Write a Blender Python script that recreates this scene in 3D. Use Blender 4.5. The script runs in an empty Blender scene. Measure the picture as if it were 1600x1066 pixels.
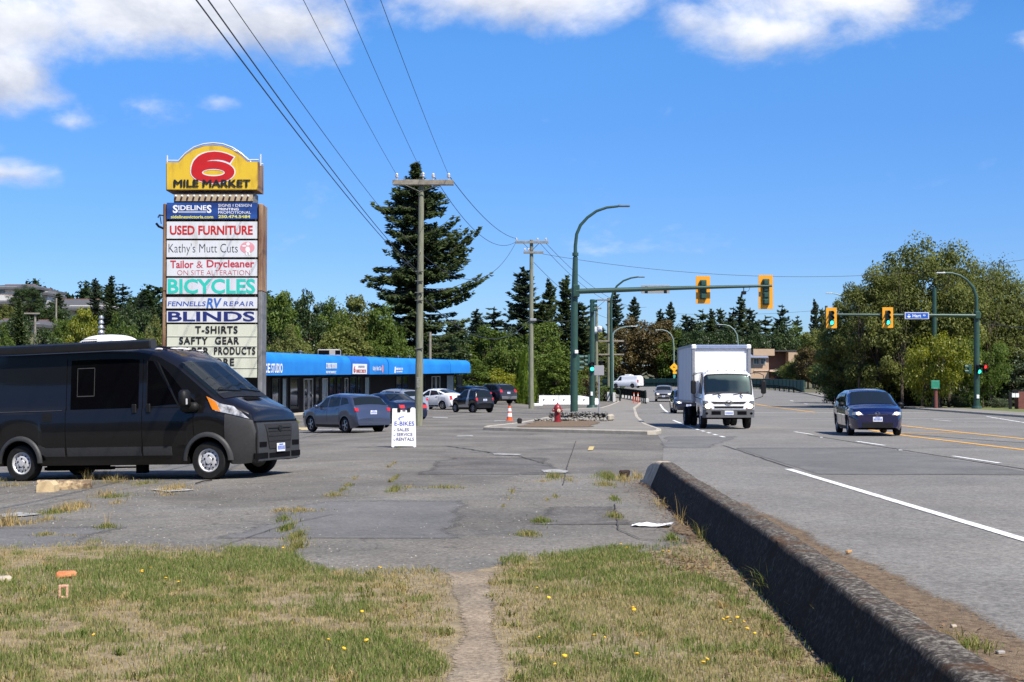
import bpy, bmesh, math, random
import numpy as np
from mathutils import Vector, Matrix, noise as mnoise
R = math.radians
PI = math.pi
sc = bpy.context.scene
col = sc.collection
# ------------------------------------------------------------------ camera
F = 2200.0                      # focal length in pixels of the 1600 px photograph
PITCH = math.atan(74.0 / F)     # horizon lies 74 px below the middle
CAMZ = 1.6
cd = bpy.data.cameras.new("camera")
cam = bpy.data.objects.new("camera", cd)
col.objects.link(cam)
cd.sensor_width = 36.0
cd.lens = F / 1600 * 36.0
cd.clip_start = 0.1
cd.clip_end = 6000
cam.location = (0, 0, CAMZ)
cam.rotation_euler = (PI / 2 + PITCH, 0, 0)
sc.camera = cam
# ------------------------------------------------------------------ light and view
SUN = Vector((0.50, -0.62, 1.0)).normalized()     # direction to the sun
SUN_EL = math.asin(SUN.z)
SUN_AZ = math.atan2(SUN.x, SUN.y)
sl = bpy.data.lights.new("sun", 'SUN')
sl.energy = 5.0
sl.angle = R(0.53)
sl.color = (1.0, 0.945, 0.845)
so = bpy.data.objects.new("sun", sl)
col.objects.link(so)
so.rotation_euler = (-SUN).to_track_quat('-Z', 'Y').to_euler()
so.location = (20, -20, 40)
sc.view_settings.view_transform = 'Standard'
sc.view_settings.look = 'None'
sc.view_settings.exposure = 0.52
sc.view_settings.gamma = 1.0
sc.render.engine = 'CYCLES'
sc.cycles.max_bounces = 6
sc.cycles.transparent_max_bounces = 12
sc.cycles.use_denoising = True
sc.cycles.sample_clamp_indirect = 6

SKY_TINT = (.735, .96, 1.34, 1)
def build_world():
    w = bpy.data.worlds.new("World")
    sc.world = w
    w.use_nodes = True
    nt = w.node_tree
    N, L = nt.nodes, nt.links
    N.clear()
    out = N.new('ShaderNodeOutputWorld')
    bg = N.new('ShaderNodeBackground')
    L.new(bg.outputs[0], out.inputs[0])
    bg.inputs[1].default_value = 0.062
    sky = N.new('ShaderNodeTexSky')
    sky.sky_type = 'NISHITA'
    sky.sun_disc = False
    sky.sun_elevation = SUN_EL
    sky.sun_rotation = SUN_AZ
    sky.altitude = 50
    sky.air_density = 1.0
    sky.dust_density = 0.3
    sky.ozone_density = 3.0

    def inp(n, i, v):
        if v is None: return
        if isinstance(v, (int, float)): n.inputs[i].default_value = v
        else: L.new(v, n.inputs[i])

    def M(op, a, b=None, c=None, clamp=False):
        n = N.new('ShaderNodeMath'); n.operation = op; n.use_clamp = clamp
        inp(n, 0, a); inp(n, 1, b); inp(n, 2, c)
        return n.outputs[0]
    tc = N.new('ShaderNodeTexCoord')
    sep = N.new('ShaderNodeSeparateXYZ')
    L.new(tc.outputs['Generated'], sep.inputs[0])
    az = M('ARCTAN2', sep.outputs[0], sep.outputs[1])
    el = M('ARCSINE', sep.outputs[2])
    # cloud noise lives on the sky sphere, stretched a little sideways
    mp = N.new('ShaderNodeMapping')
    mp.inputs['Scale'].default_value = (1.0, 1.0, 1.7)
    L.new(tc.outputs['Generated'], mp.inputs[0])

    def noise(scale, det, rough, dist=0.0):
        n = N.new('ShaderNodeTexNoise')
        L.new(mp.outputs[0], n.inputs['Vector'])
        n.inputs['Scale'].default_value = scale
        n.inputs['Detail'].default_value = det
        n.inputs['Roughness'].default_value = rough
        n.inputs['Distortion'].default_value = dist
        return n.outputs[0]
    n1 = noise(9.0, 9, 0.58, 0.35)
    n2 = noise(34.0, 6, 0.6, 0.2)
    nz = M('ADD', M('MULTIPLY', M('SUBTRACT', n1, 0.5), 3.2), M('MULTIPLY', M('SUBTRACT', n2, 0.5), 0.9))
    # blobs: azimuth, elevation, half width, half height (radians), weight
    blobs = []
    def B(px, py, rx, ry, wgt=1.0):
        blobs.append(((px - 800) / F, math.atan((607 - py) / F), rx / F, ry / F, wgt))
    B(215, 15, 360, 105, 1.35); B(420, 45, 160, 62, 1.2); B(40, 60, 200, 90, 1.3); B(30, 140, 100, 58, 1.15)
    B(230, 180, 75, 30, .62); B(343, 166, 42, 17, .6); B(40, 289, 85, 18, .62); B(5, 250, 30, 10, .5)
    B(790, -14, 230, 62, 1.2); B(1075, 32, 75, 30, .5); B(1320, 8, 210, 80, 1.25); B(1225, 58, 140, 46, 1.1)
    B(1590, 95, 45, 18, .65); B(1580, 14, 40, 14, .55); B(130, 207, 45, 14, .45)
    for a, e, ra, re in ((.9, .35, .3, .07), (-.95, .3, .35, .08), (1.6, .4, .4, .12), (-1.9, .5, .4, .12),
                         (2.6, .35, .4, .1), (-2.7, .45, .3, .09), (.3, .6, .3, .1), (-.5, .75, .3, .1), (.0, .42, .25, .05)):
        blobs.append((a, e, ra, re, 1.0))
    dens = None; rel = None
    for a, e, ra, re, wgt in blobs:
        dx = M('DIVIDE', M('SUBTRACT', az, a), ra)
        dy = M('DIVIDE', M('SUBTRACT', el, e), re)
        d = M('SQRT', M('ADD', M('MULTIPLY', dx, dx), M('MULTIPLY', dy, dy)))
        v = M('MULTIPLY', M('MAXIMUM', M('SUBTRACT', 1.25, d), -0.6), wgt)
        dens = v if dens is None else M('MAXIMUM', dens, v)
        s = M('MULTIPLY', M('MAXIMUM', M('SUBTRACT', 1.3, d), 0.0), dy)
        rel = s if rel is None else M('ADD', rel, s)
    dd = M('ADD', M('ADD', dens, nz), -0.12)
    mr = N.new('ShaderNodeMapRange'); mr.interpolation_type = 'SMOOTHSTEP'
    L.new(dd, mr.inputs[0]); mr.inputs[1].default_value = -0.02; mr.inputs[2].default_value = 1.25
    mask = M('MULTIPLY', mr.outputs[0], 0.96)
    # cloud tone: bright tops, lavender grey undersides and thick middles
    n3 = noise(14.0, 7, 0.6, 0.3)
    tone = M('ADD', M('MULTIPLY', M('SUBTRACT', n3, 0.5), 2.4), M('MULTIPLY', rel, 0.55))
    tone = M('ADD', tone, 0.62, clamp=True)
    mixc = N.new('ShaderNodeMix'); mixc.data_type = 'RGBA'
    L.new(tone, mixc.inputs[0])
    mixc.inputs[6].default_value = (6.3, 6.8, 8.2, 1)
    mixc.inputs[7].default_value = (12.4, 12.5, 13.0, 1)
    # tint of the clear sky
    hs = N.new('ShaderNodeHueSaturation')
    L.new(sky.outputs[0], hs.inputs['Color'])
    hs.inputs['Saturation'].default_value = 1.25
    hs.inputs['Value'].default_value = 1.35
    tn = N.new('ShaderNodeMix'); tn.data_type = 'RGBA'; tn.blend_type = 'MULTIPLY'; tn.inputs[0].default_value = 1
    L.new(hs.outputs[0], tn.inputs[6]); tn.inputs[7].default_value = SKY_TINT
    gr = N.new('ShaderNodeValToRGB'); cr = gr.color_ramp; L.new(M('DIVIDE', el, 0.8), gr.inputs[0])
    for p_, v_ in ((0., .84), (.12, .86), (.23, 1.), (.30, 1.17), (.6, 1.08)):
        e_ = cr.elements.new(p_); e_.color = (v_ / 1.2, v_ / 1.2, (v_ * .5 + .5) / 1.2, 1)
    cr.elements.remove(cr.elements[0]); cr.elements[-1].color = (.84, .84, .84, 1)
    t2 = N.new('ShaderNodeMix'); t2.data_type = 'RGBA'; t2.blend_type = 'MULTIPLY'; t2.inputs[0].default_value = 1
    L.new(tn.outputs[2], t2.inputs[6]); L.new(gr.outputs[0], t2.inputs[7]); hs.inputs['Value'].default_value = 1.35 * 1.2
    mix = N.new('ShaderNodeMix'); mix.data_type = 'RGBA'
    L.new(mask, mix.inputs[0]); L.new(t2.outputs[2], mix.inputs[6]); L.new(mixc.outputs[2], mix.inputs[7])
    L.new(mix.outputs[2], bg.inputs[0])
build_world()

# ------------------------------------------------------------------ ground height and pixel helpers
def sm(v, a, b):
    t = np.clip((np.asarray(v, float) - a) / (b - a), 0, 1)
    return t * t * (3 - 2 * t)
def H(x, y):
    x = np.asarray(x, float); y = np.asarray(y, float)
    h = -0.030 * np.clip(-3.5 - x, 0, 9) * sm(y, 14, 22) * (1 - sm(y, 60, 85))
    h = h + 0.30 * sm(y, 95, 125) * (1 - sm(x, 0, 3)) * sm(x, -30, -8)
    h = h + 1.9 * sm(y, 118, 270)
    h = h + 11.0 * sm(-x, 26, 75) * sm(y, 110, 230)
    h = h + 9.0 * sm(y, 300, 600)
    return h
def Hf(x, y): return float(H(x, y))
def ray(px, py):
    u = (px - 800) / F; v = (533 - py) / F
    cp, sp = math.cos(PITCH), math.sin(PITCH)
    return Vector((u, cp - v * sp, sp + v * cp))
def P(px, py, Y):
    """world point seen at photo pixel (px, py) at forward distance Y"""
    d = ray(px, py)
    return Vector((0, 0, CAMZ)) + d * (Y / d.y)
def G(px, py):
    """ground point under photo pixel"""
    d = ray(px, py); t = 8.0
    prev = 0.0
    for i in range(6000):
        p = d * t
        if CAMZ + p.z <= Hf(p.x, p.y):
            a, b = prev, t
            for _ in range(30):
                m = (a + b) / 2; q = d * m
                if CAMZ + q.z <= Hf(q.x, q.y): b = m
                else: a = m
            q = d * b
            return Vector((q.x, q.y, Hf(q.x, q.y)))
        prev = t; t *= 1.01
        if t > 900: break
    q = d * 600
    return Vector((q.x, q.y, Hf(q.x, q.y)))

# ------------------------------------------------------------------ materials
MATS = {}
def mat(name, c, rough=.6, metal=0., var=.12, sc_=6., bump=0., bsc=40., coat=0., spec=.5, emit=None, est=0., c2=None, thr=None, stretch=None, attr=None):
    if name in MATS: return MATS[name]
    m = bpy.data.materials.new(name); m.use_nodes = True
    nt = m.node_tree; N, L = nt.nodes, nt.links
    b = N['Principled BSDF']
    b.inputs['Roughness'].default_value = rough
    b.inputs['Metallic'].default_value = metal
    b.inputs['Specular IOR Level'].default_value = spec
    b.inputs['Coat Weight'].default_value = coat
    b.inputs['Coat Roughness'].default_value = .04
    tc = N.new('ShaderNodeTexCoord')
    vec = tc.outputs['Object']
    if stretch:
        mp = N.new('ShaderNodeMapping'); mp.inputs['Scale'].default_value = stretch
        L.new(vec, mp.inputs[0]); vec = mp.outputs[0]
    n = N.new('ShaderNodeTexNoise'); n.inputs['Scale'].default_value = sc_; n.inputs['Detail'].default_value = 6
    n.inputs['Roughness'].default_value = .6
    L.new(vec, n.inputs['Vector'])
    r = N.new('ShaderNodeValToRGB')
    lo = tuple(max(0, v * (1 - var)) for v in c); hi = tuple(min(1, v * (1 + var)) for v in c)
    if c2: lo, hi = c, c2
    a, d = thr if thr else (.3, .7)
    r.color_ramp.elements[0].position = a; r.color_ramp.elements[1].position = d
    r.color_ramp.elements[0].color = (*lo, 1); r.color_ramp.elements[1].color = (*hi, 1)
    L.new(n.outputs[0], r.inputs[0]); L.new(r.outputs[0], b.inputs['Base Color'])
    if bump:
        n2 = N.new('ShaderNodeTexNoise'); n2.inputs['Scale'].default_value = bsc; n2.inputs['Detail'].default_value = 5
        L.new(vec, n2.inputs['Vector'])
        bp = N.new('ShaderNodeBump'); bp.inputs['Strength'].default_value = bump; bp.inputs['Distance'].default_value = .02
        L.new(n2.outputs[0], bp.inputs['Height']); L.new(bp.outputs[0], b.inputs['Normal'])
    if emit:
        b.inputs['Emission Color'].default_value = (*emit, 1); b.inputs['Emission Strength'].default_value = est
    MATS[name] = m
    return m

def asphalt(name, base, agg=.35, patch=.25, warm=0.0, crack=0.0, psc=.35, agsc=70.):
    m = bpy.data.materials.new(name); m.use_nodes = True
    nt = m.node_tree; N, L = nt.nodes, nt.links
    b = N['Principled BSDF']; b.inputs['Roughness'].default_value = .85; b.inputs['Specular IOR Level'].default_value = .3
    tc = N.new('ShaderNodeTexCoord'); vec = tc.outputs['Object']
    def nz(scale, det=5, rough=.6, dist=0):
        n = N.new('ShaderNodeTexNoise'); n.inputs['Scale'].default_value = scale; n.inputs['Detail'].default_value = det
        n.inputs['Roughness'].default_value = rough; n.inputs['Distortion'].default_value = dist
        L.new(vec, n.inputs['Vector']); return n.outputs[0]
    def mr(v, a, b_, c, d):
        n = N.new('ShaderNodeMapRange'); L.new(v, n.inputs[0])
        for i, q in enumerate((a, b_, c, d)): n.inputs[i + 1].default_value = q
        return n.outputs[0]
    def mul(a, b_):
        n = N.new('ShaderNodeMath'); n.operation = 'MULTIPLY'
        L.new(a, n.inputs[0])
        if isinstance(b_, float): n.inputs[1].default_value = b_
        else: L.new(b_, n.inputs[1])
        return n.outputs[0]
    v = mul(mr(nz(agsc * .4, 5, .8), .37, .63, 1 - agg, 1 + agg), mr(nz(psc, 7, .62, .6), .34, .66, 1 - patch, 1 + patch))
    v = mul(v, mr(nz(5., 6, .7), .3, .7, .86, 1.14))
    vo = N.new('ShaderNodeTexVoronoi'); vo.inputs['Scale'].default_value = agsc * 1.3; L.new(vec, vo.inputs['Vector'])
    v = mul(v, mr(vo.outputs['Distance'], 0., .3, 1 + agg * 1.2, 1.))
    if crack:
        wv = N.new('ShaderNodeTexNoise'); wv.inputs['Scale'].default_value = 1.3; wv.inputs['Detail'].default_value = 6
        L.new(vec, wv.inputs['Vector'])
        mx = N.new('ShaderNodeVectorMath'); mx.operation = 'MULTIPLY_ADD'
        L.new(wv.outputs[1], mx.inputs[0]); mx.inputs[1].default_value = (1.3, 1.3, 1.3); L.new(vec, mx.inputs[2])
        vc = N.new('ShaderNodeTexVoronoi'); vc.feature = 'DISTANCE_TO_EDGE'; vc.inputs['Scale'].default_value = crack
        L.new(mx.outputs[0], vc.inputs['Vector'])
        v = mul(v, mr(vc.outputs['Distance'], 0.001, .006, .6, 1.))
    cc = N.new('ShaderNodeMix'); cc.data_type = 'RGBA'; cc.blend_type = 'MULTIPLY'; cc.inputs[0].default_value = 1
    cr = N.new('ShaderNodeValToRGB')
    cr.color_ramp.elements[0].color = (base[0] * (1 + warm), base[1], base[2] * (1 - warm), 1)
    cr.color_ramp.elements[1].color = (*base, 1)
    cr.color_ramp.elements[0].position = .35; cr.color_ramp.elements[1].position = .65
    L.new(nz(.6, 6, .6), cr.inputs[0])
    L.new(cr.outputs[0], cc.inputs[6]); L.new(v, cc.inputs[7]); L.new(cc.outputs[2], b.inputs['Base Color'])
    bp = N.new('ShaderNodeBump'); bp.inputs['Strength'].default_value = .5; bp.inputs['Distance'].default_value = .01
    L.new(nz(agsc, 3, .7), bp.inputs['Height']); L.new(bp.outputs[0], b.inputs['Normal'])
    MATS[name] = m
    return m

def leafmat(name, c1, c2, trans=.35, rough=.5, rnd=.25, spec=.35):
    """foliage: per leaf tint between c1 and c2, light passing through the leaves"""
    m = bpy.data.materials.new(name); m.use_nodes = True
    nt = m.node_tree; N, L = nt.nodes, nt.links
    b = N['Principled BSDF']; out = N['Material Output']
    at = N.new('ShaderNodeAttribute'); at.attribute_name = 'tint'
    oi = N.new('ShaderNodeObjectInfo')
    ad = N.new('ShaderNodeMath'); ad.operation = 'MULTIPLY_ADD'
    L.new(oi.outputs['Random'], ad.inputs[0]); ad.inputs[1].default_value = rnd; L.new(at.outputs['Fac'], ad.inputs[2])
    r = N.new('ShaderNodeValToRGB')
    r.color_ramp.elements[0].color = (*c1, 1); r.color_ramp.elements[1].color = (*c2, 1)
    L.new(ad.outputs[0], r.inputs[0]); L.new(r.outputs[0], b.inputs['Base Color'])
    b.inputs['Roughness'].default_value = rough; b.inputs['Specular IOR Level'].default_value = spec
    t = N.new('ShaderNodeBsdfTranslucent')
    hs = N.new('ShaderNodeHueSaturation'); hs.inputs['Value'].default_value = 1.5; hs.inputs['Saturation'].default_value = 1.1
    L.new(r.outputs[0], hs.inputs['Color']); L.new(hs.outputs[0], t.inputs[0])
    mx = N.new('ShaderNodeMixShader'); mx.inputs[0].default_value = trans
    L.new(b.outputs[0], mx.inputs[1]); L.new(t.outputs[0], mx.inputs[2]); L.new(mx.outputs[0], out.inputs[0])
    MATS[name] = m
    return m

def glassmat(name, tint=(.02, .025, .03), clear=0.0, rough=.02):
    """car glass: mostly a dark mirror; clear > 0 lets one look through"""
    m = bpy.data.materials.new(name); m.use_nodes = True
    nt = m.node_tree; N, L = nt.nodes, nt.links
    b = N['Principled BSDF']; out = N['Material Output']
    b.inputs['Base Color'].default_value = (*tint, 1); b.inputs['Roughness'].default_value = rough
    b.inputs['IOR'].default_value = 1.5; b.inputs['Specular IOR Level'].default_value = .9 if clear > .6 else .3
    if clear:
        t = N.new('ShaderNodeBsdfTransparent'); t.inputs[0].default_value = (.75, .86, .84, 1)
        fr = N.new('ShaderNodeFresnel'); fr.inputs[0].default_value = 1.5
        mr = N.new('ShaderNodeMapRange'); L.new(fr.outputs[0], mr.inputs[0])
        mr.inputs[1].default_value = 0; mr.inputs[2].default_value = 1; mr.inputs[3].default_value = 1 - clear; mr.inputs[4].default_value = 1
        mx = N.new('ShaderNodeMixShader'); L.new(mr.outputs[0], mx.inputs[0])
        L.new(t.outputs[0], mx.inputs[1]); L.new(b.outputs[0], mx.inputs[2]); L.new(mx.outputs[0], out.inputs[0])
    MATS[name] = m
    return m

# ------------------------------------------------------------------ mesh builder
class MB:
    def __init__(s): s.v = []; s.f = []; s.m = []
    def add(s, vs, fs, mi=0):
        o = len(s.v); s.v.extend([tuple(v) for v in vs]); s.f.extend([tuple(i + o for i in f) for f in fs]); s.m.extend([mi] * len(fs))
        return s
    def box(s, c, size, mi=0, rot=None, bev=0.0, taper=1.0):
        hx, hy, hz = [q / 2 for q in size]
        vs = []
        if bev <= 0:
            for z in (-hz, hz):
                k = taper if z > 0 else 1
                for x, y in ((-hx, -hy), (hx, -hy), (hx, hy), (-hx, hy)): vs.append((x * k, y * k, z))
            fs = [(3, 2, 1, 0), (4, 5, 6, 7), (0, 1, 5, 4), (1, 2, 6, 5), (2, 3, 7, 6), (3, 0, 4, 7)]
        else:
            b = min(bev, hx * .9, hy * .9, hz * .9)
            ring = lambda X, Y, z: [(-X + b * (X == hx), -Y, z), (X - b * (X == hx), -Y, z), (X, -Y + b * (Y == hy), z), (X, Y - b * (Y == hy), z), (X - b * (X == hx), Y, z), (-X + b * (X == hx), Y, z), (-X, Y - b * (Y == hy), z), (-X, -Y + b * (Y == hy), z)]
            def rg(i, z): 
                X, Y = hx - i, hy - i
                return [(-X + b - i, -Y, z), (X - b + i, -Y, z), (X, -Y + b - i, z), (X, Y - b + i, z), (X - b + i, Y, z), (-X + b - i, Y, z), (-X, Y - b + i, z), (-X, -Y + b - i, z)]
            vs = rg(b, -hz) + rg(0, -hz + b) + rg(0, hz - b) + rg(b, hz)
            fs = [tuple(range(7, -1, -1)), tuple(range(24, 32))]
            for k in range(3):
                for i in range(8):
                    j = (i + 1) % 8
                    fs.append((k * 8 + i, k * 8 + j, k * 8 + 8 + j, k * 8 + 8 + i))
        Mx = rot if rot is not None else Matrix.Identity(3)
        C = Vector(c)
        return s.add([Mx @ Vector(v) + C for v in vs], fs, mi)
    def tube(s, pts, r, n=8, mi=0, caps=True):
        pts = [Vector(p) for p in pts]
        rs = r if isinstance(r, (list, tuple)) else [r] * len(pts)
        vs = []; up = None
        for i, p in enumerate(pts):
            a = pts[max(i - 1, 0)]; b = pts[min(i + 1, len(pts) - 1)]
            t = (b - a).normalized()
            if up is None:
                up = Vector((0, 0, 1)) if abs(t.z) < .9 else Vector((1, 0, 0))
            sd = t.cross(up).normalized(); up = sd.cross(t).normalized()
            for k in range(n):
                an = 2 * PI * k / n
                vs.append(p + sd * math.cos(an) * rs[i] + up * math.sin(an) * rs[i])
        fs = []
        for i in range(len(pts) - 1):
            for k in range(n):
                j = (k + 1) % n
                fs.append((i * n + k, i * n + j, (i + 1) * n + j, (i + 1) * n + k))
        if caps:
            fs.append(tuple(range(n))); fs.append(tuple(range((len(pts) - 1) * n + n - 1, (len(pts) - 1) * n - 1, -1)))
        return s.add(vs, fs, mi)
    def lathe(s, prof, n=24, mi=0, M4=None, caps=True):
        """profile [(r, h)] turned about local Z, then moved by M4"""
        M4 = M4 or Matrix.Identity(4)
        vs = []; fs = []
        for r, h in prof:
            for k in range(n):
                a = 2 * PI * k / n; vs.append(M4 @ Vector((r * math.cos(a), r * math.sin(a), h)))
        for i in range(len(prof) - 1):
            for k in range(n):
                j = (k + 1) % n; fs.append((i * n + k, i * n + j, (i + 1) * n + j, (i + 1) * n + k))
        if caps and prof[0][0] > 1e-5: fs.append(tuple(range(n - 1, -1, -1)))
        if caps and prof[-1][0] > 1e-5: fs.append(tuple((len(prof) - 1) * n + k for k in range(n)))
        return s.add(vs, fs, mi)
    def sphere(s, c, r, nu=12, nv=8, mi=0):
        r = r if isinstance(r, (list, tuple)) else (r, r, r)
        vs = []; fs = []
        for i in range(nv + 1):
            t = PI * i / nv
            for k in range(nu):
                a = 2 * PI * k / nu
                vs.append((c[0] + r[0] * math.sin(t) * math.cos(a), c[1] + r[1] * math.sin(t) * math.sin(a), c[2] - r[2] * math.cos(t)))
        for i in range(nv):
            for k in range(nu):
                j = (k + 1) % nu; fs.append((i * nu + k, i * nu + j, (i + 1) * nu + j, (i + 1) * nu + k))
        return s.add(vs, fs, mi)
    def prism(s, poly, d0, d1, fn=None, mi=0):
        """2-D polygon (a, b) extruded from depth d0 to d1; fn(a, b, d) -> point. Default: x=a, z=b, y=d"""
        fn = fn or (lambda a, b, d: (a, d, b))
        n = len(poly)
        vs = [fn(a, b, d0) for a, b in poly] + [fn(a, b, d1) for a, b in poly]
        fs = [tuple(range(n)), tuple(range(2 * n - 1, n - 1, -1))]
        for i in range(n):
            j = (i + 1) % n; fs.append((i, i + n, j + n, j))
        return s.add(vs, fs, mi)
    def grid(s, rows, mi=0, flip=False):
        nr, nc = len(rows), len(rows[0]); vs = [p for r in rows for p in r]; fs = []
        for i in range(nr - 1):
            for j in range(nc - 1):
                f = (i * nc + j, i * nc + j + 1, (i + 1) * nc + j + 1, (i + 1) * nc + j)
                fs.append(f[::-1] if flip else f)
        return s.add(vs, fs, mi)
    def text(s, body, x, z, w, h, y=0., bold=0., shear=0., mi=0, fn=None, spacing=1.0):
        """lettering fitted into the box x..x+w, z..z+h on the plane y; fn maps (a, b, 0) if given"""
        vs, fs = text_geo(body, bold, shear, spacing)
        fn = fn or (lambda a, b: (a, y, b))
        return s.add([fn(x + v[0] * w, z + v[1] * h) for v in vs], fs, mi)
    def build(s, name, mats, parent=None, smooth=35, recalc=True):
        me = bpy.data.meshes.new(name)
        me.from_pydata(s.v, [], s.f)
        mats = mats if isinstance(mats, (list, tuple)) else [mats]
        for m in mats: me.materials.append(m)
        me.polygons.foreach_set('material_index', s.m)
        if recalc:
            bm = bmesh.new(); bm.from_mesh(me); bmesh.ops.recalc_face_normals(bm, faces=bm.faces); bm.to_mesh(me); bm.free()
        if smooth:
            me.polygons.foreach_set('use_smooth', [True] * len(me.polygons))
            me.set_sharp_from_angle(angle=R(smooth))
        me.update()
        o = bpy.data.objects.new(name, me); col.objects.link(o)
        if parent is not None: o.parent = parent
        return o

_TXT = {}
def text_geo(body, bold=0., shear=0., spacing=1.0):
    key = (body, bold, shear, spacing)
    if key in _TXT: return _TXT[key]
    cu = bpy.data.curves.new("lettering_source", 'FONT'); cu.body = body; cu.offset = bold; cu.shear = shear
    cu.space_character = spacing; cu.resolution_u = 3; cu.size = 1.0
    o = bpy.data.objects.new("lettering_source", cu); col.objects.link(o)
    bpy.context.view_layer.update()
    me = o.evaluated_get(bpy.context.evaluated_depsgraph_get()).to_mesh()
    v = np.array([tuple(q.co) for q in me.vertices])[:, :2]; f = [tuple(p.vertices) for p in me.polygons]
    lo = v.min(0); hi = v.max(0); v = (v - lo) / (hi - lo)
    bpy.data.objects.remove(o); bpy.data.curves.remove(cu)
    _TXT[key] = ([tuple(q) for q in v], f)
    return _TXT[key]

def fast_mesh(name, V, Fa, mats, tint=None, parent=None, link=True, attr='tint'):
    """numpy mesh: V (n,3), Fa (m,k)"""
    V = np.ascontiguousarray(V, np.float32); Fa = np.ascontiguousarray(Fa, np.int32)
    m, k = Fa.shape
    me = bpy.data.meshes.new(name)
    me.vertices.add(len(V)); me.vertices.foreach_set('co', V.ravel())
    me.loops.add(m * k); me.loops.foreach_set('vertex_index', Fa.ravel())
    me.polygons.add(m); me.polygons.foreach_set('loop_start', np.arange(0, m * k, k, dtype=np.int32))
    try: me.polygons.foreach_set('loop_total', np.full(m, k, np.int32))
    except Exception: pass
    if tint is not None:
        a = me.attributes.new(attr, 'FLOAT', 'FACE'); a.data.foreach_set('value', np.ascontiguousarray(tint, np.float32))
    for q in (mats if isinstance(mats, (list, tuple)) else [mats]): me.materials.append(q)
    me.update(); me.validate()
    if not link: return me
    o = bpy.data.objects.new(name, me); col.objects.link(o)
    if parent is not None: o.parent = parent
    return o

def tag(o, label=None, cat=None, group=None, kind=None):
    if label: o['label'] = label
    if cat: o['category'] = cat
    if group: o['group'] = group
    if kind: o['kind'] = kind
    return o
def thing(name, label, cat, loc=(0, 0, 0), rz=0., group=None):
    o = bpy.data.objects.new(name, None); col.objects.link(o); o.empty_display_size = .3
    o.location = loc; o.rotation_euler = (0, 0, rz)
    return tag(o, label, cat, group)
def dup(root, loc=None, rz=None, label=None, scale=None):
    def cp(o, par):
        c = o.copy(); col.objects.link(c)
        if par is not None: c.parent = par
        for ch in o.children: cp(ch, c)
        return c
    r = cp(root, None)
    if loc is not None: r.location = loc
    if rz is not None: r.rotation_euler = (0, 0, rz)
    if scale is not None: r.scale = scale
    if label: r['label'] = label
    return r

def fbm(x, y, seed=0, oct_=4, sc0=1.0):
    """cheap numpy value noise, about 0..1"""
    x = np.asarray(x, float) * sc0; y = np.asarray(y, float) * sc0
    tot = np.zeros_like(x); amp = .5; nrm = 0
    for k in range(oct_):
        xi = np.floor(x).astype(np.int64); yi = np.floor(y).astype(np.int64); fx = x - xi; fy = y - yi
        fx = fx * fx * (3 - 2 * fx); fy = fy * fy * (3 - 2 * fy)
        def h(a, b):
            n = (a * 374761393 + b * 668265263 + (seed + k * 17) * 974634541) & 0x7fffffff
            n = ((n ^ (n >> 13)) * 1274126177) & 0x7fffffff
            return ((n ^ (n >> 16)) & 0xffff) / 65535.0
        v = (h(xi, yi) * (1 - fx) + h(xi + 1, yi) * fx) * (1 - fy) + (h(xi, yi + 1) * (1 - fx) + h(xi + 1, yi + 1) * fx) * fy
        tot += amp * v; nrm += amp; amp *= .5; x = x * 2 + 13.7; y = y * 2 + 7.3
    return tot / nrm

def soft_edge(m):
    """copy of a ground material whose sheet breaks up raggedly towards its edge (attribute fade: 1 inside, 0 at the edge)"""
    m = m.copy(); nt = m.node_tree; N, L = nt.nodes, nt.links; out = N['Material Output']; b = N['Principled BSDF']
    at = N.new('ShaderNodeAttribute'); at.attribute_name = 'fade'; tc = N.new('ShaderNodeTexCoord')
    n = N.new('ShaderNodeTexNoise'); n.inputs['Scale'].default_value = 22; n.inputs['Detail'].default_value = 6; n.inputs['Roughness'].default_value = .75
    L.new(tc.outputs['Object'], n.inputs['Vector'])
    ad = N.new('ShaderNodeMath'); ad.operation = 'ADD'; L.new(at.outputs['Fac'], ad.inputs[0]); L.new(n.outputs[0], ad.inputs[1])
    mr = N.new('ShaderNodeMapRange'); L.new(ad.outputs[0], mr.inputs[0]); mr.inputs[1].default_value = .84; mr.inputs[2].default_value = .96
    t = N.new('ShaderNodeBsdfTransparent'); mx = N.new('ShaderNodeMixShader'); L.new(mr.outputs[0], mx.inputs[0]); L.new(t.outputs[0], mx.inputs[1]); L.new(b.outputs[0], mx.inputs[2]); L.new(mx.outputs[0], out.inputs[0])
    return m
rnd = random.Random(7)
rng = np.random.default_rng(11)
# ------------------------------------------------------------------ shared materials
lot_m = asphalt('lot_asphalt', (.148, .139, .121), .42, .28, .05, .28, .33, 60.)
road_m = asphalt('road_asphalt', (.178, .170, .153), .40, .15, .03, .0, .25, 55.)
patch_m = asphalt('patch_asphalt', (.138, .133, .124), .30, .16, .0, .0, .5, 80.)
oil_m = asphalt('oily_asphalt', (.108, .102, .092), .40, .3, .05, .0, .8, 60.)
path_m = asphalt('trodden_gravel', (.235, .19, .135), .42, .22, .06, .0, 1.6, 75.)
soil_m = mat('dry_soil', (.17, .13, .075), .95, var=.4, sc_=9, bump=.6, bsc=60, c2=(.30, .235, .135), thr=(.35, .65))
earth_m = mat('earth', (.07, .075, .03), .95, c2=(.14, .12, .06), sc_=1.2, thr=(.35, .65), bump=.3, bsc=20)
dirt_m = mat('brown_litter_soil', (.10, .065, .035), .95, c2=(.22, .155, .09), sc_=16, thr=(.35, .65), bump=.8, bsc=90)
walk_m = asphalt('walk_concrete', (.215, .20, .175), .12, .10, .03, .0, .5, 90.)
kerb_m = mat('kerb_concrete', (.32, .285, .22), .9, c2=(.46, .415, .34), sc_=4, thr=(.3, .7), bump=.4, bsc=50)
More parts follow.
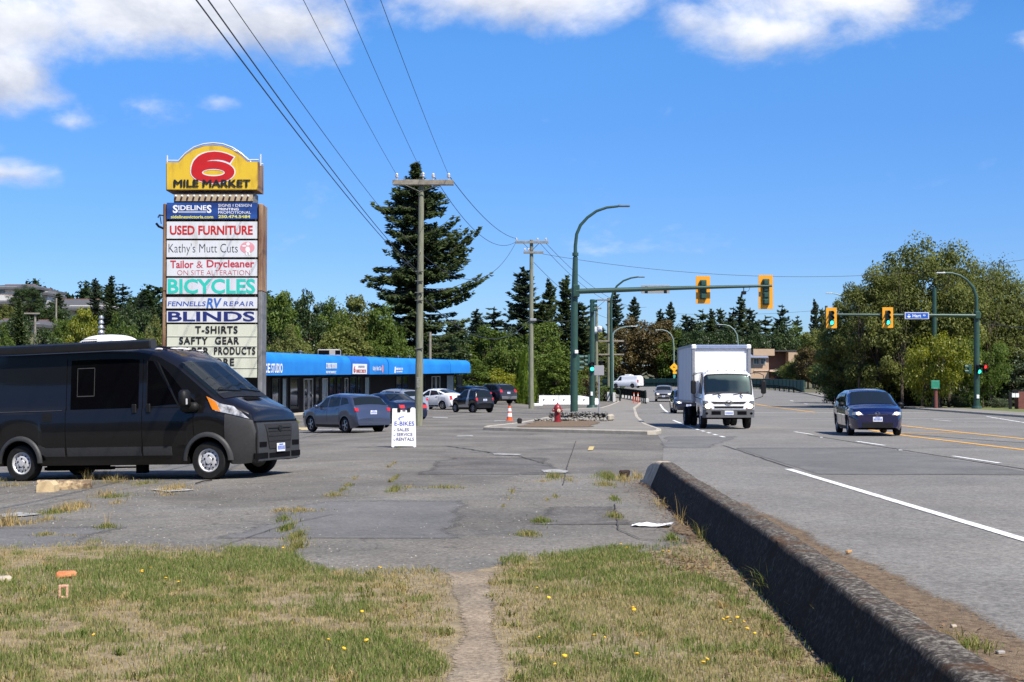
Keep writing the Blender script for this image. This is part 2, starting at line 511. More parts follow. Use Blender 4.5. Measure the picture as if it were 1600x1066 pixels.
white_line = mat('white_road_paint', (.34, .335, .32), .75, c2=(.76, .76, .73), sc_=11, thr=(.33, .50))
worn_line = mat('worn_road_paint', (.30, .30, .29), .8, c2=(.62, .62, .60), sc_=5, thr=(.4, .62))
orange_line = mat('orange_road_paint', (.40, .22, .06), .75, c2=(.72, .37, .05), sc_=9, thr=(.33, .52))
tar_m = mat('tar_seam', (.06, .057, .053), .85, var=.4, sc_=3, spec=.2)
metal_m = mat('galvanised_metal', (.42, .43, .44), .45, metal=.7, var=.15, sc_=8)
green_pole = mat('green_pole_paint', (.024, .062, .044), .42, var=.15, sc_=4, coat=.2)
black_m = mat('black_plastic', (.010, .010, .011), .55, var=.3, spec=.25)
dark_in = mat('dark_interior', (.006, .006, .007), .95, var=.2, spec=.05)
rubber = mat('tyre_rubber', (.016, .016, .016), .85, var=.3, sc_=14, spec=.2)
rim_m = mat('alloy_rim', (.42, .42, .43), .32, metal=.8, var=.1)
rim_dark = mat('dark_steel_rim', (.10, .10, .105), .4, metal=.6, var=.2)
chrome = mat('chrome', (.75, .75, .76), .12, metal=1., var=.05)
white_p = mat('white_panel', (.74, .74, .73), .5, var=.05, sc_=2)
wood_pole = mat('weathered_pole_wood', (.115, .125, .075), .85, c2=(.25, .245, .175), sc_=3., thr=(.3, .7), stretch=(6, 6, .5), bump=.6, bsc=14)
arm_wood = mat('crossarm_wood', (.16, .14, .11), .85, c2=(.30, .27, .22), sc_=5, thr=(.3, .7), bump=.4, bsc=20)
grass_leaf = leafmat('grass_blades', (.42, .33, .17), (.125, .190, .034), .34, .6, 0., .25)
weed_leaf = leafmat('weed_blades', (.42, .30, .13), (.10, .155, .025), .3, .6, 0., .25)

# ------------------------------------------------------------------ ground sheets
def axis(*segs):
    out = []
    for a, b, s in segs:
        out += list(np.arange(a, b, s))
    out.append(segs[-1][1])
    return np.array(out)
def height_grid(name, xs, ys, off, m, kind='structure'):
    X, Y = np.meshgrid(xs, ys)
    V = np.stack([X, Y, H(X, Y) + off], -1).reshape(-1, 3)
    nx, ny = len(xs), len(ys)
    i = np.arange(nx - 1)[None, :] + nx * np.arange(ny - 1)[:, None]
    Fa = np.stack([i, i + 1, i + nx + 1, i + nx], -1).reshape(-1, 4)
    o = fast_mesh(name, V, Fa, m)
    o.data.polygons.foreach_set('use_smooth', [True] * len(o.data.polygons))
    return tag(o, kind=kind)
height_grid('ground', axis((-4000, -400, 300), (-400, -100, 20), (-100, 100, 2), (100, 400, 20), (400, 4000, 300)),
            axis((-200, -20, 20), (-20, 300, 2), (300, 700, 10), (700, 5000, 300)), -.04, earth_m)
def strip(name, left, right, ys, off, m, nx=8, kind='structure', jag=0.0, seed=3, fade=None):
    """sheet between the polylines left and right ([(x, y)], as functions of y)"""
    ly, lx = np.array([p[1] for p in left]), np.array([p[0] for p in left])
    ry, rx = np.array([p[1] for p in right]), np.array([p[0] for p in right])
    ys = np.asarray(ys, float)
    a = np.interp(ys, ly, lx); b = np.interp(ys, ry, rx)
    if jag:
        a = a + (fbm(ys, ys * 0 + 3.3, seed, 4, 1.2) - .5) * 2 * jag; b = b + (fbm(ys, ys * 0 + 9.1, seed + 5, 4, 1.2) - .5) * 2 * jag
    t = np.linspace(0, 1, nx)
    X = a[:, None] * (1 - t) + b[:, None] * t; Y = np.repeat(ys[:, None], nx, 1)
    V = np.stack([X, Y, H(X, Y) + off], -1).reshape(-1, 3)
    i = np.arange(nx - 1)[None, :] + nx * np.arange(len(ys) - 1)[:, None]
    Fa = np.stack([i, i + 1, i + nx + 1, i + nx], -1).reshape(-1, 4)
    o = fast_mesh(name, V, Fa, soft_edge(m) if fade else m)
    if fade:
        wd = (b - a)[:, None]; el = np.minimum(1, t[None, :] * wd / fade[0]) if fade[0] else np.ones_like(X); er = np.minimum(1, (1 - t[None, :]) * wd / fade[1]) if fade[1] else np.ones_like(X)
        fd = np.minimum(el, er)
        if len(fade) > 2: fd = np.minimum(fd, np.clip((ys[-1] - ys) / fade[2], 0, 1)[:, None])
        at_ = o.data.attributes.new('fade', 'FLOAT', 'POINT'); at_.data.foreach_set('value', np.ascontiguousarray(fd.ravel(), np.float32))
    if kind: tag(o, kind=kind)
    return o
ROADL = [(2.3, -30), (2.42, 23.5), (3.2, 30), (4.3, 40), (5.0, 48.5), (5.4, 51), (5.6, 58), (6.6, 73), (9.4, 107), (13.6, 147), (12.7, 165), (9, 190), (-1, 225), (-18, 260), (-36, 290), (-60, 330)]
ROADR = [(28, -30), (27.5, 60), (27.5, 73), (29.6, 98), (33, 130), (39.5, 190), (40.5, 215), (37, 250), (19, 280), (-5, 310), (-34, 332)]
def RL(y): return float(np.interp(y, [p[1] for p in ROADL], [p[0] for p in ROADL]))
def RR(y): return float(np.interp(y, [p[1] for p in ROADR], [p[0] for p in ROADR]))
strip('parking_lot', [(-32, -30), (-32, 150)], [(2.8, -30), (3.2, 23.5), (5.6, 50), (12, 120), (15, 150)], axis((-30, 10, 4), (10, 150, 1)), .010, lot_m, 40)
strip('road', ROADL, ROADR, axis((-30, 40, 5), (40, 330, 2)), .018, road_m, 20)
strip('road_patch', [(5.5, 26), (5.75, 38)], [(9.95, 26), (9.95, 38)], axis((26, 38, .5)), .022, patch_m, 12, jag=.05, fade=(.25, .25, .8))
for k, (x0, x1, y0, y1) in enumerate(((-3.3, -.4, 15, 20.5), (.1, 1.7, 16.5, 19.5), (-7.2, -4.2, 13.6, 16.8), (-2.0, 1.2, 26, 33), (-8, -5.5, 28, 36))):
    strip('asphalt_patch', [(x0, y0), (x0 + .3, y1)], [(x1, y0), (x1 - .2, y1)], axis((y0, y1, .3)), .0145, (patch_m, oil_m)[k % 2], 14, jag=.3, seed=20 + k, fade=(.7, .7, 1.5))
strip('road_patch', [(3.9, 37.4), (5.0, 47)], [(5.4, 37.4), (7.6, 47)], axis((37.4, 47, .5)), .0225, patch_m, 12, jag=.25, seed=8, fade=(.4, .4, 1.2))

def ribbon(mb, pts, w, off, mi=0, step=2.0):
    """flat painted line along a polyline of ground points"""
    out = []
    for a, b in zip(pts[:-1], pts[1:]):
        n = max(1, int(math.hypot(b[0] - a[0], b[1] - a[1]) / step))
        for k in range(n): out.append((a[0] + (b[0] - a[0]) * k / n, a[1] + (b[1] - a[1]) * k / n))
    out.append(pts[-1][:2])
    rows = []
    for i, p in enumerate(out):
        a = out[max(0, i - 1)]; b = out[min(len(out) - 1, i + 1)]
        d = Vector((b[0] - a[0], b[1] - a[1])).normalized(); n_ = Vector((-d.y, d.x)) * (w / 2)
        rows.append([(p[0] + s * n_.x, p[1] + s * n_.y, Hf(p[0] + s * n_.x, p[1] + s * n_.y) + off) for s in (-1, 1)])
    mb.grid(rows, mi)
mk = MB()
ribbon(mk, [(5.30, -20), (5.34, 14), (5.40, 27.6)], .15, .026)
for k in range(-3, 3):
    ribbon(mk, [(10.3, 29.8 + 9.2 * k), (10.28, 32.9 + 9.2 * k)], .12, .026)
for k in range(5):
    ribbon(mk, [(6.86 + .06 * k, 45.6 + 2 * k), (6.89 + .06 * k, 46.6 + 2 * k)], .13, .026)
ribbon(mk, [(7.1, 55), (8.0, 70)], .13, .026)
ribbon(mk, [(9.9, 89), (11.6, 108), (14.2, 135)], .16, .028)
for y0 in (98, 110, 122, 134, 146):
    ribbon(mk, [(RL(y0) + 4.4, y0), (RL(y0 + 4) + 4.4, y0 + 4)], .14, .028)
for y0 in (96, 108, 121, 135, 150):
    ribbon(mk, [(RR(y0) - 5.2, y0), (RR(y0 + 4) - 5.2, y0 + 4)], .14, .028)
ribbon(mk, [(26.6, 79), (23.4, 64)], .14, .026)
ribbon(mk, [(18.9, 48), (18.9, 52)], .14, .026)
ribbon(mk, [(21.2, 68), (21.2, 71)], .14, .026)
ribbon(mk, [(15.0, 91.5), (27, 91.5)], .30, .028)
tag(mk.build('road_markings', white_line, smooth=0), kind='structure')
mk = MB()
ribbon(mk, [(8.3, 89), (10.6, 89)], .35, .028); ribbon(mk, [(7.3, 72), (10, 72)], .3, .026)
ribbon(mk, [(14.6, 74), (27, 74)], .28, .026); ribbon(mk, [(20.5, 66), (26, 66)], .28, .026)
for k, y0 in enumerate((32.5, 41.7)):
    mk.box((9.9, y0 + 3.5, .03), (.1, .12, .02))
tag(mk.build('road_markings', worn_line, smooth=0), kind='structure')
mk = MB()
for d in (-.0,):
    ribbon(mk, [(13.15, 10), (13.15, 48), (14.2, 60)], .22, .026)
    ribbon(mk, [(15.9, 15), (16.0, 44), (16.1, 50), (16.6, 62)], .22, .026)
ribbon(mk, [(13.3, 50), (15.95, 50)], .3, .0265)
ribbon(mk, [(19.9, 92.5), (23.4, 135), (27.4, 190)], .25, .028)
tag(mk.build('road_markings', orange_line, smooth=0), kind='structure')
mk = MB()
def wob(pts, w, amp, off, step=.35, seed=1):
    out = []
    for a, b in zip(pts[:-1], pts[1:]):
        n = max(1, int(math.hypot(b[0] - a[0], b[1] - a[1]) / step))
        for k in range(n): out.append((a[0] + (b[0] - a[0]) * k / n, a[1] + (b[1] - a[1]) * k / n))
    out.append(pts[-1][:2])
    r_ = random.Random(seed)
    out = [(x + r_.uniform(-amp, amp), y + r_.uniform(-amp, amp)) for x, y in out]
    ribbon(mk, out, w, off, step=1.0)
wob([(5.85, 39), (5.55, 28)], .05, .02, .025, .6)
wob([(9.95, 10), (10.0, 27), (10.02, 48)], .05, .02, .0255, .8, 2)
wob([(5.5, 26), (12, 25.6)], .06, .03, .025, .8, 3)
wob([(5.6, 36.8), (12.9, 37.6)], .05, .03, .025, .8, 4)
wob([(13.6, 49), (14.2, 44), (15.0, 40)], .09, .04, .025, .8, 6)
def pxg(*pp): return [tuple(G(a, b))[:2] for a, b in pp]
wob(pxg((640, 697), (700, 698), (790, 712)), .06, .04, .024, .3, 7)
wob(pxg((735, 707), (812, 714), (850, 726)), .035, .04, .024, .3, 8)
wob(pxg((560, 700), (600, 702), (650, 704), (760, 703), (905, 704)), .04, .02, .024, .3, 9)
wob(pxg((960, 790), (966, 830), (1000, 845), (1060, 850)), .014, .008, .024, .2, 10)
wob(pxg((540, 748), (470, 752), (400, 753)), .03, .03, .024, .3, 11)
wob(pxg((900, 690), (885, 735), (880, 760)), .016, .01, .024, .3, 12)
wob(pxg((330, 862), (380, 845), (450, 822), (520, 806)), .012, .012, .024, .2, 13)
wob(pxg((0, 800), (90, 785), (200, 765), (300, 752)), .014, .015, .024, .2, 14)
tag(mk.build('tar_seam_lines', tar_m, smooth=0), kind='structure')
mk = MB()
def pblot(pp, off=.025, mi=0):
    mk.add([(p.x, p.y, Hf(p.x, p.y) + off) for p in [G(a, b) for a, b in pp]], [tuple(range(len(pp)))], mi)
pblot([(845, 736), (872, 735), (888, 738), (884, 741), (850, 740)])
pblot([(715, 682), (738, 681.5), (740, 683.2), (712, 683.5)]); pblot([(770, 710), (815, 711), (812, 713), (772, 712)])
pblot([(676, 652), (700, 653), (699, 654.5), (676, 653.5)]); pblot([(790, 658), (793, 659), (772, 659.5), (772, 658)])
pblot([(470, 672), (600, 672), (600, 673), (470, 673.2)]); pblot([(235, 767), (270, 764), (305, 768), (262, 771)])
pblot([(0, 806), (28, 803), (66, 806), (40, 809), (4, 811)])
tag(mk.build('parking_markings', mat('faded_white_paint', (.19, .185, .175), .85, c2=(.42, .41, .39), sc_=7, thr=(.38, .6)), smooth=0), kind='structure')
mk = MB()
pblot([(921, 699), (929, 699), (926, 705), (918, 705)]); pass
pblot([(465, 669), (486, 669), (486, 672), (463, 672)])
tag(mk.build('parking_markings', mat('faded_yellow_paint', (.40, .32, .14), .8, c2=(.6, .46, .18), sc_=6), smooth=0), kind='structure')

# ------------------------------------------------------------------ kerb island, sidewalks, verges
ISL_L = [(4.7, 48.4), (2.5, 50.3), (.6, 51.8), (-1.0, 53.4), (-.9, 55), (.3, 60), (2.3, 75), (3.2, 98), (6.8, 107), (11, 145), (9.6, 165), (5.5, 190)]
ISL_R = [(4.85, 48.4), (5.1, 49.3), (5.3, 51), (5.45, 58), (6.45, 73), (9.25, 107), (13.3, 145), (12.4, 165), (8.8, 190)]
strip('sidewalk', ISL_L, ISL_R, axis((48.4, 62, .3), (62, 190, 2)), .135, walk_m, 10)
def band(mb, pts, w, z0, z1, step=2.0, ch=.03):
    """kerb stone band: a chamfered box along a polyline"""
    out = []
    for a, b in zip(pts[:-1], pts[1:]):
        n = max(1, int(math.hypot(b[0] - a[0], b[1] - a[1]) / step))
        for k in range(n): out.append((a[0] + (b[0] - a[0]) * k / n, a[1] + (b[1] - a[1]) * k / n))
    out.append(pts[-1][:2])
    rows = []
    for i, p in enumerate(out):
        a = out[max(0, i - 1)]; b = out[min(len(out) - 1, i + 1)]
        d = Vector((b[0] - a[0], b[1] - a[1])).normalized(); n_ = Vector((-d.y, d.x)); h = Hf(*p)
        rows.append([(p[0] + n_.x * o, p[1] + n_.y * o, h + z) for o, z in ((-w / 2, z0), (-w / 2, z1 - ch), (-w / 2 + ch, z1), (w / 2 - ch, z1), (w / 2, z1 - ch), (w / 2, z0))])
    mb.grid(rows)
    mb.add(rows[0], [(0, 1, 2, 3, 4, 5)]); mb.add(rows[-1], [(5, 4, 3, 2, 1, 0)])
k = MB(); band(k, ISL_L[::-1][1:] + ISL_R, .2, -.02, .15, 1.5); tag(k.build('kerb', kerb_m), kind='structure')
strip('gravel_bed', [(.2, 53.2), (.8, 60), (2.6, 74)], [(2.9, 53.2), (3.6, 60), (4.0, 74)], axis((53.2, 74, .6)), .150, dirt_m, 5, jag=.3)
k = MB(); band(k, [(28.1, -20)] + [(x + .1, y) for x, y in ROADR[1:7]], .2, -.02, .15); tag(k.build('kerb', kerb_m), kind='structure')
FAR_W = [(x + .2, y) for x, y in ROADR[1:7]]
strip('sidewalk', FAR_W, [(x + 2.3 + .6 * sm(y, 70, 110), y) for x, y in FAR_W], axis((60, 190, 2)), .135, walk_m, 4)
strip('verge_grass', [(x + 2.3, y) for x, y in FAR_W], [(x + 30, y) for x, y in FAR_W], axis((60, 190, 2)), .12, mat('mown_verge', (.07, .10, .022), .9, c2=(.17, .18, .05), sc_=2.2, thr=(.35, .65), bump=.6, bsc=40), 8)

# barrier along the road edge (its left top edge as x(y))
BL_Y = [-8, 5.7, 9.7, 12.2, 15.3, 18.6, 22.5, 23.2]; BL_X = [1.62, 1.83, 2.0, 2.10, 2.16, 2.23, 2.36, 2.36]
def BX(y): return float(np.interp(y, BL_Y, BL_X))
strip('dirt_strip', [(BX(y) + .2, y) for y in range(-8, 25)], [(3.5, -8), (3.5, 9), (3.4, 14), (3.4, 19), (3.0, 23), (2.6, 25)], axis((-8, 25, .12)), .030, dirt_m, 16, jag=.16, fade=(0, .7, 3))
strip('dirt_strip', [(1.30, -8), (1.40, 8), (1.50, 12.5), (1.55, 14), (1.85, 18), (2.0, 22), (1.9, 24)], [(BX(y) + .05, y) for y in range(-8, 25)], axis((12.3, 24, .1)), .026, dirt_m, 14, jag=.14, seed=12, fade=(.45, 0, 1.5))

# ------------------------------------------------------------------ lawn, worn path, grass
LB = pxg((-260, 862), (-100, 860), (0, 858), (120, 856), (250, 858), (330, 862), (400, 866), (450, 873), (480, 884), (500, 893), (560, 897), (620, 893), (700, 893), (770, 888), (800, 882), (880, 876), (960, 866), (1020, 862), (1060, 852), (1100, 846), (1126, 838))
lbx = np.array([p[0] for p in LB]); lby = np.array([p[1] for p in LB])
def lawn_edge(x): return np.interp(x, lbx, lby) + (fbm(x, np.asarray(x) * 0 + 5.5, 4, 5, 2.2) - .5) * .75
xs = np.linspace(-14, 1.98, 420)
V = []; nyy = 14
for x in xs:
    e = float(lawn_edge(x))
    for j in range(nyy):
        y = e - (e + 9) * (1 - j / (nyy - 1)) ** 3
        V.append((x, y, .034 if j < nyy - 1 else .016))
i = np.arange(nyy - 1)[None, :] + nyy * np.arange(len(xs) - 1)[:, None]
Fa = np.stack([i, i + nyy, i + nyy + 1, i + 1], -1).reshape(-1, 4)
lo_ = fast_mesh('lawn', np.array(V), Fa, soft_edge(soil_m)); at_ = lo_.data.attributes.new('fade', 'FLOAT', 'POINT'); va = np.array(V); at_.data.foreach_set('value', np.clip((np.repeat([float(lawn_edge(x)) for x in xs], nyy) - va[:, 1]) / .55, 0, 1).astype(np.float32)); tag(lo_, kind='structure')
pl = pxg((800 - 95, 1066), (716, 1000), (712, 950), (697, 915), (688, 893)); pr = pxg((800, 1066), (777, 1000), (770, 950), (766, 915), (776, 889))
PL = [(-.40, -9)] + [(p[0] - .07, p[1]) for p in pl]; PR = [(.07, -9)] + [(p[0] + .07, p[1]) for p in pr]
strip('footpath', PL, PR, axis((-9, 12.3, .12)), .038, path_m, 16, jag=.07, fade=(.22, .22, .6))
def pathmask(x, y):
    a = np.interp(y, [p[1] for p in PL], [p[0] for p in PL]); b = np.interp(y, [p[1] for p in PR], [p[0] for p in PR])
    d = np.minimum(x - a, b - x)            # > 0 on the path
    return sm(d + (fbm(x, y, 31, 3, 3.0) - .5) * .30, -.04, .13)

def blades(name, x, y, z, hgt, wid, tint, m, lean=.55, seed=5, parent=None):
    g = np.random.default_rng(seed); n = len(x)
    an = g.uniform(0, 2 * PI, n); ln = g.uniform(.1, lean, n) * hgt; la = g.uniform(0, 2 * PI, n)
    bx, by = np.cos(an) * wid / 2, np.sin(an) * wid / 2
    base1 = np.stack([x - bx, y - by, z], -1); base2 = np.stack([x + bx, y + by, z], -1)
    mid = np.stack([x + np.cos(la) * ln * .35, y + np.sin(la) * ln * .35, z + hgt * .62], -1)
    m1 = mid - np.stack([bx, by, 0 * bx], -1) * .7; m2 = mid + np.stack([bx, by, 0 * bx], -1) * .7
    tip = np.stack([x + np.cos(la) * ln, y + np.sin(la) * ln, z + hgt * np.clip(1 - .25 * (ln / hgt), .5, 1)], -1)
    V = np.stack([base1, base2, m1, m2, tip], 1).reshape(-1, 3)
    i = np.arange(n)[:, None] * 5
    Fa = np.concatenate([i + np.array([[0, 1, 3]]), i + np.array([[0, 3, 2]]), i + np.array([[2, 3, 4]])], 1).reshape(-1, 3)
    return fast_mesh(name, V, Fa, m, np.repeat(tint, 3), parent)
def lawn_grass():
    n = 420000
    y = 6.6 + (rng.uniform(0, 1, n) ** 1.0) * 8.2
    x = rng.uniform(-6.0, 2.05, n)
    keep = (x > -.395 * y - .3) & (y < lawn_edge(x) + .05 + .35 * rng.uniform(0, 1, n) ** 5) & (x < np.interp(y, BL_Y, BL_X) - .02)
    # right margin along the barrier is leaf litter
    mg = np.interp(y, [6, 8.5, 10, 12, 13, 14.5], [1.75, 1.72, 1.78, 1.45, 1.35, 1.3]) + (fbm(x, y, 77, 3, 2.) - .5) * .5
    keep &= (x < mg) | (rng.uniform(0, 1, n) < .10)
    pm = pathmask(x, y)
    keep &= rng.uniform(0, 1, n) > pm * 1.02
    x, y, pm = x[keep], y[keep], pm[keep]
    v = fbm(x, y * .6, 3, 4, .85); v2 = fbm(x, y, 9, 3, 4.5)
    v3 = fbm(x, y, 19, 2, 14.); green = sm(v + (v2 - .5) * .62 + (v3 - .5) * .3 - pm * .25, .36, .62)
    # the strip nearest the asphalt on the left and the right-hand lawn stay greener
    green = np.clip(green + .40 * np.exp(-((x + 1.6) / 1.3) ** 2 - ((y - 12.3) / 1.0) ** 2) + .46 * sm(x, -.1, .4) - .2 * sm(x, 1.2, 1.8) - .25 * sm(v3, .55, .8), 0, 1)
    u = rng.uniform(0, 1, len(x))
    keep = u < (.30 + .66 * green) * np.where(fbm(x, y * .7, 55, 4, 1.5) > .60, .35, 1.)
    x, y, green = x[keep], y[keep], green[keep]
    t = np.clip(green * rng.uniform(.55, 1.15, len(x)) + rng.normal(0, .13, len(x)), 0, 1)
    t = np.where(rng.uniform(0, 1, len(x)) < .16, rng.uniform(0, .3, len(x)), t)
    h = (.015 + .030 * green * rng.uniform(.5, 1.25, len(x)) + .02 * rng.uniform(0, 1, len(x)) ** 3) * (1 + .5 * (v2[keep] - .5) if False else 1)
    tall = rng.uniform(0, 1, len(x)) < .012
    h = np.where(tall, h * 1.9, h)
    tag(blades('grass', x, y, np.full(len(x), .034), h, rng.uniform(.0035, .0075, len(x)), t, grass_leaf), kind='stuff')
lawn_grass()
def tufts():
    g = np.random.default_rng(14); X, Y, Z, Hh, T = [], [], [], [], []
    for k in range(420):
        y = g.uniform(6.8, 13.2); x = g.uniform(-.39 * y, 1.7)
        if y > lawn_edge(np.array([x]))[0] - .1 or pathmask(np.array([x]), np.array([y]))[0] > .3: continue
        n = g.integers(14, 46); r = g.uniform(.02, .07); X.append(x + g.normal(0, r, n)); Y.append(y + g.normal(0, r, n)); Z.append(np.full(n, .03)); q = g.uniform(.4, 1.0) if g.uniform() < .75 else g.uniform(0, .25)
        Hh.append(g.uniform(.02, .075, n) * g.uniform(.6, 1.2)); T.append(np.clip(q + g.normal(0, .15, n), 0, 1))
    X, Y, Z, Hh, T = map(np.concatenate, (X, Y, Z, Hh, T))
    tag(blades('grass_tufts', X, Y, Z, Hh, g.uniform(.004, .012, len(X)), T, weed_leaf, 1.2, 31), kind='stuff')
tufts()
def weed_patch(lst):
    X, Y, Z, Hh, T = [], [], [], [], []
    g = np.random.default_rng(3)
    for px, py, rx, ry, n, h, t in lst:
        c = G(px, py); s = F / c.y
        n = int(n * .62); a = g.standard_t(3, n) * .36 * rx / s; b = g.standard_t(3, n) * .36 * ry / (1.6 * F / c.y ** 2)
        a = np.clip(a, -2.2 * rx / s, 2.2 * rx / s); b = np.clip(b, -.8, .8); kk = fbm(c.x + a, c.y + b, 5, 3, 6.) > g.uniform(.22, .55, n); a, b = a[kk], b[kk]; n = len(a)
        xx, yy = c.x + a, c.y + b
        d = np.sqrt((a / (rx / s)) ** 2)
        X.append(xx); Y.append(yy); Z.append(H(xx, yy) + .01); Hh.append(h * g.uniform(.2, 1., n) ** 1.3 * 1.25 * np.clip(1.1 - .45 * d, .25, 1)); T.append(np.clip(t + g.normal(0, .22, n), 0, 1))
    X, Y, Z, Hh, T = map(np.concatenate, (X, Y, Z, Hh, T))
    tag(blades('weeds', X, Y, Z, Hh, g.uniform(.004, .010, len(X)), T, weed_leaf, 1.1, 8), kind='stuff')
W = [(612, 728, 5, 14, 260, .07, .35), (616, 750, 6, 10, 350, .08, .55), (616, 768, 15, 6, 700, .10, .65), (622, 702, 6, 6, 120, .09, .8),
     (697, 763.5, 40, 2.2, 700, .06, .6), (640, 763, 12, 2, 160, .05, .3), (866, 747, 20, 6, 900, .10, .6), (850, 753, 26, 2, 300, .04, .2), (890, 751, 14, 5, 300, .06, .3),
     (845, 817, 19, 3.5, 800, .07, .85), (826, 837.5, 24, 3.5, 900, .06, .6), (787, 793, 4, 2, 60, .04, .7), (800, 770, 6, 4, 160, .07, .5), (797, 780, 10, 5, 150, .04, .3),
     (868, 778, 8, 3, 200, .06, .6), (855, 783, 5, 2, 80, .05, .5), (950, 748, 22, 6, 1300, .13, .7), (945, 759, 22, 4, 600, .09, .5), (975, 752, 18, 5, 600, .12, .2), (995, 748, 10, 6, 300, .16, .1), (960, 782, 9, 3.5, 350, .08, .85), (960, 810, 15, 4, 600, .08, .6),
     (552, 750, 10, 5, 180, .07, .4), (545, 760, 12, 3, 220, .06, .6), (520, 776, 22, 3, 450, .07, .4), (535, 768, 10, 3, 200, .06, .6),
     (470, 800, 40, 3.5, 900, .06, .25), (440, 800, 16, 3, 400, .05, .2), (445, 813, 14, 5, 600, .07, .8), (450, 828, 14, 6, 800, .08, .75), (463, 842, 18, 8, 900, .08, .6), (463, 858, 16, 8, 900, .09, .55), (448, 870, 12, 5, 400, .08, .6),
     (85, 803, 30, 3.5, 900, .08, .75), (105, 800, 26, 4, 500, .16, .1), (125, 794, 25, 3, 400, .12, .05), (75, 814, 18, 3.5, 350, .08, .15), (14, 822, 18, 5, 350, .22, .05), (40, 820, 20, 3, 250, .08, .05),
     (180, 778, 28, 3, 700, .07, .7), (165, 777, 24, 3, 300, .14, .08), (182, 788, 10, 3, 160, .08, .05), (165, 827, 20, 3, 600, .07, .75), (168, 822, 5, 2, 16, .22, .1), (70, 838, 20, 2.5, 450, .05, .5), (120, 839, 40, 2, 250, .03, .1),
     (230, 757, 26, 3.5, 600, .09, .55), (150, 750, 22, 4, 350, .24, .12), (180, 755, 26, 3, 400, .16, .2), (270, 767, 30, 4, 800, .13, .06), (262, 775, 22, 2, 250, .06, .1), (8, 752, 26, 4, 700, .11, .35), (20, 760, 26, 3, 400, .08, .1),
     (1050, 846, 14, 4, 450, .09, .9), (1094, 846, 6, 8, 120, .24, .6), (1200, 935, 8, 12, 140, .26, .75), (1064, 820, 6, 10, 60, .30, .1), (1035, 792, 14, 8, 200, .12, .15), (1290, 1010, 10, 20, 100, .25, .4),
     (1350, 935, 14, 3, 120, .08, .5), (1525, 1020, 40, 12, 600, .10, .75), (1480, 1000, 30, 10, 220, .06, .2), (920, 657, 5, 4, 200, .35, .35), (640, 667, 16, 1.5, 300, .06, .05), (670, 667, 12, 1, 120, .05, .05)]
weed_patch(W)
def litter():
    """fallen leaves and twigs along the barrier"""
    g = np.random.default_rng(21); pts = []
    n = 5200
    y = g.uniform(7, 24, n); side = g.uniform(0, 1, n) < .55
    bx = np.interp(y, BL_Y, BL_X)
    x = np.where(side, bx - .12 - np.abs(g.normal(0, .22, n)), bx + .38 + np.abs(g.normal(0, .28, n)))
    # bare litter patch half-way along on the lawn side
    y[:900] = g.normal(12.6, .7, 900); x[:900] = g.normal(1.55, .22, 900)
    s = g.uniform(.008, .028, n); a = g.uniform(0, 2 * PI, n); z = H(x, y) + np.where(side, .045, .038) + g.uniform(0, .012, n)
    ca, sa = np.cos(a) * s, np.sin(a) * s; tl = g.normal(0, .4, n) * s
    V = np.stack([np.stack([x - ca, y - sa, z - tl * .3], -1), np.stack([x - sa * .5, y + ca * .5, z], -1), np.stack([x + ca, y + sa, z + tl * .3 + .004], -1), np.stack([x + sa * .5, y - ca * .5, z + .003], -1)], 1).reshape(-1, 3)
    Fa = (np.arange(n)[:, None] * 4 + np.arange(4)[None, :])
    m = leafmat('fallen_leaf', (.05, .028, .014), (.26, .16, .08), .1, .8, 0.)
    tag(fast_mesh('leaf_litter', V, Fa, m, g.uniform(0, 1, n)), kind='stuff')
litter()
def pebbles():
    g = np.random.default_rng(5); n = 2600
    y = 8 + 26 * g.uniform(0, 1, n) ** 1.5; x = g.uniform(-.36, .06, n) * y
    ok = y > lawn_edge(x) + .1; x, y = x[ok], y[ok]; n = len(x)
    s = g.uniform(.004, .012, n); z = H(x, y) + .012
    o = np.array([(-1, -.7, 0), (1, -.8, 0), (.8, .9, 0), (-.9, .8, 0), (0, 0, .8)])
    V = (np.stack([x, y, z], -1)[:, None, :] + o[None] * s[:, None, None]).reshape(-1, 3)
    i = np.arange(n)[:, None] * 5
    Fa = np.concatenate([i + np.array([[0, 1, 4]]), i + np.array([[1, 2, 4]]), i + np.array([[2, 3, 4]]), i + np.array([[3, 0, 4]])], 1).reshape(-1, 3)
    m = leafmat('pebble_stone', (.10, .095, .09), (.42, .40, .36), 0., .9, 0.)
    tag(fast_mesh('gravel', V, Fa, m, np.repeat(g.uniform(0, 1, n), 4)), kind='stuff')
pebbles()
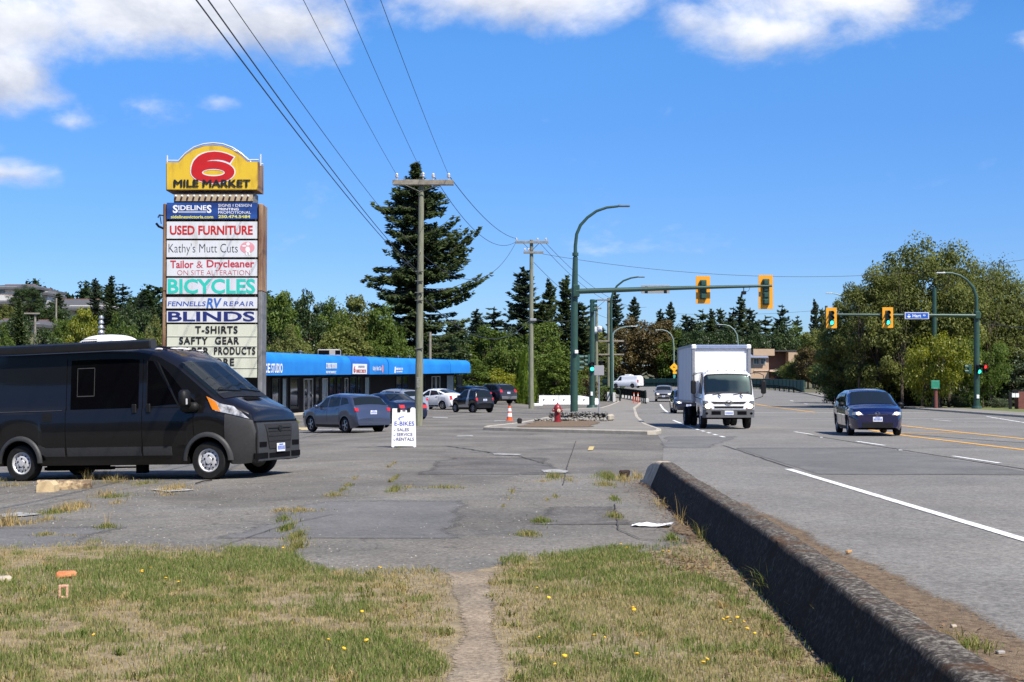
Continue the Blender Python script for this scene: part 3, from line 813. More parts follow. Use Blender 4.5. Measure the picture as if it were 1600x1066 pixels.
# barrier
def concrete_barrier():
    prof = [(-.15, 0), (-.14, .07), (-.08, .2), (-.03, .31), (-.005, .375), (.012, .41), (.04, .42), (.18, .42), (.212, .41), (.23, .375), (.26, .31), (.31, .2), (.37, .07), (.38, 0)]
    ys = list(np.arange(-8, 22.5, .09)) + [22.5]
    b = MB(); rows = []
    for y in ys:
        bx = BX(y); r = []
        for j, (a, z) in enumerate(prof):
            nzv = mnoise.noise(Vector((a * 9, y * 3.1, z * 9))) * .006 + mnoise.noise(Vector((a * 20, y * 12, z * 20))) * .002
            ms = max(0, mnoise.noise(Vector((a * 2.6 + bx, y * 2.6, z * 2.6))) - .15) * .022 * (z > .25); r.append((bx + a + (nzv if 0 < j < 13 else 0), y, max(0, z + ms + nzv * 1.2 * (z > .05))))
        rows.append(r)
    b.grid(rows); b.add(rows[0], [tuple(range(len(prof)))])
    m = bpy.data.materials.new('weathered_barrier_concrete'); m.use_nodes = True
    nt = m.node_tree; N, L = nt.nodes, nt.links; bs = N['Principled BSDF']; bs.inputs['Roughness'].default_value = .95; bs.inputs['Specular IOR Level'].default_value = .15
    tc = N.new('ShaderNodeTexCoord')
    def nz(s, d=6, mp=None):
        n = N.new('ShaderNodeTexNoise'); n.inputs['Scale'].default_value = s; n.inputs['Detail'].default_value = d; n.inputs['Roughness'].default_value = .65
        L.new(tc.outputs['Object'], n.inputs['Vector']); return n.outputs[0]
    r1 = N.new('ShaderNodeValToRGB'); L.new(nz(30, 6), r1.inputs[0])
    for p_, c_ in ((.30, (.022, .018, .014)), (.5, (.078, .066, .054)), (.68, (.30, .27, .225))):
        e = r1.color_ramp.elements.new(p_); e.color = (*c_, 1)
    r1.color_ramp.elements.remove(r1.color_ramp.elements[0]); r1.color_ramp.elements.remove(r1.color_ramp.elements[-1])
    r2 = N.new('ShaderNodeValToRGB'); L.new(nz(2.6, 8), r2.inputs[0]); r2.color_ramp.elements[0].position = .52; r2.color_ramp.elements[1].position = .66
    r2.color_ramp.elements[0].color = (0, 0, 0, 1); r2.color_ramp.elements[1].color = (.85, .85, .85, 1)
    mx = N.new('ShaderNodeMix'); mx.data_type = 'RGBA'; L.new(r2.outputs[0], mx.inputs[0]); L.new(r1.outputs[0], mx.inputs[6]); mx.inputs[7].default_value = (.085, .04, .014, 1)
    # painted shade: near-black colour on both steep sides, ragged towards the top
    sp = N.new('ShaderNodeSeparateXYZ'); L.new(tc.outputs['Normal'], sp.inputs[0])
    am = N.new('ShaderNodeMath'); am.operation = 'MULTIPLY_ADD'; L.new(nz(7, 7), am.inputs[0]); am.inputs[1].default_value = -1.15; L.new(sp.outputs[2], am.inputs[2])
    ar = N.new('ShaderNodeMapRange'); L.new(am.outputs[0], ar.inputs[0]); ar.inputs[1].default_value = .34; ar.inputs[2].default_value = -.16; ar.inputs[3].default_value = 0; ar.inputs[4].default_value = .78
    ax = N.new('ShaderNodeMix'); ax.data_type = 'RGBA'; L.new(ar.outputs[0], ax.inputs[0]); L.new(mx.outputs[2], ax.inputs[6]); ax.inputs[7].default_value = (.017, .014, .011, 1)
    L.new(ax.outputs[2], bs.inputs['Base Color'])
    bp = N.new('ShaderNodeBump'); bp.inputs['Strength'].default_value = .6; bp.inputs['Distance'].default_value = .012
    L.new(nz(60, 6), bp.inputs['Height']); L.new(bp.outputs[0], bs.inputs['Normal'])
    t = thing('concrete_barrier', 'long low weathered concrete barrier with brown moss along the road edge', 'barrier', (0, 0, 0))
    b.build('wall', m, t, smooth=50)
    e = MB(); rows = []
    for y, k, dx, dz in ((22.5, 1.005, 0, .002), (22.9, 1.0, -.02, 0), (23.3, .97, -.06, -.03), (23.6, .85, -.12, -.12), (23.75, .55, -.12, -.2)):
        rows.append([(BX(22.5) + .115 + (a - .115) * k + dx, y, max(0, z + (dz if z > .1 else 0))) for a, z in prof])
    e.grid(rows); e.add(rows[-1], [tuple(range(len(prof) - 1, -1, -1))])
    e.build('end_block', mat('tan_concrete', (.30, .23, .15), .9, c2=(.52, .43, .30), sc_=7, thr=(.3, .6), bump=.4, bsc=40), t, smooth=50)
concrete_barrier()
# ------------------------------------------------------------------ vehicles
def paint(name, c, flake=.0, rough=.28, metal=.25):
    return mat(name, c, rough, metal=metal, var=.04, sc_=3, coat=1., spec=.5)
head_glass = mat('headlight_lens', (.55, .56, .58), .12, metal=.35, var=.35, sc_=14, c2=(.85, .85, .86), coat=1)
head_lit = mat('headlight_lit', (.9, .8, .6), .2, emit=(1., .60, .28), est=5.)
amber = mat('amber_lens', (.85, .26, .02), .15, coat=1, var=.1)
tail_red = mat('tail_light_red', (.50, .015, .015), .18, coat=1, var=.2, sc_=20)
win = glassmat('dark_car_glass', (.012, .016, .018))
win_clear = glassmat('clear_car_glass', (.014, .022, .028), .66)
win_truck = glassmat('truck_glass', (.010, .018, .020), .45)
plate_m = mat('plate_white', (.72, .74, .78), .4, var=.03)
plate_blue = mat('plate_blue', (.05, .10, .42), .5, var=.1)
def interp(v, pts): return float(np.interp(v, [p[0] for p in pts], [p[1] for p in pts]))
class Loft:
    """car shell: s = distance behind the nose, section ring from the sill (0) to the roof centre (9)"""
    def __init__(s, L, W, top, belt, axles, Rw, clear=.2, tumble=.28, front=(.75, .24), rear=(.45, .12), crown=.04, arch=1.15, mid=.02, nose_low=None):
        s.L, s.W, s.top, s.belt, s.axles, s.Rw, s.clear = L, W, top, belt, axles, Rw, clear
        s.tumble, s.front, s.rear, s.crown, s.arch, s.mid = tumble, front, rear, crown, Rw * arch, mid
        s.nose_low = nose_low or [(0, clear + .08), (.25, clear), (L - .3, clear), (L, clear + .12)]
    def ztop(s, q): return float(np.mean([interp(q + d, s.top) for d in (-.05, -.025, 0, .025, .05)]))
    def hw(s, q):
        w = s.W / 2
        r, a = s.front
        if q < r: w *= 1 - a * (1 - q / r) ** 2.6
        r, a = s.rear
        if s.L - q < r: w *= 1 - a * (1 - (s.L - q) / r) ** 2.6
        return w
    def zlow(s, q):
        z = interp(q, s.nose_low)
        for a in s.axles:
            d = abs(q - a)
            if d < s.arch: z = max(z, s.Rw + math.sqrt(s.arch ** 2 - d * d))
        return z
    def sec(s, q):
        w = s.hw(q); zt = s.ztop(q); zb = min(interp(q, s.belt), zt - .035); zl = min(s.zlow(q), zb - .04)
        inarch = any(abs(q - a) < s.arch for a in s.axles)
        h = zb - zl; g = max(0, zt - zb)
        tw = s.tumble * g
        edge = min(.09, .4 * g)
        return [(w - (.0 if inarch else .06), zl), (w - .005, zl + .22 * h), (w + s.mid, zl + .55 * h), (w + s.mid * .3, zb - .06 * min(1, h * 3)), (w - .025, zb),
                (w - .025 - tw * .5, zb + g * .5), (w - .025 - tw * .93, zt - edge), (w - .06 - tw - edge * .9, zt - .005), ((w - .06 - tw) * .5, zt + s.crown * .75), (0, zt + s.crown)]
    def P(s, q, t, sd=1, off=0.):
        c = s.sec(q); i = min(int(t), 8); f = t - i
        y = c[i][0] * (1 - f) + c[i + 1][0] * f; z = c[i][1] * (1 - f) + c[i + 1][1] * f
        p = Vector((s.L / 2 - q, sd * y, z))
        if off:
            e = .03
            def raw(a, b):
                c_ = s.sec(min(max(a, 0), s.L)); i_ = min(int(b), 8); f_ = b - i_
                return Vector((s.L / 2 - min(max(a, 0), s.L), sd * (c_[i_][0] * (1 - f_) + c_[i_ + 1][0] * f_), c_[i_][1] * (1 - f_) + c_[i_ + 1][1] * f_))
            du = raw(q + e, t) - raw(q - e, t); dv = raw(q, min(9, t + .15)) - raw(q, max(0, t - .15))
            n = du.cross(dv)
            if n.length > 1e-9:
                n.normalize()
                if n.dot(Vector((0, p.y, p.z - .5))) < 0 and abs(n.dot(Vector((0, p.y, p.z - .5)))) > .02: n = -n
                p = p + n * off
        return p
    def body(s, mb, mi=0):
        st = set(np.linspace(0, s.L, int(s.L / .11)))
        for a in s.axles:
            for k in range(17): st.add(a - s.arch * math.cos(PI * k / 16))
            st.add(a - s.arch - .004); st.add(a + s.arch + .004)
        for p in s.top: st.add(p[0])
        for d in (.02, .05, .09, .14): st.add(d); st.add(s.L - d)
        st = sorted(v for v in st if 0 <= v <= s.L)
        rows = []
        for q in st:
            c = s.sec(q)
            rows.append([(s.L / 2 - q, -y, z) for y, z in c] + [(s.L / 2 - q, y, z) for y, z in c[::-1][1:]])
        mb.grid(rows, mi)
        for r in (rows[0], rows[-1]): mb.add(r, [tuple(range(len(r)))], mi)
        return s
    def under(s, mb, mi=0, top=.95, inset=.28):
        x0, x1 = s.L / 2 - .25, -s.L / 2 + .2
        mb.box(((x0 + x1) / 2, 0, (s.clear + top) / 2 + .01), (x0 - x1, s.W - 2 * inset, top - s.clear), mi)
        a, b = sorted(s.axles)
        mb.box((s.L / 2 - (a + b) / 2, 0, s.clear + .11), (b - a - 2 * s.arch - .02, s.W - .14, .2), mi)
    def patch(s, mb, q, sd, off=.006, nu=8, nv=4, mi=0):
        """q: four corners (s, t) in order: bottom front, bottom rear, top rear, top front"""
        rows = []
        for j in range(nv + 1):
            f = j / nv; r = []
            for i in range(nu + 1):
                e = i / nu
                a = [(1 - e) * q[0][k] + e * q[1][k] for k in (0, 1)]; b = [(1 - e) * q[3][k] + e * q[2][k] for k in (0, 1)]
                c = [(1 - f) * a[k] + f * b[k] for k in (0, 1)]
                r.append(s.P(c[0], c[1], sd, off))
            rows.append(r)
        mb.grid(rows, mi)
        # skirt back to the shell so the pane has an edge
        bd = rows[0] + [r[-1] for r in rows[1:]] + rows[-1][::-1][1:] + [r[0] for r in rows[::-1][1:-1]]
        ce = sum((Vector(p) for p in bd), Vector()) / len(bd)
        inn = [p + (Vector((0, -p.y, 0)).normalized() * .012 if abs(p.y) > .3 else Vector((0, 0, -.012))) for p in bd]
        n = len(bd); mb.add(bd + inn, [(i, (i + 1) % n, n + (i + 1) % n, n + i) for i in range(n)], mi)
    def across(s, mb, q0, q1, t0, off=.007, mi=0, nu=10, nv=8, in0=0., in1=0.):
        """glass lying over the middle, both sides: rows from station q0 to q1, from ring t0 over the centre"""
        rows = []
        for j in range(nv + 1):
            q = q0 + (q1 - q0) * j / nv; t_ = t0 + in0 + (in1 - in0) * j / nv; r = []
            for i in range(-nu, nu + 1):
                t = 9 - (9 - t_) * abs(i) / nu
                p = s.P(q, t, 1 if i >= 0 else -1, off)
                r.append(p)
            rows.append(r)
        mb.grid(rows, mi)
    def xf(s, y, z, rear=False):
        """distance behind the nose (or before the tail) at which the shell passes height z and half width y"""
        best = 0.
        for k in range(0, 120):
            d = k * .012
            q = s.L - d if rear else d
            if s.ztop(q) + s.crown * .5 >= z and s.hw(q) + s.mid >= abs(y) + .004: return d
        return d
    def face(s, mb, y0, y1, z0, z1, off=.012, rear=False, mi=0, nu=8, nv=4, zt=None, deep=.03, y0t=None, y1t=None):
        """panel lying on the nose or tail between y0..y1 and z0..z1"""
        rows = []
        for j in range(nv + 1):
            f = j / nv; a_ = y0 + ((y0t if y0t is not None else y0) - y0) * f; b_ = y1 + ((y1t if y1t is not None else y1) - y1) * f
            z = z0 + (z1 - z0) * f; r = []
            for i in range(nu + 1):
                y = a_ + (b_ - a_) * i / nu; d = s.xf(y, z, rear) - off
                r.append(Vector((-s.L / 2 + d if rear else s.L / 2 - d, y, z)))
            rows.append(r)
        mb.grid(rows, mi)
        bd = rows[0] + [r[-1] for r in rows[1:]] + rows[-1][::-1][1:] + [r[0] for r in rows[::-1][1:-1]]
        inn = [p + Vector((deep if rear else -deep, 0, 0)) for p in bd]; n = len(bd)
        mb.add(bd + inn, [(i, (i + 1) % n, n + (i + 1) % n, n + i) for i in range(n)], mi)
def wheel_meshes(Rw, wid, rimr, style, rimmat):
    t = MB()
    w = wid / 2
    t.lathe([(rimr * .98, -w * .8), (rimr * 1.04, -w), (Rw * .93, -w), (Rw * .985, -w * .8), (Rw, -w * .5), (Rw, w * .5), (Rw * .985, w * .8), (Rw * .93, w), (rimr * 1.04, w), (rimr * .98, w * .8)], 36, caps=False)
    r = MB()
    if style == 'steel':
        r.lathe([(rimr, -w * .3), (rimr * 1.0, w * .86), (rimr * .94, w * .9), (rimr * .88, w * .62), (rimr * .80, w * .50), (rimr * .6, w * .74), (rimr * .52, w * .80), (rimr * .30, w * .74), (rimr * .28, w * .92), (0, w * .95)], 36)
        for k in range(12):
            a = 2 * PI * k / 12
            r.lathe([(rimr * .075, 0), (rimr * .075, .006)], 8, 1, Matrix.Translation((rimr * .70 * math.cos(a), rimr * .70 * math.sin(a), w * .635)))
        for k in range(5):
            a = 2 * PI * k / 5 + .3
            r.lathe([(rimr * .085, 0), (rimr * .07, .012)], 8, 1, Matrix.Translation((rimr * .42 * math.cos(a), rimr * .42 * math.sin(a), w * .775)))
    else:
        n = style
        r.lathe([(rimr, -w * .3), (rimr, w * .86), (rimr * .93, w * .9), (rimr * .90, w * .5), (rimr * .86, w * .1)], 32, caps=False)
        r.lathe([(rimr * .9, w * .08), (0, w * .06)], 24, 1)
        for k in range(n):
            a = 2 * PI * k / n
            rot = Matrix.Rotation(a, 3, 'Z')
            r.box(rot @ Vector((rimr * .56, 0, w * .66)), (rimr * .78, rimr * .20, w * .28), 0, rot, bev=.006)
        r.lathe([(rimr * .24, w * .5), (rimr * .24, w * .84), (rimr * .15, w * .9), (0, w * .9)], 16)
    return t, r
def add_wheels(root, lf, wid, rimr, style, rimmat, yc=None):
    yc = yc if yc is not None else lf.W / 2 - wid / 2 - .015
    first = {}
    for a in lf.axles:
        for sd in (1, -1):
            if sd not in first:
                t, r = wheel_meshes(lf.Rw, wid, rimr, style, rimmat)
                w = t.build('wheel', rubber, root); rr = r.build('rim', [rimmat, black_m], w)
                first[sd] = w
            else:
                w = first[sd].copy(); col.objects.link(w); w.parent = root
                rr = first[sd].children[0].copy(); col.objects.link(rr); rr.parent = w
            w.location = (lf.L / 2 - a, sd * yc, lf.Rw); w.rotation_euler = (R(-90) * sd, 0, R(rnd.uniform(0, 0)))
def plate(root, lf, y, z, rear, name='licence_plate', off=.02, w=.31):
    b = MB(); d = lf.xf(0, z, rear) - off
    x = -lf.L / 2 + d if rear else lf.L / 2 - d
    b.box((x, y, z), (.012, w, .155), 0, bev=.004)
    sg = -1 if rear else 1
    for k in range(6):
        b.box((x + sg * .008, y - w * .36 + k * w * .145, z - .005), (.005, w * .08, .07), 1)
    b.box((x + sg * .008, y, z + .055), (.005, w * .5, .018), 1)
    return b.build(name, [plate_m, plate_blue], root, smooth=0)

def make_car(name, label, cat, spec, pm, loc, rz, group=None, plate_rear=True):
    lf = Loft(**spec['loft'])
    t = thing(name, label, cat, loc, rz, group)
    b = MB(); lf.body(b); b.build('body', pm, t, smooth=40)
    u = MB(); lf.under(u, top=spec.get('under', .8)); u.build('underbody', dark_in, t, smooth=0)
    gm = spec.get('glass', win)
    q0, q1 = spec['wind']; g = MB(); lf.across(g, q0, q1, 6.75, in1=-.1); g.build('windscreen', gm, t, smooth=50)
    q0, q1 = spec['back']; g = MB(); lf.across(g, q0, q1, spec.get('backt', 6.8)); g.build('rear_window', gm, t, smooth=50)
    for sd in (1, -1):
        for w in spec['side']:
            g = MB(); lf.patch(g, w, sd); g.build('side_window', gm, t, smooth=50)
        h = MB(); lf.face(h, sd * spec['hl'][0], sd * spec['hl'][1], spec['hl'][2], spec['hl'][3], y0t=sd * spec['hl'][4] if len(spec['hl']) > 4 else None)
        hl = h.build('headlight', [head_glass], t, smooth=50)
        if spec.get('lit'):
            k = MB(); yy = sd * (spec['hl'][0] * .55 + spec['hl'][1] * .45); zz = (spec['hl'][2] + spec['hl'][3]) / 2
            k.sphere((lf.L / 2 - lf.xf(yy, zz) + .025, yy, zz), (.03, .07, .05), 10, 6); k.build('lamp', head_lit, hl)
        for tl in spec['tl']:
            h = MB(); lf.face(h, sd * tl[0], sd * tl[1], tl[2], tl[3], rear=True, deep=.05); h.build('tail_light', [tail_red], t, smooth=50)
            if spec.get('tlwrap'):
                pass
        m = MB(); q = spec['wind'][0] + spec.get('mirq', .42); p = lf.P(q, 4.1, sd)
        m.sphere((p.x + .02, p.y + sd * .13, p.z + .07), (.075, .11, .08), 10, 7); m.tube([(p.x - .02, p.y - sd * .02, p.z + .02), (p.x + .0, p.y + sd * .08, p.z + .05)], .025, 6)
        m.build('mirror', spec.get('mirm', pm), t, smooth=60)
    if 'frame' in spec:
        for sd in (1, -1):
            k = MB()
            for w in spec['frame']: lf.patch(k, w, sd, .009, 3, 6)
            k.build('safety_frame', spec['framem'], t, smooth=50)
    k = MB()
    for sd in (1, -1):
        for q in spec.get('seams', ()):
            for t0, t1 in ((1.2, 3.9),):
                lf.patch(k, ((q - .006, t0), (q + .006, t0), (q + .006, t1), (q - .006, t1)), sd, .003, 1, 6)
        lf.patch(k, ((lf.axles[0] + lf.arch + .05, .15), (lf.axles[1] - lf.arch - .05, .15), (lf.axles[1] - lf.arch - .05, .75), (lf.axles[0] + lf.arch + .05, .75)), sd, .006, 6, 1)
    k.build('trim', black_m, t, smooth=0)
    for sd in (1, -1):
        for q in spec.get('handles', ()):
            h = MB(); p = lf.P(q, 3.35, sd, .02); h.box(p, (.17, .035, .03), bev=.012); h.build('door_handle', pm, t)
    for gr in spec.get('grille', ()):
        g = MB(); lf.face(g, -gr[0], gr[0], gr[1], gr[2], off=.008); g.build('grille', black_m, t, smooth=0)
    for gr in spec.get('rearpanel', ()):
        g = MB(); lf.face(g, -gr[0], gr[0], gr[1], gr[2], off=.012, rear=True); g.build('rear_bumper', spec.get('bump_m', black_m), t, smooth=50)
    plate(t, lf, 0, spec['pf'], False); plate(t, lf, 0, spec['pr'], True)
    add_wheels(t, lf, spec.get('ww', .2), spec['rim'], spec.get('style', 7), spec.get('rimm', rim_m))
    return t, lf

# ---- small hatchback / wagon family --------------------------------------------------------------
HATCH = dict(
    loft=dict(L=4.35, W=1.78, top=[(0, .62), (.06, .74), (.35, .86), (1.05, 1.02), (1.85, 1.46), (2.3, 1.53), (3.3, 1.50), (3.75, 1.44), (4.12, 1.06), (4.22, .95), (4.33, .60), (4.35, .52)],
              belt=[(0, .80), (1.0, .93), (2.5, .97), (3.7, 1.06), (4.35, 1.02)], axles=(.88, 3.48), Rw=.315, clear=.2),
    wind=(1.14, 1.80), back=(3.80, 4.08), side=[((1.38, 4.25), (2.15, 4.2), (2.15, 5.9), (1.92, 5.9)), ((2.23, 4.2), (3.05, 4.25), (3.0, 5.9), (2.23, 5.9)), ((3.12, 4.3), (3.72, 4.6), (3.5, 5.85), (3.08, 5.9))],
    hl=(.44, .80, .62, .76), tl=[(.70, .87, .87, 1.0)], seams=(1.28, 2.19, 3.09), handles=(2.02, 2.92), grille=[(.42, .56, .66), (.55, .30, .42)], rearpanel=[], pf=.48, pr=.82, rim=.21, style=5)
import copy
def var(base, **kw):
    s = copy.deepcopy(base); s.update(kw); return s
PRIUS = dict(
    loft=dict(L=4.45, W=1.73, top=[(0, .58), (.06, .70), (.4, .84), (.95, .98), (2.0, 1.45), (2.4, 1.495), (2.9, 1.47), (3.9, 1.16), (4.22, 1.06), (4.36, .99), (4.42, .62), (4.45, .52)],
              belt=[(0, .8), (1.0, .90), (2.5, .96), (3.6, 1.03), (4.45, 1.0)], axles=(.9, 3.6), Rw=.31, clear=.18),
    wind=(1.05, 1.93), back=(3.08, 3.84), side=[((1.45, 4.25), (2.3, 4.2), (2.3, 5.9), (2.1, 5.9)), ((2.38, 4.2), (3.3, 4.35), (3.0, 5.85), (2.38, 5.9)), ((3.36, 4.35), (3.72, 4.8), (3.3, 5.7), (3.12, 5.8))],
    hl=(.40, .78, .58, .74), tl=[(.60, .82, .72, 1.0)], seams=(1.3, 2.34, 3.25), handles=(2.15, 3.1), grille=[(.5, .28, .42)], pf=.46, pr=.74, rim=.2, style=7)
SEDAN = var(HATCH, loft=dict(L=4.5, W=1.75, top=[(0, .58), (.06, .70), (.4, .82), (1.1, .96), (1.9, 1.36), (2.4, 1.42), (3.0, 1.40), (3.7, 1.06), (4.3, .98), (4.44, .88), (4.5, .55)],
            belt=[(0, .8), (1.0, .88), (2.5, .93), (3.6, .98), (4.5, .95)], axles=(.9, 3.5), Rw=.31, clear=.18),
            wind=(1.2, 1.84), back=(3.1, 3.66), side=[((1.5, 4.25), (2.25, 4.2), (2.25, 5.9), (2.05, 5.9)), ((2.33, 4.2), (3.15, 4.3), (2.95, 5.85), (2.33, 5.9))], tl=[(.5, .8, .72, .88)], pr=.68)
SMART = dict(
    loft=dict(L=2.70, W=1.56, top=[(0, .62), (.05, .78), (.3, .92), (.62, 1.04), (1.12, 1.50), (1.5, 1.56), (2.2, 1.52), (2.42, 1.42), (2.60, 1.0), (2.66, .8), (2.70, .5)],
              belt=[(0, .86), (.8, .98), (2.0, 1.0), (2.7, .98)], axles=(.43, 2.28), Rw=.29, clear=.2, front=(.5, .25), rear=(.35, .10)),
    wind=(.68, 1.08), back=(2.42, 2.60), side=[((.92, 4.25), (1.72, 4.2), (1.72, 5.9), (1.22, 5.9)), ((1.85, 4.2), (2.3, 4.3), (2.2, 5.9), (1.85, 5.9))],
    hl=(.4, .68, .66, .82), tl=[(.62, .76, .78, .98)], seams=(.85, 1.79), handles=(1.62,), grille=[(.4, .42, .56)], rearpanel=[(.62, .30, .48)], pf=.52, pr=.82, rim=.19, style=6, ww=.18, mirq=.3, frame=[((1.72, 3.6), (1.86, 3.6), (1.84, 6.4), (1.70, 6.4)), ((1.60, 1.4), (1.90, 1.8), (1.86, 3.7), (1.70, 3.7)), ((.85, .9), (1.90, .9), (1.85, 1.7), (.85, 1.5))])
SUV = dict(
    loft=dict(L=4.55, W=1.82, top=[(0, .75), (.06, .90), (.4, 1.02), (1.1, 1.12), (1.75, 1.58), (2.2, 1.68), (3.7, 1.66), (4.1, 1.58), (4.36, 1.15), (4.44, 1.0), (4.5, .62), (4.55, .55)],
              belt=[(0, .9), (1.0, 1.02), (2.5, 1.07), (4.55, 1.12)], axles=(.9, 3.52), Rw=.35, clear=.25, tumble=.22),
    wind=(1.18, 1.70), back=(4.10, 4.36), side=[((1.4, 4.25), (2.2, 4.2), (2.2, 5.9), (1.88, 5.9)), ((2.28, 4.2), (3.15, 4.25), (3.15, 5.9), (2.28, 5.9)), ((3.22, 4.3), (4.0, 4.5), (3.85, 5.8), (3.22, 5.9))],
    hl=(.42, .82, .72, .88), tl=[(.62, .88, .98, 1.22)], seams=(1.3, 2.24, 3.18), handles=(2.05, 3.02), grille=[(.42, .66, .82), (.6, .36, .5)], rearpanel=[(.78, .42, .66)], pf=.56, pr=.94, rim=.23, style=5)
MINIVAN = dict(
    loft=dict(L=4.5, W=1.76, top=[(0, .66), (.05, .78), (.30, .90), (.85, .99), (1.85, 1.45), (2.3, 1.52), (3.5, 1.50), (4.05, 1.43), (4.36, 1.02), (4.44, .9), (4.5, .5)],
              belt=[(0, .84), (1.0, .93), (2.5, .97), (4.5, 1.03)], axles=(.86, 3.60), Rw=.32, clear=.19, tumble=.30, front=(.85, .26)),
    wind=(.92, 1.80), back=(4.08, 4.34), side=[((1.30, 4.25), (2.05, 4.2), (2.05, 5.9), (1.86, 5.9)), ((2.13, 4.2), (3.02, 4.25), (3.0, 5.9), (2.13, 5.9)), ((3.10, 4.3), (3.95, 4.55), (3.75, 5.85), (3.08, 5.9))],
    hl=(.46, .80, .69, .79, .56), tl=[(.6, .84, .95, 1.2)], seams=(1.2, 2.09, 3.06), handles=(1.95, 2.9), grille=[(.32, .70, .77), (.50, .28, .44)], pf=.55, pr=.85, rim=.21, style=6, lit=True, mirm=black_m, mirq=.50)

def at(px, py): return G(px, py)
def park(px, py, dx=0, dy=0):
    g = G(px, py); return Vector((g.x + dx, g.y + dy, Hf(g.x + dx, g.y + dy) + .012))
slate = paint('slate_blue_paint', (.055, .070, .118), metal=.4); navy = paint('navy_paint', (.010, .016, .042)); silver = paint('silver_paint', (.42, .44, .46), metal=.55)
white_car = paint('white_car_paint', (.74, .74, .74), metal=0); black_car = paint('black_car_paint', (.008, .008, .009)); dblue = paint('deep_blue_paint', (.012, .026, .075))
char_car = paint('charcoal_car_paint', (.022, .022, .027)); royal = paint('royal_blue_paint', (.003, .006, .05), metal=.15, rough=.25); grey_car = paint('grey_car_paint', (.24, .24, .245), metal=.5)
GP = 'cars parked in front of the strip mall'
slate_car, _ = make_car('parked_car', 'slate blue hatchback parked nearest the black van, its rear corner behind the white board sign', 'car', HATCH, slate, park(538, 676, 0, 0.2), R(130), GP)
slate_car.scale = (.92, .92, .95)
make_car('parked_car', 'dark navy sedan parked right behind the slate blue hatchback and the white board sign', 'car', SEDAN, navy, park(590, 665, 0, 4.0), R(131), GP)
make_car('parked_car', 'silver hatchback half hidden behind the thick wooden utility pole', 'car', var(HATCH, rim=.2), silver, park(611, 652, -.2, 4.5), R(136), GP)
make_car('parked_car', 'white fastback hatchback parked just right of the wooden utility pole', 'car', PRIUS, white_car, park(681, 640, 0, .5), R(140), GP)
SMART['framem'] = silver
make_car('microcar', 'tiny black two seater car with silver side frame standing in the parking lot', 'car', SMART, black_car, park(738, 645, 0, .4), R(131), GP)
make_car('parked_car', 'dark blue hatchback parked between the white car and the black suv, mostly hidden', 'car', var(HATCH), dblue, park(722, 634, .3, 5), R(134), GP)
make_car('parked_suv', 'black suv with red tail lights parked beside the columnar cypress', 'suv', var(SUV, bump_m=mat('grey_bumper', (.10, .10, .105), .5)), char_car, park(770, 632, 0, 1.5), R(128), GP)
fm = G(1362, 682)
make_car('minivan', 'royal blue minivan with headlights on driving towards us in the near lane', 'minivan', MINIVAN, royal, (fm.x + .28, fm.y + 1.7, .03), R(-95.5))
# bonnet badge of the blue minivan
mv = bpy.data.objects['minivan']; lfm = Loft(**MINIVAN['loft'])
bd = MB(); x_ = lfm.L / 2 - lfm.xf(0, .735) + .02
bd.tube([(x_, .075 * math.cos(a), .735 + .055 * math.sin(a)) for a in np.linspace(0, 2 * PI, 19)], .009, 6)
bd.tube([(x_ + .004, -.065, .75), (x_ + .004, -.03, .735), (x_ + .004, 0, .71), (x_ + .004, .03, .735), (x_ + .004, .065, .75)], .007, 5)
bd.build('badge', chrome, mv)
make_car('car', 'dark car with one headlight lit following just behind the white box truck', 'car', var(HATCH, lit=True, glass=win), navy, (11.15, 90.5, Hf(11, 90) + .03), R(-92))
make_car('suv', 'silver grey suv with lit headlights coming over the far rise by the dark railing', 'suv', var(SUV, lit=True), grey_car, (16.0, 148.5, Hf(16, 148) + .03), R(-97))

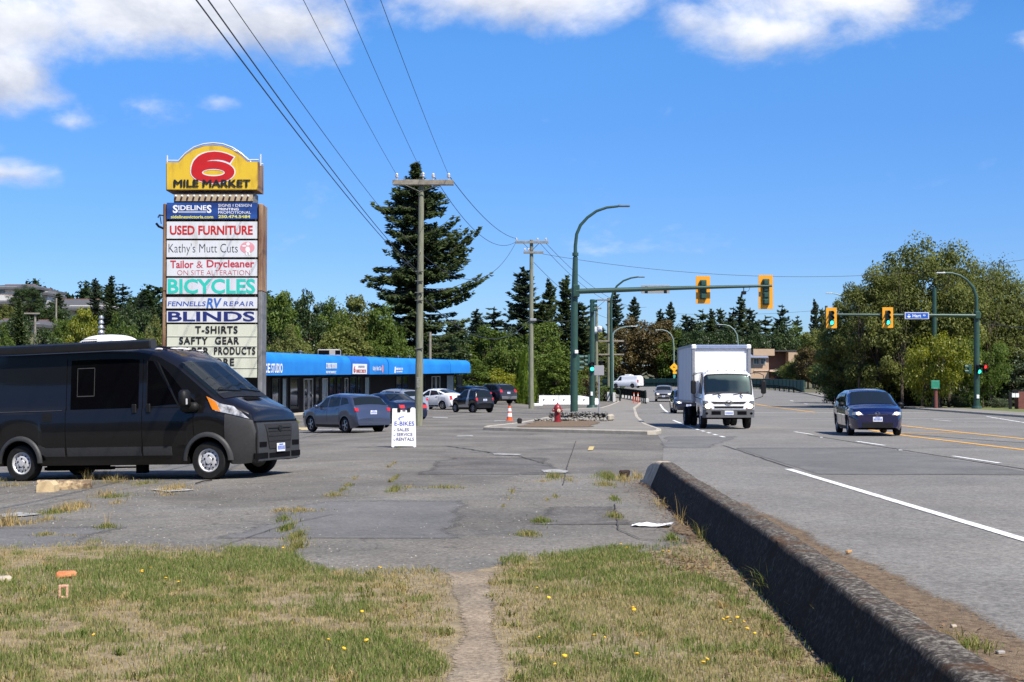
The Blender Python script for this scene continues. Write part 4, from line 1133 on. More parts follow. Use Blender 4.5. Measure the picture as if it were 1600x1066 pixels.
# ---- black camper van -----------------------------------------------------------------------------
def camper_van():
    L = 5.99
    lf = Loft(L=L, W=2.05, top=[(0, .70), (.02, 1.0), (.05, 1.14), (.17, 1.25), (.66, 1.47), (1.56, 2.17), (1.95, 2.37), (2.42, 2.455), (3.0, 2.48), (5.9, 2.48), (5.99, 2.44)],
              belt=[(0, 1.06), (.5, 1.2), (.95, 1.30), (2, 1.34), (5.99, 1.34)], axles=(.88, 4.92), Rw=.345, clear=.27, tumble=.07, front=(1.0, .20), rear=(.25, .04), crown=.035, arch=1.22, mid=.02,
              nose_low=[(0, .30), (.3, .27), (5.7, .30), (5.99, .34)])
    pm = mat('black_van_paint', (.0075, .0068, .0068), .30, metal=.1, var=.06, sc_=2.5, coat=.45, spec=.3)
    gp = mat('grey_cladding', (.040, .040, .041), .5, var=.12, sc_=20, bump=.12, bsc=160, spec=.3)
    fw = G(330, 750); yaw = R(-18.5); pit = R(-1.75)
    Mr = Matrix.Rotation(yaw, 3, 'Z') @ Matrix.Rotation(pit, 3, 'Y')
    loc = Vector((fw.x, fw.y, fw.z + .012)) - Mr @ Vector((L / 2 - .88, -.92, 0))
    t = thing('camper_van', 'black high roof camper van with side awning parked in front of the pylon sign', 'van', loc)
    t.rotation_euler = Mr.to_euler()
    b = MB(); lf.body(b); b.build('body', pm, t, smooth=38)
    u = MB(); lf.under(u, top=1.0, inset=.30)
    u.box((-.9, -.62, .22), (1.5, .12, .06)); u.box((.55, -.72, .20), (.18, .16, .16)); u.box((-1.5, .2, .24), (.9, .8, .16)); u.box((-.1, -.8, .235), (1.1, .03, .03))
    u.build('underbody', dark_in, t, smooth=0)
    # glass
    g = MB(); lf.across(g, .76, 1.53, 6.55, nu=12, nv=10, in1=-.02, off=.008); g.build('windscreen', win_clear, t, smooth=50)
    dk = glassmat('tinted_van_glass', (.003, .003, .004), rough=.03)
    for sd in (1, -1):
        g = MB(); lf.patch(g, ((1.50, 4.15), (2.14, 4.0), (2.14, 5.75), (2.03, 5.75)), sd, .007); g.build('front_window', dk, t, smooth=50)
        g = MB(); lf.patch(g, ((1.08, 4.2), (1.47, 4.15), (1.86, 5.68), (1.70, 5.5)), sd, .007); g.build('front_window', dk, t, smooth=50)
        # frame strip between the two door panes and round them
        f = MB(); lf.patch(f, ((1.468, 4.1), (1.502, 4.1), (1.95, 5.78), (1.90, 5.7)), sd, .012, 2, 6)
        lf.patch(f, ((2.14, 3.92), (2.16, 3.92), (2.16, 5.82), (2.14, 5.82)), sd, .010, 1, 5); lf.patch(f, ((1.1, 4.0), (2.16, 3.9), (2.16, 4.0), (1.14, 4.12)), sd, .010, 8, 1)
        f.build('window_frame', black_m, t, smooth=50)
        g = MB(); lf.patch(g, ((2.33, 3.92), (3.80, 3.92), (3.80, 5.72), (2.33, 5.72)), sd, .008, 10, 4); sw = g.build('side_window', dk, t, smooth=50)
        f = MB()
        for a, c in (((3.28, 4.4), (3.66, 4.43)), ((3.28, 5.38), (3.66, 5.41))): lf.patch(f, (a, (c[0], a[1]), c, (a[0], c[1])), sd, .014, 4, 1)
        for q in (3.28, 3.652): lf.patch(f, ((q, 4.4), (q + .008, 4.4), (q + .008, 5.41), (q, 5.41)), sd, .014, 1, 4)
        f.build('pane_frame', mat('pane_edge', (.075, .07, .066), .5, metal=.3), sw, smooth=0)
        # seams, rails, cladding
        k = MB()
        for q, t0, t1 in ((1.16, 1.0, 3.9), (2.24, .9, 6.3), (3.90, .9, 6.3)):
            lf.patch(k, ((q - .006, t0), (q + .006, t0), (q + .006, t1), (q - .006, t1)), sd, .003, 1, 10)
        k.build('door_seam', dark_in, t, smooth=0)
        k = MB(); lf.patch(k, ((3.98, 3.55), (5.75, 3.55), (5.75, 3.68), (3.98, 3.68)), sd, .014, 12, 1); k.build('slide_rail', mat('rail_grey', (.10, .10, .105), .35, metal=.4), t, smooth=0)
        k = MB(); lf.patch(k, ((1.62, .75), (2.22, .75), (2.22, 1.30), (1.62, 1.30)), sd, .014, 4, 2); lf.patch(k, ((2.27, .75), (3.87, .75), (3.87, 1.30), (2.27, 1.30)), sd, .014, 8, 2)
        lf.patch(k, ((3.93, .75), (4.5, .75), (4.5, 1.30), (3.93, 1.30)), sd, .014, 4, 2)
        k.build('side_moulding', gp, t, smooth=40)
        k = MB()
        rows = []
        for j in range(25):
            a = PI * j / 24; r = []
            for rr, off in ((lf.arch * .985, .0), (lf.arch * 1.0, .035), (lf.arch * 1.09, .04), (lf.arch * 1.17, .015), (lf.arch * 1.19, -.01)):
                x = L / 2 - .88 - rr * math.cos(a); z = max(.28, lf.Rw + rr * math.sin(a) * 1.03)
                r.append((x, sd * (lf.hw(L / 2 - x) + .018 + off), z))
            rows.append(r)
        k.grid(rows); k.build('wheel_arch', gp, t, smooth=60); k = MB()
        rows = [[(L / 2 - 4.92 - (L / 2 - .88) + p[0], sd * (1.025 + .018 + o_), p[2]) for p, o_ in zip(r, (0, .035, .04, .015, -.01))] for r in rows]
        k.grid(rows)
        k.build('wheel_arch', gp, t, smooth=60)
        for q in (2.10, 2.40):
            h = MB(); p = lf.P(q, 3.45, sd, .022); h.box(p, (.10, .03, .17), bev=.014); h.build('door_handle', black_m, t)
        k = MB(); lf.patch(k, ((4.2, 2.6), (4.42, 2.6), (4.42, 3.1), (4.2, 3.1)), sd, .004, 2, 2); k.build('fuel_flap', black_m, t, smooth=0)
        # mirror: arm, upper housing, lower housing
        m = MB(); p = lf.P(1.16, 4.25, sd)
        m.box((p.x - .03, p.y + sd * .27, p.z + .10), (.17, .24, .31), bev=.05); m.tube([(p.x, p.y - sd * .01, p.z - .02), (p.x - .01, p.y + sd * .18, p.z + .0)], .035, 8)
        m.box((p.x - .06, p.y + sd * .06, p.z - .06), (.36, .16, .18), bev=.05); m.tube([(p.x, p.y, p.z + .06), (p.x - .01, p.y + sd * .18, p.z + .15)], .022, 8)
        mo = m.build('mirror', black_m, t, smooth=50)
        m = MB(); m.box((p.x + .055, p.y + sd * .34, p.z + .04), (.02, .05, .11), bev=.008); m.build('indicator', head_glass, mo)
        # headlight climbing the wing, with an amber corner
        h = MB(); lf.patch(h, ((.12, 3.7), (.72, 3.75), (.88, 5.3), (.40, 6.3)), sd, .012, 8, 4); hl = h.build('headlight', mat('van_headlight', (.10, .10, .11), .12, c2=(.62, .62, .64), sc_=9, thr=(.35, .65), coat=1), t, smooth=50)
        h = MB(); lf.patch(h, ((.62, 3.85), (.77, 3.95), (.90, 5.3), (.72, 5.4)), sd, .017, 3, 3); h.build('indicator', amber, hl, smooth=50)
        # grey bumper wrapping the nose and the front wing ahead of the wheel
        h = MB(); lf.patch(h, ((.015, .0), (.535, .0), (.53, 3.35), (.015, 3.4)), sd, .018, 10, 8); h.build('bumper', gp, t, smooth=50)
    fb = MB(); lf.face(fb, -.80, .80, .31, 1.0, off=.03, nu=20, nv=8, deep=.06); fb.build('bumper', gp, t, smooth=50)
    gr = MB(); lf.face(gr, -.40, .40, .52, .97, off=.045, nu=12, nv=6, y0t=-.52, y1t=.52)
    for z in (.66, .75, .84, .90):
        gr.box((L / 2 + .047, 0, z), (.012, .86, .012))
    gr.build('grille', mat('grille_mesh', (.014, .013, .013), .7, var=.6, sc_=60, bump=.5, bsc=180), t, smooth=40)
    bg = MB()
    for k_ in range(14):
        a = 2 * PI * k_ / 14
        bg.box((L / 2 + .056, .055 * math.cos(a), .885 + .04 * math.sin(a)), (.012, .03, .022))
    bg.box((L / 2 + .058, 0, .885), (.012, .05, .04), bev=.004)
    bg.build('badge', mat('dark_chrome', (.05, .05, .05), .3, metal=.8), t)
    vt = MB()
    for sd in (1, -1):
        lf.face(vt, sd * .50, sd * .76, .56, .65, off=.040); lf.face(vt, sd * .46, sd * .86, .35, .45, off=.040)
    lf.face(vt, -.40, .40, .35, .44, off=.036); vt.build('air_intake', dark_in, t, smooth=0)
    ln = MB(); lf.face(ln, -.80, .80, 1.005, 1.035, off=.024, nu=20, nv=1); ln.build('bonnet_gap', dark_in, t, smooth=0)
    plate(t, lf, 0, .53, False, off=.06)
    # scuttle, vent and wipers
    w = MB(); lf.across(w, .62, .755, 7.0, off=.012, nu=8, nv=3); w.build('scuttle', black_m, t, smooth=40)
    w = MB(); lf.across(w, .46, .58, 8.35, off=.014, nu=6, nv=2); w.build('bonnet_vent', dark_in, t, smooth=40)
    w = MB()
    for y0, y1 in ((.75, .08), (.02, -.72)):
        pts = [Vector((L / 2 - (.76 + .05 * i / 6), y0 + (y1 - y0) * i / 6, 0)) for i in range(7)]
        for p in pts:
            q = L / 2 - p.x; p.z = lf.ztop(q) + lf.crown * (1 - (p.y / 1.0) ** 2) * .9 + .022
        w.tube(pts, .012, 6)
    w.build('wiper', black_m, t)
    # roof: ribs, clearance lamps, awning, air conditioner, aerial
    r = MB()
    for y in (-.55, -.28, 0, .28, .55):
        pts = [(L / 2 - q, y, lf.ztop(q) + lf.crown * (1 - abs(y)) + .006) for q in np.linspace(1.98, 5.7, 16)]
        r.tube(pts, .018, 6)
    r.build('roof_rib', pm, t)
    for y in (-.72, -.22, 0, .22, .72):
        q = 2.05; m = MB(); m.sphere((L / 2 - q, y, lf.ztop(q) + lf.crown * (1 - abs(y)) + .012), (.09, .05, .03), 10, 6); m.build('clearance_lamp', mat('clear_lens', (.7, .66, .62), .2, coat=1), t)
    a = MB()
    prof = [(-.085, -.075), (.075, -.075), (.095, -.02), (.085, .06), (.03, .095), (-.06, .09), (-.095, .03)]
    a.prism(prof, L / 2 - 2.03, L / 2 - 5.8, fn=lambda p, q, d: (d, -.985 - p, 2.495 + q))
    aw = a.build('awning', mat('awning_case', (.010, .010, .011), .35, var=.2), t, smooth=40)
    a = MB(); a.prism([(p * 1.05, q * 1.05) for p, q in prof], L / 2 - 1.99, L / 2 - 2.03, fn=lambda p, q, d: (d, -.985 - p, 2.495 + q)); a.build('end_cap', mat('awning_end', (.03, .03, .032), .5), aw, smooth=40)
    ac = MB(); rows = []
    for j in range(13):
        u_ = -1 + 2 * j / 12; r = []
        for i in range(13):
            v_ = -1 + 2 * i / 12
            hgt = .27 * (1 - abs(u_) ** 3.2) ** .6 * (1 - abs(v_) ** 5) ** .5
            r.append((-.62 + u_ * .58, v_ * .36, 2.50 + hgt))
        rows.append(r)
    ac.grid(rows); aco = ac.build('roof_air_conditioner', mat('white_abs', (.72, .72, .71), .45, var=.05), t, smooth=60)
    vs = MB()
    for j in range(4):
        for i in range(7): vs.box((-.98 + .05 * i, -.345 + .0 * j, 2.57 + .035 * j), (.03, .03, .012))
    vs.build('vent_slots', black_m, aco, smooth=0)
    # cab interior glimpsed through the windscreen
    s_ = MB(); s_.box((L / 2 - 1.22, 0, 1.30), (.55, 1.7, .12), bev=.05)
    for y in (-.5, .5): s_.box((L / 2 - 2.15, y, 1.35), (.16, .5, .7), bev=.06, rot=Matrix.Rotation(R(-10), 3, 'Y')); s_.box((L / 2 - 2.22, y, 1.82), (.1, .28, .2), bev=.04)
    s_.build('cab_interior', mat('cab_grey', (.14, .15, .155), .7), t)
    add_wheels(t, lf, .225, .215, 'steel', mat('steel_wheel', (.56, .56, .57), .38, metal=.15, var=.12, sc_=20), yc=.90)
camper_van()

# ---- white box truck ------------------------------------------------------------------------------
def box_truck():
    L = 6.9
    t = thing('box_truck', 'white box truck with headlights on driving towards us in the outer lane', 'truck', (8.40, 58.05, .03), R(-90))
    X0 = L / 2
    cabp = mat('truck_white_paint', (.76, .76, .77), .3, var=.03, coat=1.)
    lf = Loft(L=1.75, W=2.08, top=[(0, .62), (.015, 1.22), (.06, 1.32), (.36, 2.06), (.46, 2.20), (.7, 2.27), (1.75, 2.27)], belt=[(0, 1.18), (.3, 1.26), (1.75, 1.28)], axles=(1.05,), Rw=.40, clear=.5, tumble=.12, front=(.35, .12), rear=(.1, .02), crown=.03, arch=1.2, mid=.01, nose_low=[(0, .5), (1.75, .5)])
    sh = X0 - .875
    def put(mb, name, m, par=t, smooth=40):
        mb.v = [(p[0] + sh, p[1], p[2]) for p in mb.v]
        return mb.build(name, m, par, smooth)
    b = MB(); lf.body(b); put(b, 'cab', cabp)
    g = MB(); lf.across(g, .085, .385, 6.35, off=.012, nu=12, nv=8); ws = put(g, 'windscreen', win_truck, smooth=50)
    # black border of the windscreen
    g = MB(); lf.across(g, .375, .40, 6.3, off=.016, nu=12, nv=1); lf.across(g, .075, .095, 6.2, off=.016, nu=12, nv=1)
    for sd in (1, -1):
        rows = []
        for j in range(9):
            q = .08 + (.395 - .08) * j / 8
            rows.append([lf.P(q, 6.15, sd, .016), lf.P(q, 6.6, sd, .016)])
        g.grid(rows)
    put(g, 'windscreen_seal', black_m, smooth=50)
    i_ = MB(); i_.box((-.12, 0, 1.66), (.06, 1.86, 1.0)); i_.box((.3, 0, 1.22), (.9, 1.86, .1)); i_.box((.15, 0, 2.17), (.5, 1.7, .03)); i_.box((0, .45, 1.45), (.14, .5, .6), bev=.05); i_.box((0, -.45, 1.45), (.14, .5, .6), bev=.05); put(i_, 'cab_interior', mat('cab_dark', (.010, .010, .011), .8, spec=.1))
    i_ = MB(); i_.box((-.075, .05, 1.93), (.03, .95, .26), bev=.012); put(i_, 'rear_cab_window', mat('pale_pane', (.75, .80, .76), .3))
    st = MB(); c_ = Vector((.22, .45, 1.42)); st.tube([c_ + Vector((.04 * math.sin(a), .2 * math.cos(a), .2 * math.sin(a))) for a in np.linspace(0, 2 * PI, 17)], .018, 6); put(st, 'steering_wheel', black_m)
    # upper white visor edge with five clearance lamps
    for y in (-.72, -.33, 0, .33, .72):
        m = MB(); m.sphere((.875 - .52, y, 2.28), (.035, .045, .025), 8, 5); put(m, 'clearance_lamp', mat('clear_lens', (.7, .66, .62), .2, coat=1))
    # grille, badge, lamps, bumper
    g = MB(); lf.face(g, -.58, .58, .965, 1.06, off=.012, y0t=-.72, y1t=.72); put(g, 'grille', black_m, smooth=0)
    g = MB(); lf.face(g, -.60, .60, .885, .955, off=.014); put(g, 'grille', cabp, smooth=0)
    g = MB(); lf.face(g, -.56, .56, .80, .875, off=.012); put(g, 'grille', black_m, smooth=0)
    bdg = MB(); xx = .875 + .03
    bdg.tube([(xx, .125 * math.cos(a), 1.03 + .085 * math.sin(a)) for a in np.linspace(0, 2 * PI, 21)], .014, 6)
    bdg.box((xx, 0, 1.03), (.02, .17, .026)); bdg.box((xx, -.055, 1.03), (.02, .026, .11)); bdg.box((xx, .055, 1.03), (.02, .026, .11)); put(bdg, 'badge', chrome)
    for sd in (1, -1):
        h = MB(); lf.face(h, sd * .66, sd * 1.0, .78, 1.09, off=.014, y0t=sd * .82); hl = put(h, 'headlight', mat('truck_lamp_glass', (.20, .19, .18), .15, metal=.4, var=.4, sc_=10, coat=1), smooth=50)
        h = MB(); h.sphere((.875 + .01, sd * .80, .88), (.03, .13, .09), 10, 6); put(h, 'lamp', head_lit, hl)
        # side glass, mirror on its arm
        h = MB(); lf.patch(h, ((.30, 4.2), (1.25, 4.2), (1.25, 5.8), (.55, 5.8)), sd, .008); put(h, 'side_window', win, smooth=50)
        m = MB(); m.box((.80, sd * 1.36, 1.62), (.10, .20, .52), bev=.04); m.tube([(.62, sd * .98, 2.18), (.78, sd * 1.2, 2.16), (.80, sd * 1.36, 2.08), (.80, sd * 1.36, 1.85)], .016, 6); m.tube([(.70, sd * 1.02, 1.15), (.80, sd * 1.32, 1.25), (.80, sd * 1.36, 1.4)], .014, 6); put(m, 'mirror', black_m)
    bp = MB(); lf.face(bp, -1.0, 1.0, .44, .76, off=.05, nu=16, nv=4, deep=.12); put(bp, 'bumper', mat('grey_truck_bumper', (.10, .10, .105), .5, var=.1), smooth=40)
    v = MB()
    for a, c in ((-.68, -.32), (.32, .68)): lf.face(v, a, c, .55, .69, off=.056)
    put(v, 'air_intake', dark_in, smooth=0)
    for y in (-.86, .86): 
        v = MB(); v.sphere((.875 + .045, y, .60), (.02, .06, .05), 8, 6); put(v, 'fog_lamp', dark_in)
    pl_ = MB(); pl_.box((.875 + .065, 0, .62), (.012, .34, .17), 0, bev=.004)
    for k in range(6): pl_.box((.875 + .074, -.12 + k * .048, .61), (.004, .026, .075), 1)
    put(pl_, 'licence_plate', [plate_m, plate_blue], smooth=0)
    w = MB()
    for y0, y1 in ((.80, .18), (-.02, -.62)):
        w.tube([(.875 - .05, y1, 1.33), (.875 - .075, y1 * .5 + y0 * .5, 1.36), (.875 - .11, y0, 1.44)], .014, 5)
    w.tube([(.88, .55, 1.26), (.84, .45, 1.34)], .02, 5); w.tube([(.88, -.3, 1.26), (.84, -.4, 1.34)], .02, 5); put(w, 'wiper', black_m)
    # cargo box with corner posts, top rail and roof lip
    bx0, bx1 = X0 - 1.95, -L / 2; cx = (bx0 + bx1) / 2; lx = bx0 - bx1
    bx = MB(); bx.box((cx, 0, 2.16), (lx - .08, 2.28, 2.28)); cb = bx.build('cargo_box', mat('box_panel', (.72, .72, .73), .42, var=.03, sc_=1.5), t, smooth=0)
    tr = MB()
    for sd in (1, -1):
        tr.box((bx0 - .04, sd * 1.12, 2.16), (.16, .14, 2.30), bev=.03); tr.box((bx1 + .04, sd * 1.13, 2.16), (.12, .10, 2.32), bev=.02)
        tr.box((cx, sd * 1.15, 1.04), (lx, .04, .10)); tr.box((cx, sd * 1.15, 3.29), (lx, .05, .10))
    tr.build('corner_post', mat('aluminium_trim', (.36, .36, .37), .45, metal=.6), cb)
    tr = MB(); tr.box((bx0 - .01, 0, 3.235), (.10, 2.06, .17), bev=.03); tr.build('top_rail', mat('blue_grey_rail', (.24, .29, .42), .4, metal=.2), cb)
    tr = MB()
    for sd in (1, -1): tr = MB(); tr.box((bx0 - .015, sd * 1.10, 3.24), (.19, .20, .19), bev=.04); tr.build('corner_cap', mat('white_cap', (.78, .78, .78), .5), cb)
    tr = MB()
    for k in range(9): 
        for sd in (1, -1): tr.box((bx0 - .45 - k * .5, sd * 1.1425, 2.16), (.02, .008, 2.2))
    tr.build('panel_seam', mat('seam_grey', (.45, .45, .46), .5), cb, smooth=0)
    ch = MB(); ch.box((cx + .5, 0, .82), (L - 1.2, .85, .24)); ch.box((-.6, -.85, .62), (.9, .4, .42), bev=.05); ch.box((.5, .85, .62), (.7, .4, .42), bev=.05)
    ch.box((X0 - 1.05, 0, .62), (1.2, 1.2, .5)); ch.box((X0 - .9, 0, .42), (.12, 1.6, .12)); ch.box((-1.75, 0, .42), (.2, 1.4, .2)); ch.build('chassis', dark_in, t, smooth=0)
    bars = MB()
    for sd in (1, -1): bars.tube([(X0 - 1.9, sd * 1.12, 2.15), (X0 - 1.0, sd * 1.15, 2.18), (X0 - .85, sd * 1.14, 2.13)], .012, 5)
    bars.build('mirror_brace', black_m, t)
    tm, rm = wheel_meshes(.40, .24, .25, 'steel', rim_m)
    w0 = tm.build('wheel', rubber, t); r0 = rm.build('rim', [mat('truck_rim', (.30, .30, .31), .5, metal=.3), black_m], w0)
    first = True
    for x, y in ((X0 - 1.05, .86), (X0 - 1.05, -.86), (-1.75, .98), (-1.75, .70), (-1.75, -.98), (-1.75, -.70)):
        w = w0 if first else w0.copy()
        if not first:
            col.objects.link(w); w.parent = t; r = r0.copy(); col.objects.link(r); r.parent = w
        first = False
        w.location = (x, y, .40); w.rotation_euler = (R(-90 if y > 0 else 90), 0, 0)
box_truck()

# ---- white cargo van on the far rise --------------------------------------------------------------
def far_van():
    lf = Loft(L=5.3, W=2.0, top=[(0, .7), (.05, 1.0), (.5, 1.12), (1.0, 1.22), (1.6, 1.9), (1.9, 2.02), (5.1, 2.02), (5.3, 1.6)], belt=[(0, .95), (1, 1.12), (5.3, 1.15)], axles=(1.0, 4.2), Rw=.36, clear=.25, tumble=.14)
    c = P(980, 606, 236); t = thing('cargo_van', 'white cargo van with roof vent driving away on the far raised road', 'van', (c.x, c.y, Hf(c.x, c.y) + .03), R(145))
    b = MB(); lf.body(b); b.build('body', white_car, t)
    u = MB(); lf.under(u, top=.8); u.build('underbody', dark_in, t, smooth=0)
    g = MB(); lf.across(g, 1.08, 1.56, 6.7); g.build('windscreen', win, t)
    for sd in (1, -1):
        g = MB(); lf.patch(g, ((1.35, 4.2), (2.1, 4.2), (2.1, 5.8), (1.75, 5.8)), sd); g.build('side_window', win, t)
        g = MB(); lf.face(g, sd * .84, sd * .97, .85, 1.35, rear=True); g.build('tail_light', tail_red, t)
    g = MB(); g.box((-.2, 0, 2.14), (1.0, .7, .22), bev=.06); g.box((-.9, 0, 2.10), (.4, .5, .14), bev=.04); g.build('roof_vent', white_p, t)
    plate(t, lf, 0, .7, True); add_wheels(t, lf, .2, .22, 5, rim_dark)
far_van()
# ------------------------------------------------------------------ pylon sign
def ell(cx, cy, rx, ry, n=28, a0=0, a1=2 * PI, end=False):
    m = n + 1 if end else n
    return [(cx + rx * math.cos(a0 + (a1 - a0) * k / n), cy + ry * math.sin(a0 + (a1 - a0) * k / n)) for k in range(m)]
def pylon_sign():
    D = 36.0
    g = G(333, 690); base = P(333, 690, D); zb = Hf(base.x, D + .4)
    loc = Vector((base.x, D + .375, zb))
    t = thing('pylon_sign', 'tall roadside pylon sign with yellow arched top and stacked tenant panels', 'sign', loc)
    def Q(px, py, d=0.):          # photo pixel on the front plane -> local point, d = how far proud
        p = P(px, py, D - d) - loc
        return (p.x, -.375 - d, p.z)
    def rect(mb, x0, y0, x1, y1, d0, d1, mi=0):
        a = Q(x0, y1); b = Q(x1, y0)
        mb.box(((a[0] + b[0]) / 2, -.375 - (d0 + d1) / 2, (a[2] + b[2]) / 2), (b[0] - a[0], abs(d1 - d0), b[2] - a[2]), mi)
    rust = mat('rusty_brown_steel', (.13, .055, .03), .75, c2=(.40, .26, .15), sc_=2.4, thr=(.35, .7), bump=.3, bsc=30, stretch=(1, 1, .35))
    greyf = mat('weathered_grey_steel', (.10, .10, .105), .6, c2=(.22, .22, .22), sc_=3, thr=(.3, .7))
    # posts: brown upper, grey lower on the right
    for side, (x0, x1) in (('l', (254.5, 260)), ('r', (403.5, 410))):
        a = Q(x0, 318); b = Q(x1, 318); zt = a[2]; zm = Q(x0, 455)[2]
        m = MB(); m.box(((a[0] + b[0]) / 2, 0, (zt + zm) / 2), (b[0] - a[0], .72, zt - zm), bev=.02); m.build('post', rust, t, smooth=0)
        m = MB(); m.box(((a[0] + b[0]) / 2, 0, zm / 2), (b[0] - a[0], .70, zm), bev=.02); m.build('post', greyf if side == 'r' else rust, t, smooth=0)
    m = MB(); a = Q(260, 590); b = Q(403.5, 318)
    m.box(((a[0] + b[0]) / 2, .05, (a[2] + b[2]) / 2), (b[0] - a[0], .62, b[2] - a[2])); m.build('cabinet', mat('cabinet_brown', (.06, .045, .035), .8, var=.3), t, smooth=0)
    # arched yellow head
    o = [(260, 298), (260, 254), (279, 254)]
    arc = [(279, 254), (290, 242), (303, 233), (318, 228), (333, 226.5), (348, 228), (363, 233.5), (377, 243), (388, 253)]
    poly = [(260, 298)] + [(260, 254)] + arc + [(404, 253), (404, 298)]
    pl = [(Q(x, y)[0], Q(x, y)[2]) for x, y in poly]
    m = MB(); m.prism(pl, -.40, .34); head = m.build('arched_head', rust, t, smooth=0)
    m = MB(); cx_, cz_ = Q(332, 268)[0], Q(332, 268)[2]
    m.prism([(cx_ + (a - cx_) * .982, cz_ + (b - cz_) * .955) for a, b in pl], -.43, -.39)
    face = m.build('yellow_face', mat('sign_yellow', (.50, .32, .03), .45, c2=(.70, .46, .03), sc_=2.5, thr=(.3, .5), stretch=(2, 1, .6)), head, smooth=0)
    m = MB()
    for i in range(len(pl) - 1):
        pass
    m.tube([(a, -.36, b + .05) for a, b in pl[1:-1]], .02, 6); m.tube([(a, .30, b + .05) for a, b in pl[1:-1]], .02, 6)
    for px, py in ((261, 246), (407, 244)): q = Q(px, py); m.tube([(q[0], -.36, q[2] - .25), (q[0], -.36, q[2] + .05)], .022, 6)
    m.build('trim_tube', mat('pale_tube', (.6, .62, .64), .3), head)
    def Z(zx, zy): return (230 + zx / 5.075, 210 + zy / 5.075)
    def flat(mb, poly, d, mi=0):
        n = len(poly); pts = [Q(*Z(x, y), d) for x, y in poly] + [Q(*Z(x, y), d - .006) for x, y in poly]
        mb.add(pts, [tuple(range(n)), tuple(range(2 * n - 1, n - 1, -1))] + [(i, (i + 1) % n, n + (i + 1) % n, n + i) for i in range(n)], mi)
    def six(mb, e, d, mi):
        outer = ell(520, 298, 172 + e, 88 + e, 40); hole = ell(525, 303, 90 - e, 29 - e, 40)
        n = 40
        vo = [Q(*Z(x, y), d) for x, y in outer]; vh = [Q(*Z(x, y), d) for x, y in hole]
        mb.add(vo + vh, [(i, (i + 1) % n, n + (i + 1) % n, n + i) for i in range(n)], mi)
        up = [(348, 290), (352, 250), (372, 205), (415, 165), (470, 143), (530, 136), (590, 142), (640, 157), (688, 180)]
        dn = [(655, 226), (610, 207), (560, 200), (505, 203), (458, 216), (425, 236), (412, 262), (420, 292)]
        if e:
            up = [(x - e * (1 if x < 480 else -.3), y - e * .8) for x, y in up]; up[-1] = (694 + e * .6, 176); dn[0] = (660, 226 + e)
            dn = [(x, y + e * .9) if x > 440 else (x + e, y) for x, y in dn]
        ug = [up[0]]
        k = 16
        def res(pl_):
            L_ = [0]
            for a, b in zip(pl_[:-1], pl_[1:]): L_.append(L_[-1] + math.hypot(b[0] - a[0], b[1] - a[1]))
            return [(np.interp(L_[-1] * i / k, L_, [p[0] for p in pl_]), np.interp(L_[-1] * i / k, L_, [p[1] for p in pl_])) for i in range(k + 1)]
        U = res(up); Dn = res(dn[::-1])
        mb.grid([[Q(*Z(*p), d + .001) for p in U], [Q(*Z(*p), d + .001) for p in Dn]], mi)
    red = mat('sign_red', (.50, .012, .012), .45, var=.08); blk = mat('sign_black', (.012, .012, .012), .5); wht = mat('sign_white', (.74, .75, .76), .5, var=.03)
    m = MB(); six(m, 8, .062, 1); six(m, 0, .066, 0); m.build('numeral', [red, wht], head, smooth=0)
    def word(body, x0, y0, x1, y1, d, mats, bold=0., shear=0., parent=None, fat=None, spacing=1., name='lettering'):
        mb = MB()
        if fat: mb.text(body, x0, y1, x1 - x0, y0 - y1, bold=fat, shear=shear, mi=1, fn=lambda a, b: Q(a, b, d - .003), spacing=spacing)
        mb.text(body, x0, y1, x1 - x0, y0 - y1, bold=bold, shear=shear, fn=lambda a, b: Q(a, b, d), spacing=spacing)
        return mb.build(name, mats, parent or t, smooth=0)
    m = MB()
    for k, (dx, dy) in enumerate(((0, 0), (1.0, 0), (.5, .45), (.5, -.45), (-.4, 0))): m.text('MILE MARKET', 271.5 + dx, 292 + dy, 119, -11, fn=lambda a, b, k=k: Q(a, b, .074 + .0015 * k))
    m.build('lettering', blk, head, smooth=0)
    # lamp rail under the head
    m = MB(); rect(m, 271, 302, 398, 317, -.5, -.05); m.build('neck', greyf, t, smooth=0)
    m = MB(); rect(m, 272, 304, 395, 314, -.05, -.02, 0)
    for k in range(13):
        q = Q(275 + k * 9.4, 306.5, .08); m.sphere(q, .035, 8, 6, 1); m.tube([Q(273 + k * 9.4, 313, .02), q], .028, 6, 2)
    m.build('lamp_rail', [mat('rail_tan', (.36, .28, .18), .6, c2=(.5, .42, .3), sc_=8), mat('bulb_glass', (.75, .72, .66), .15, coat=1), mat('rail_red', (.28, .10, .06), .6)], t)
    # tenant panels
    W = dict(navy=mat('panel_navy', (.014, .028, .13), .35, c2=(.03, .10, .36), sc_=1.2, thr=(.35, .75), stretch=(1, 1, 2.5)), white=mat('panel_white', (.50, .49, .46), .4, c2=(.66, .67, .69), sc_=2.2, thr=(.28, .52), stretch=(2.5, 1, .6)), lav=mat('panel_lavender', (.50, .50, .52), .4, c2=(.63, .63, .69), sc_=2.2, thr=(.28, .52), stretch=(2.5, 1, .6)), cream=mat('panel_cream', (.48, .48, .38), .45, c2=(.60, .61, .49), sc_=2, thr=(.28, .52), stretch=(2.5, 1, .6)))
    P_ = {}
    for nm, y0, y1, c in (('sideline', 317, 342.5, 'navy'), ('used', 346.5, 373, 'white'), ('kathy', 376, 402, 'white'), ('tailor', 405.5, 431.5, 'white'), ('bike', 434.5, 459.5, 'lav'), ('fenn', 464.5, 482, 'white'), ('blind', 486, 504, 'white')):
        m = MB(); rect(m, 260.7, y0, 402, y1, -.02, .02); P_[nm] = m.build('tenant_panel', W[c], t, smooth=0)
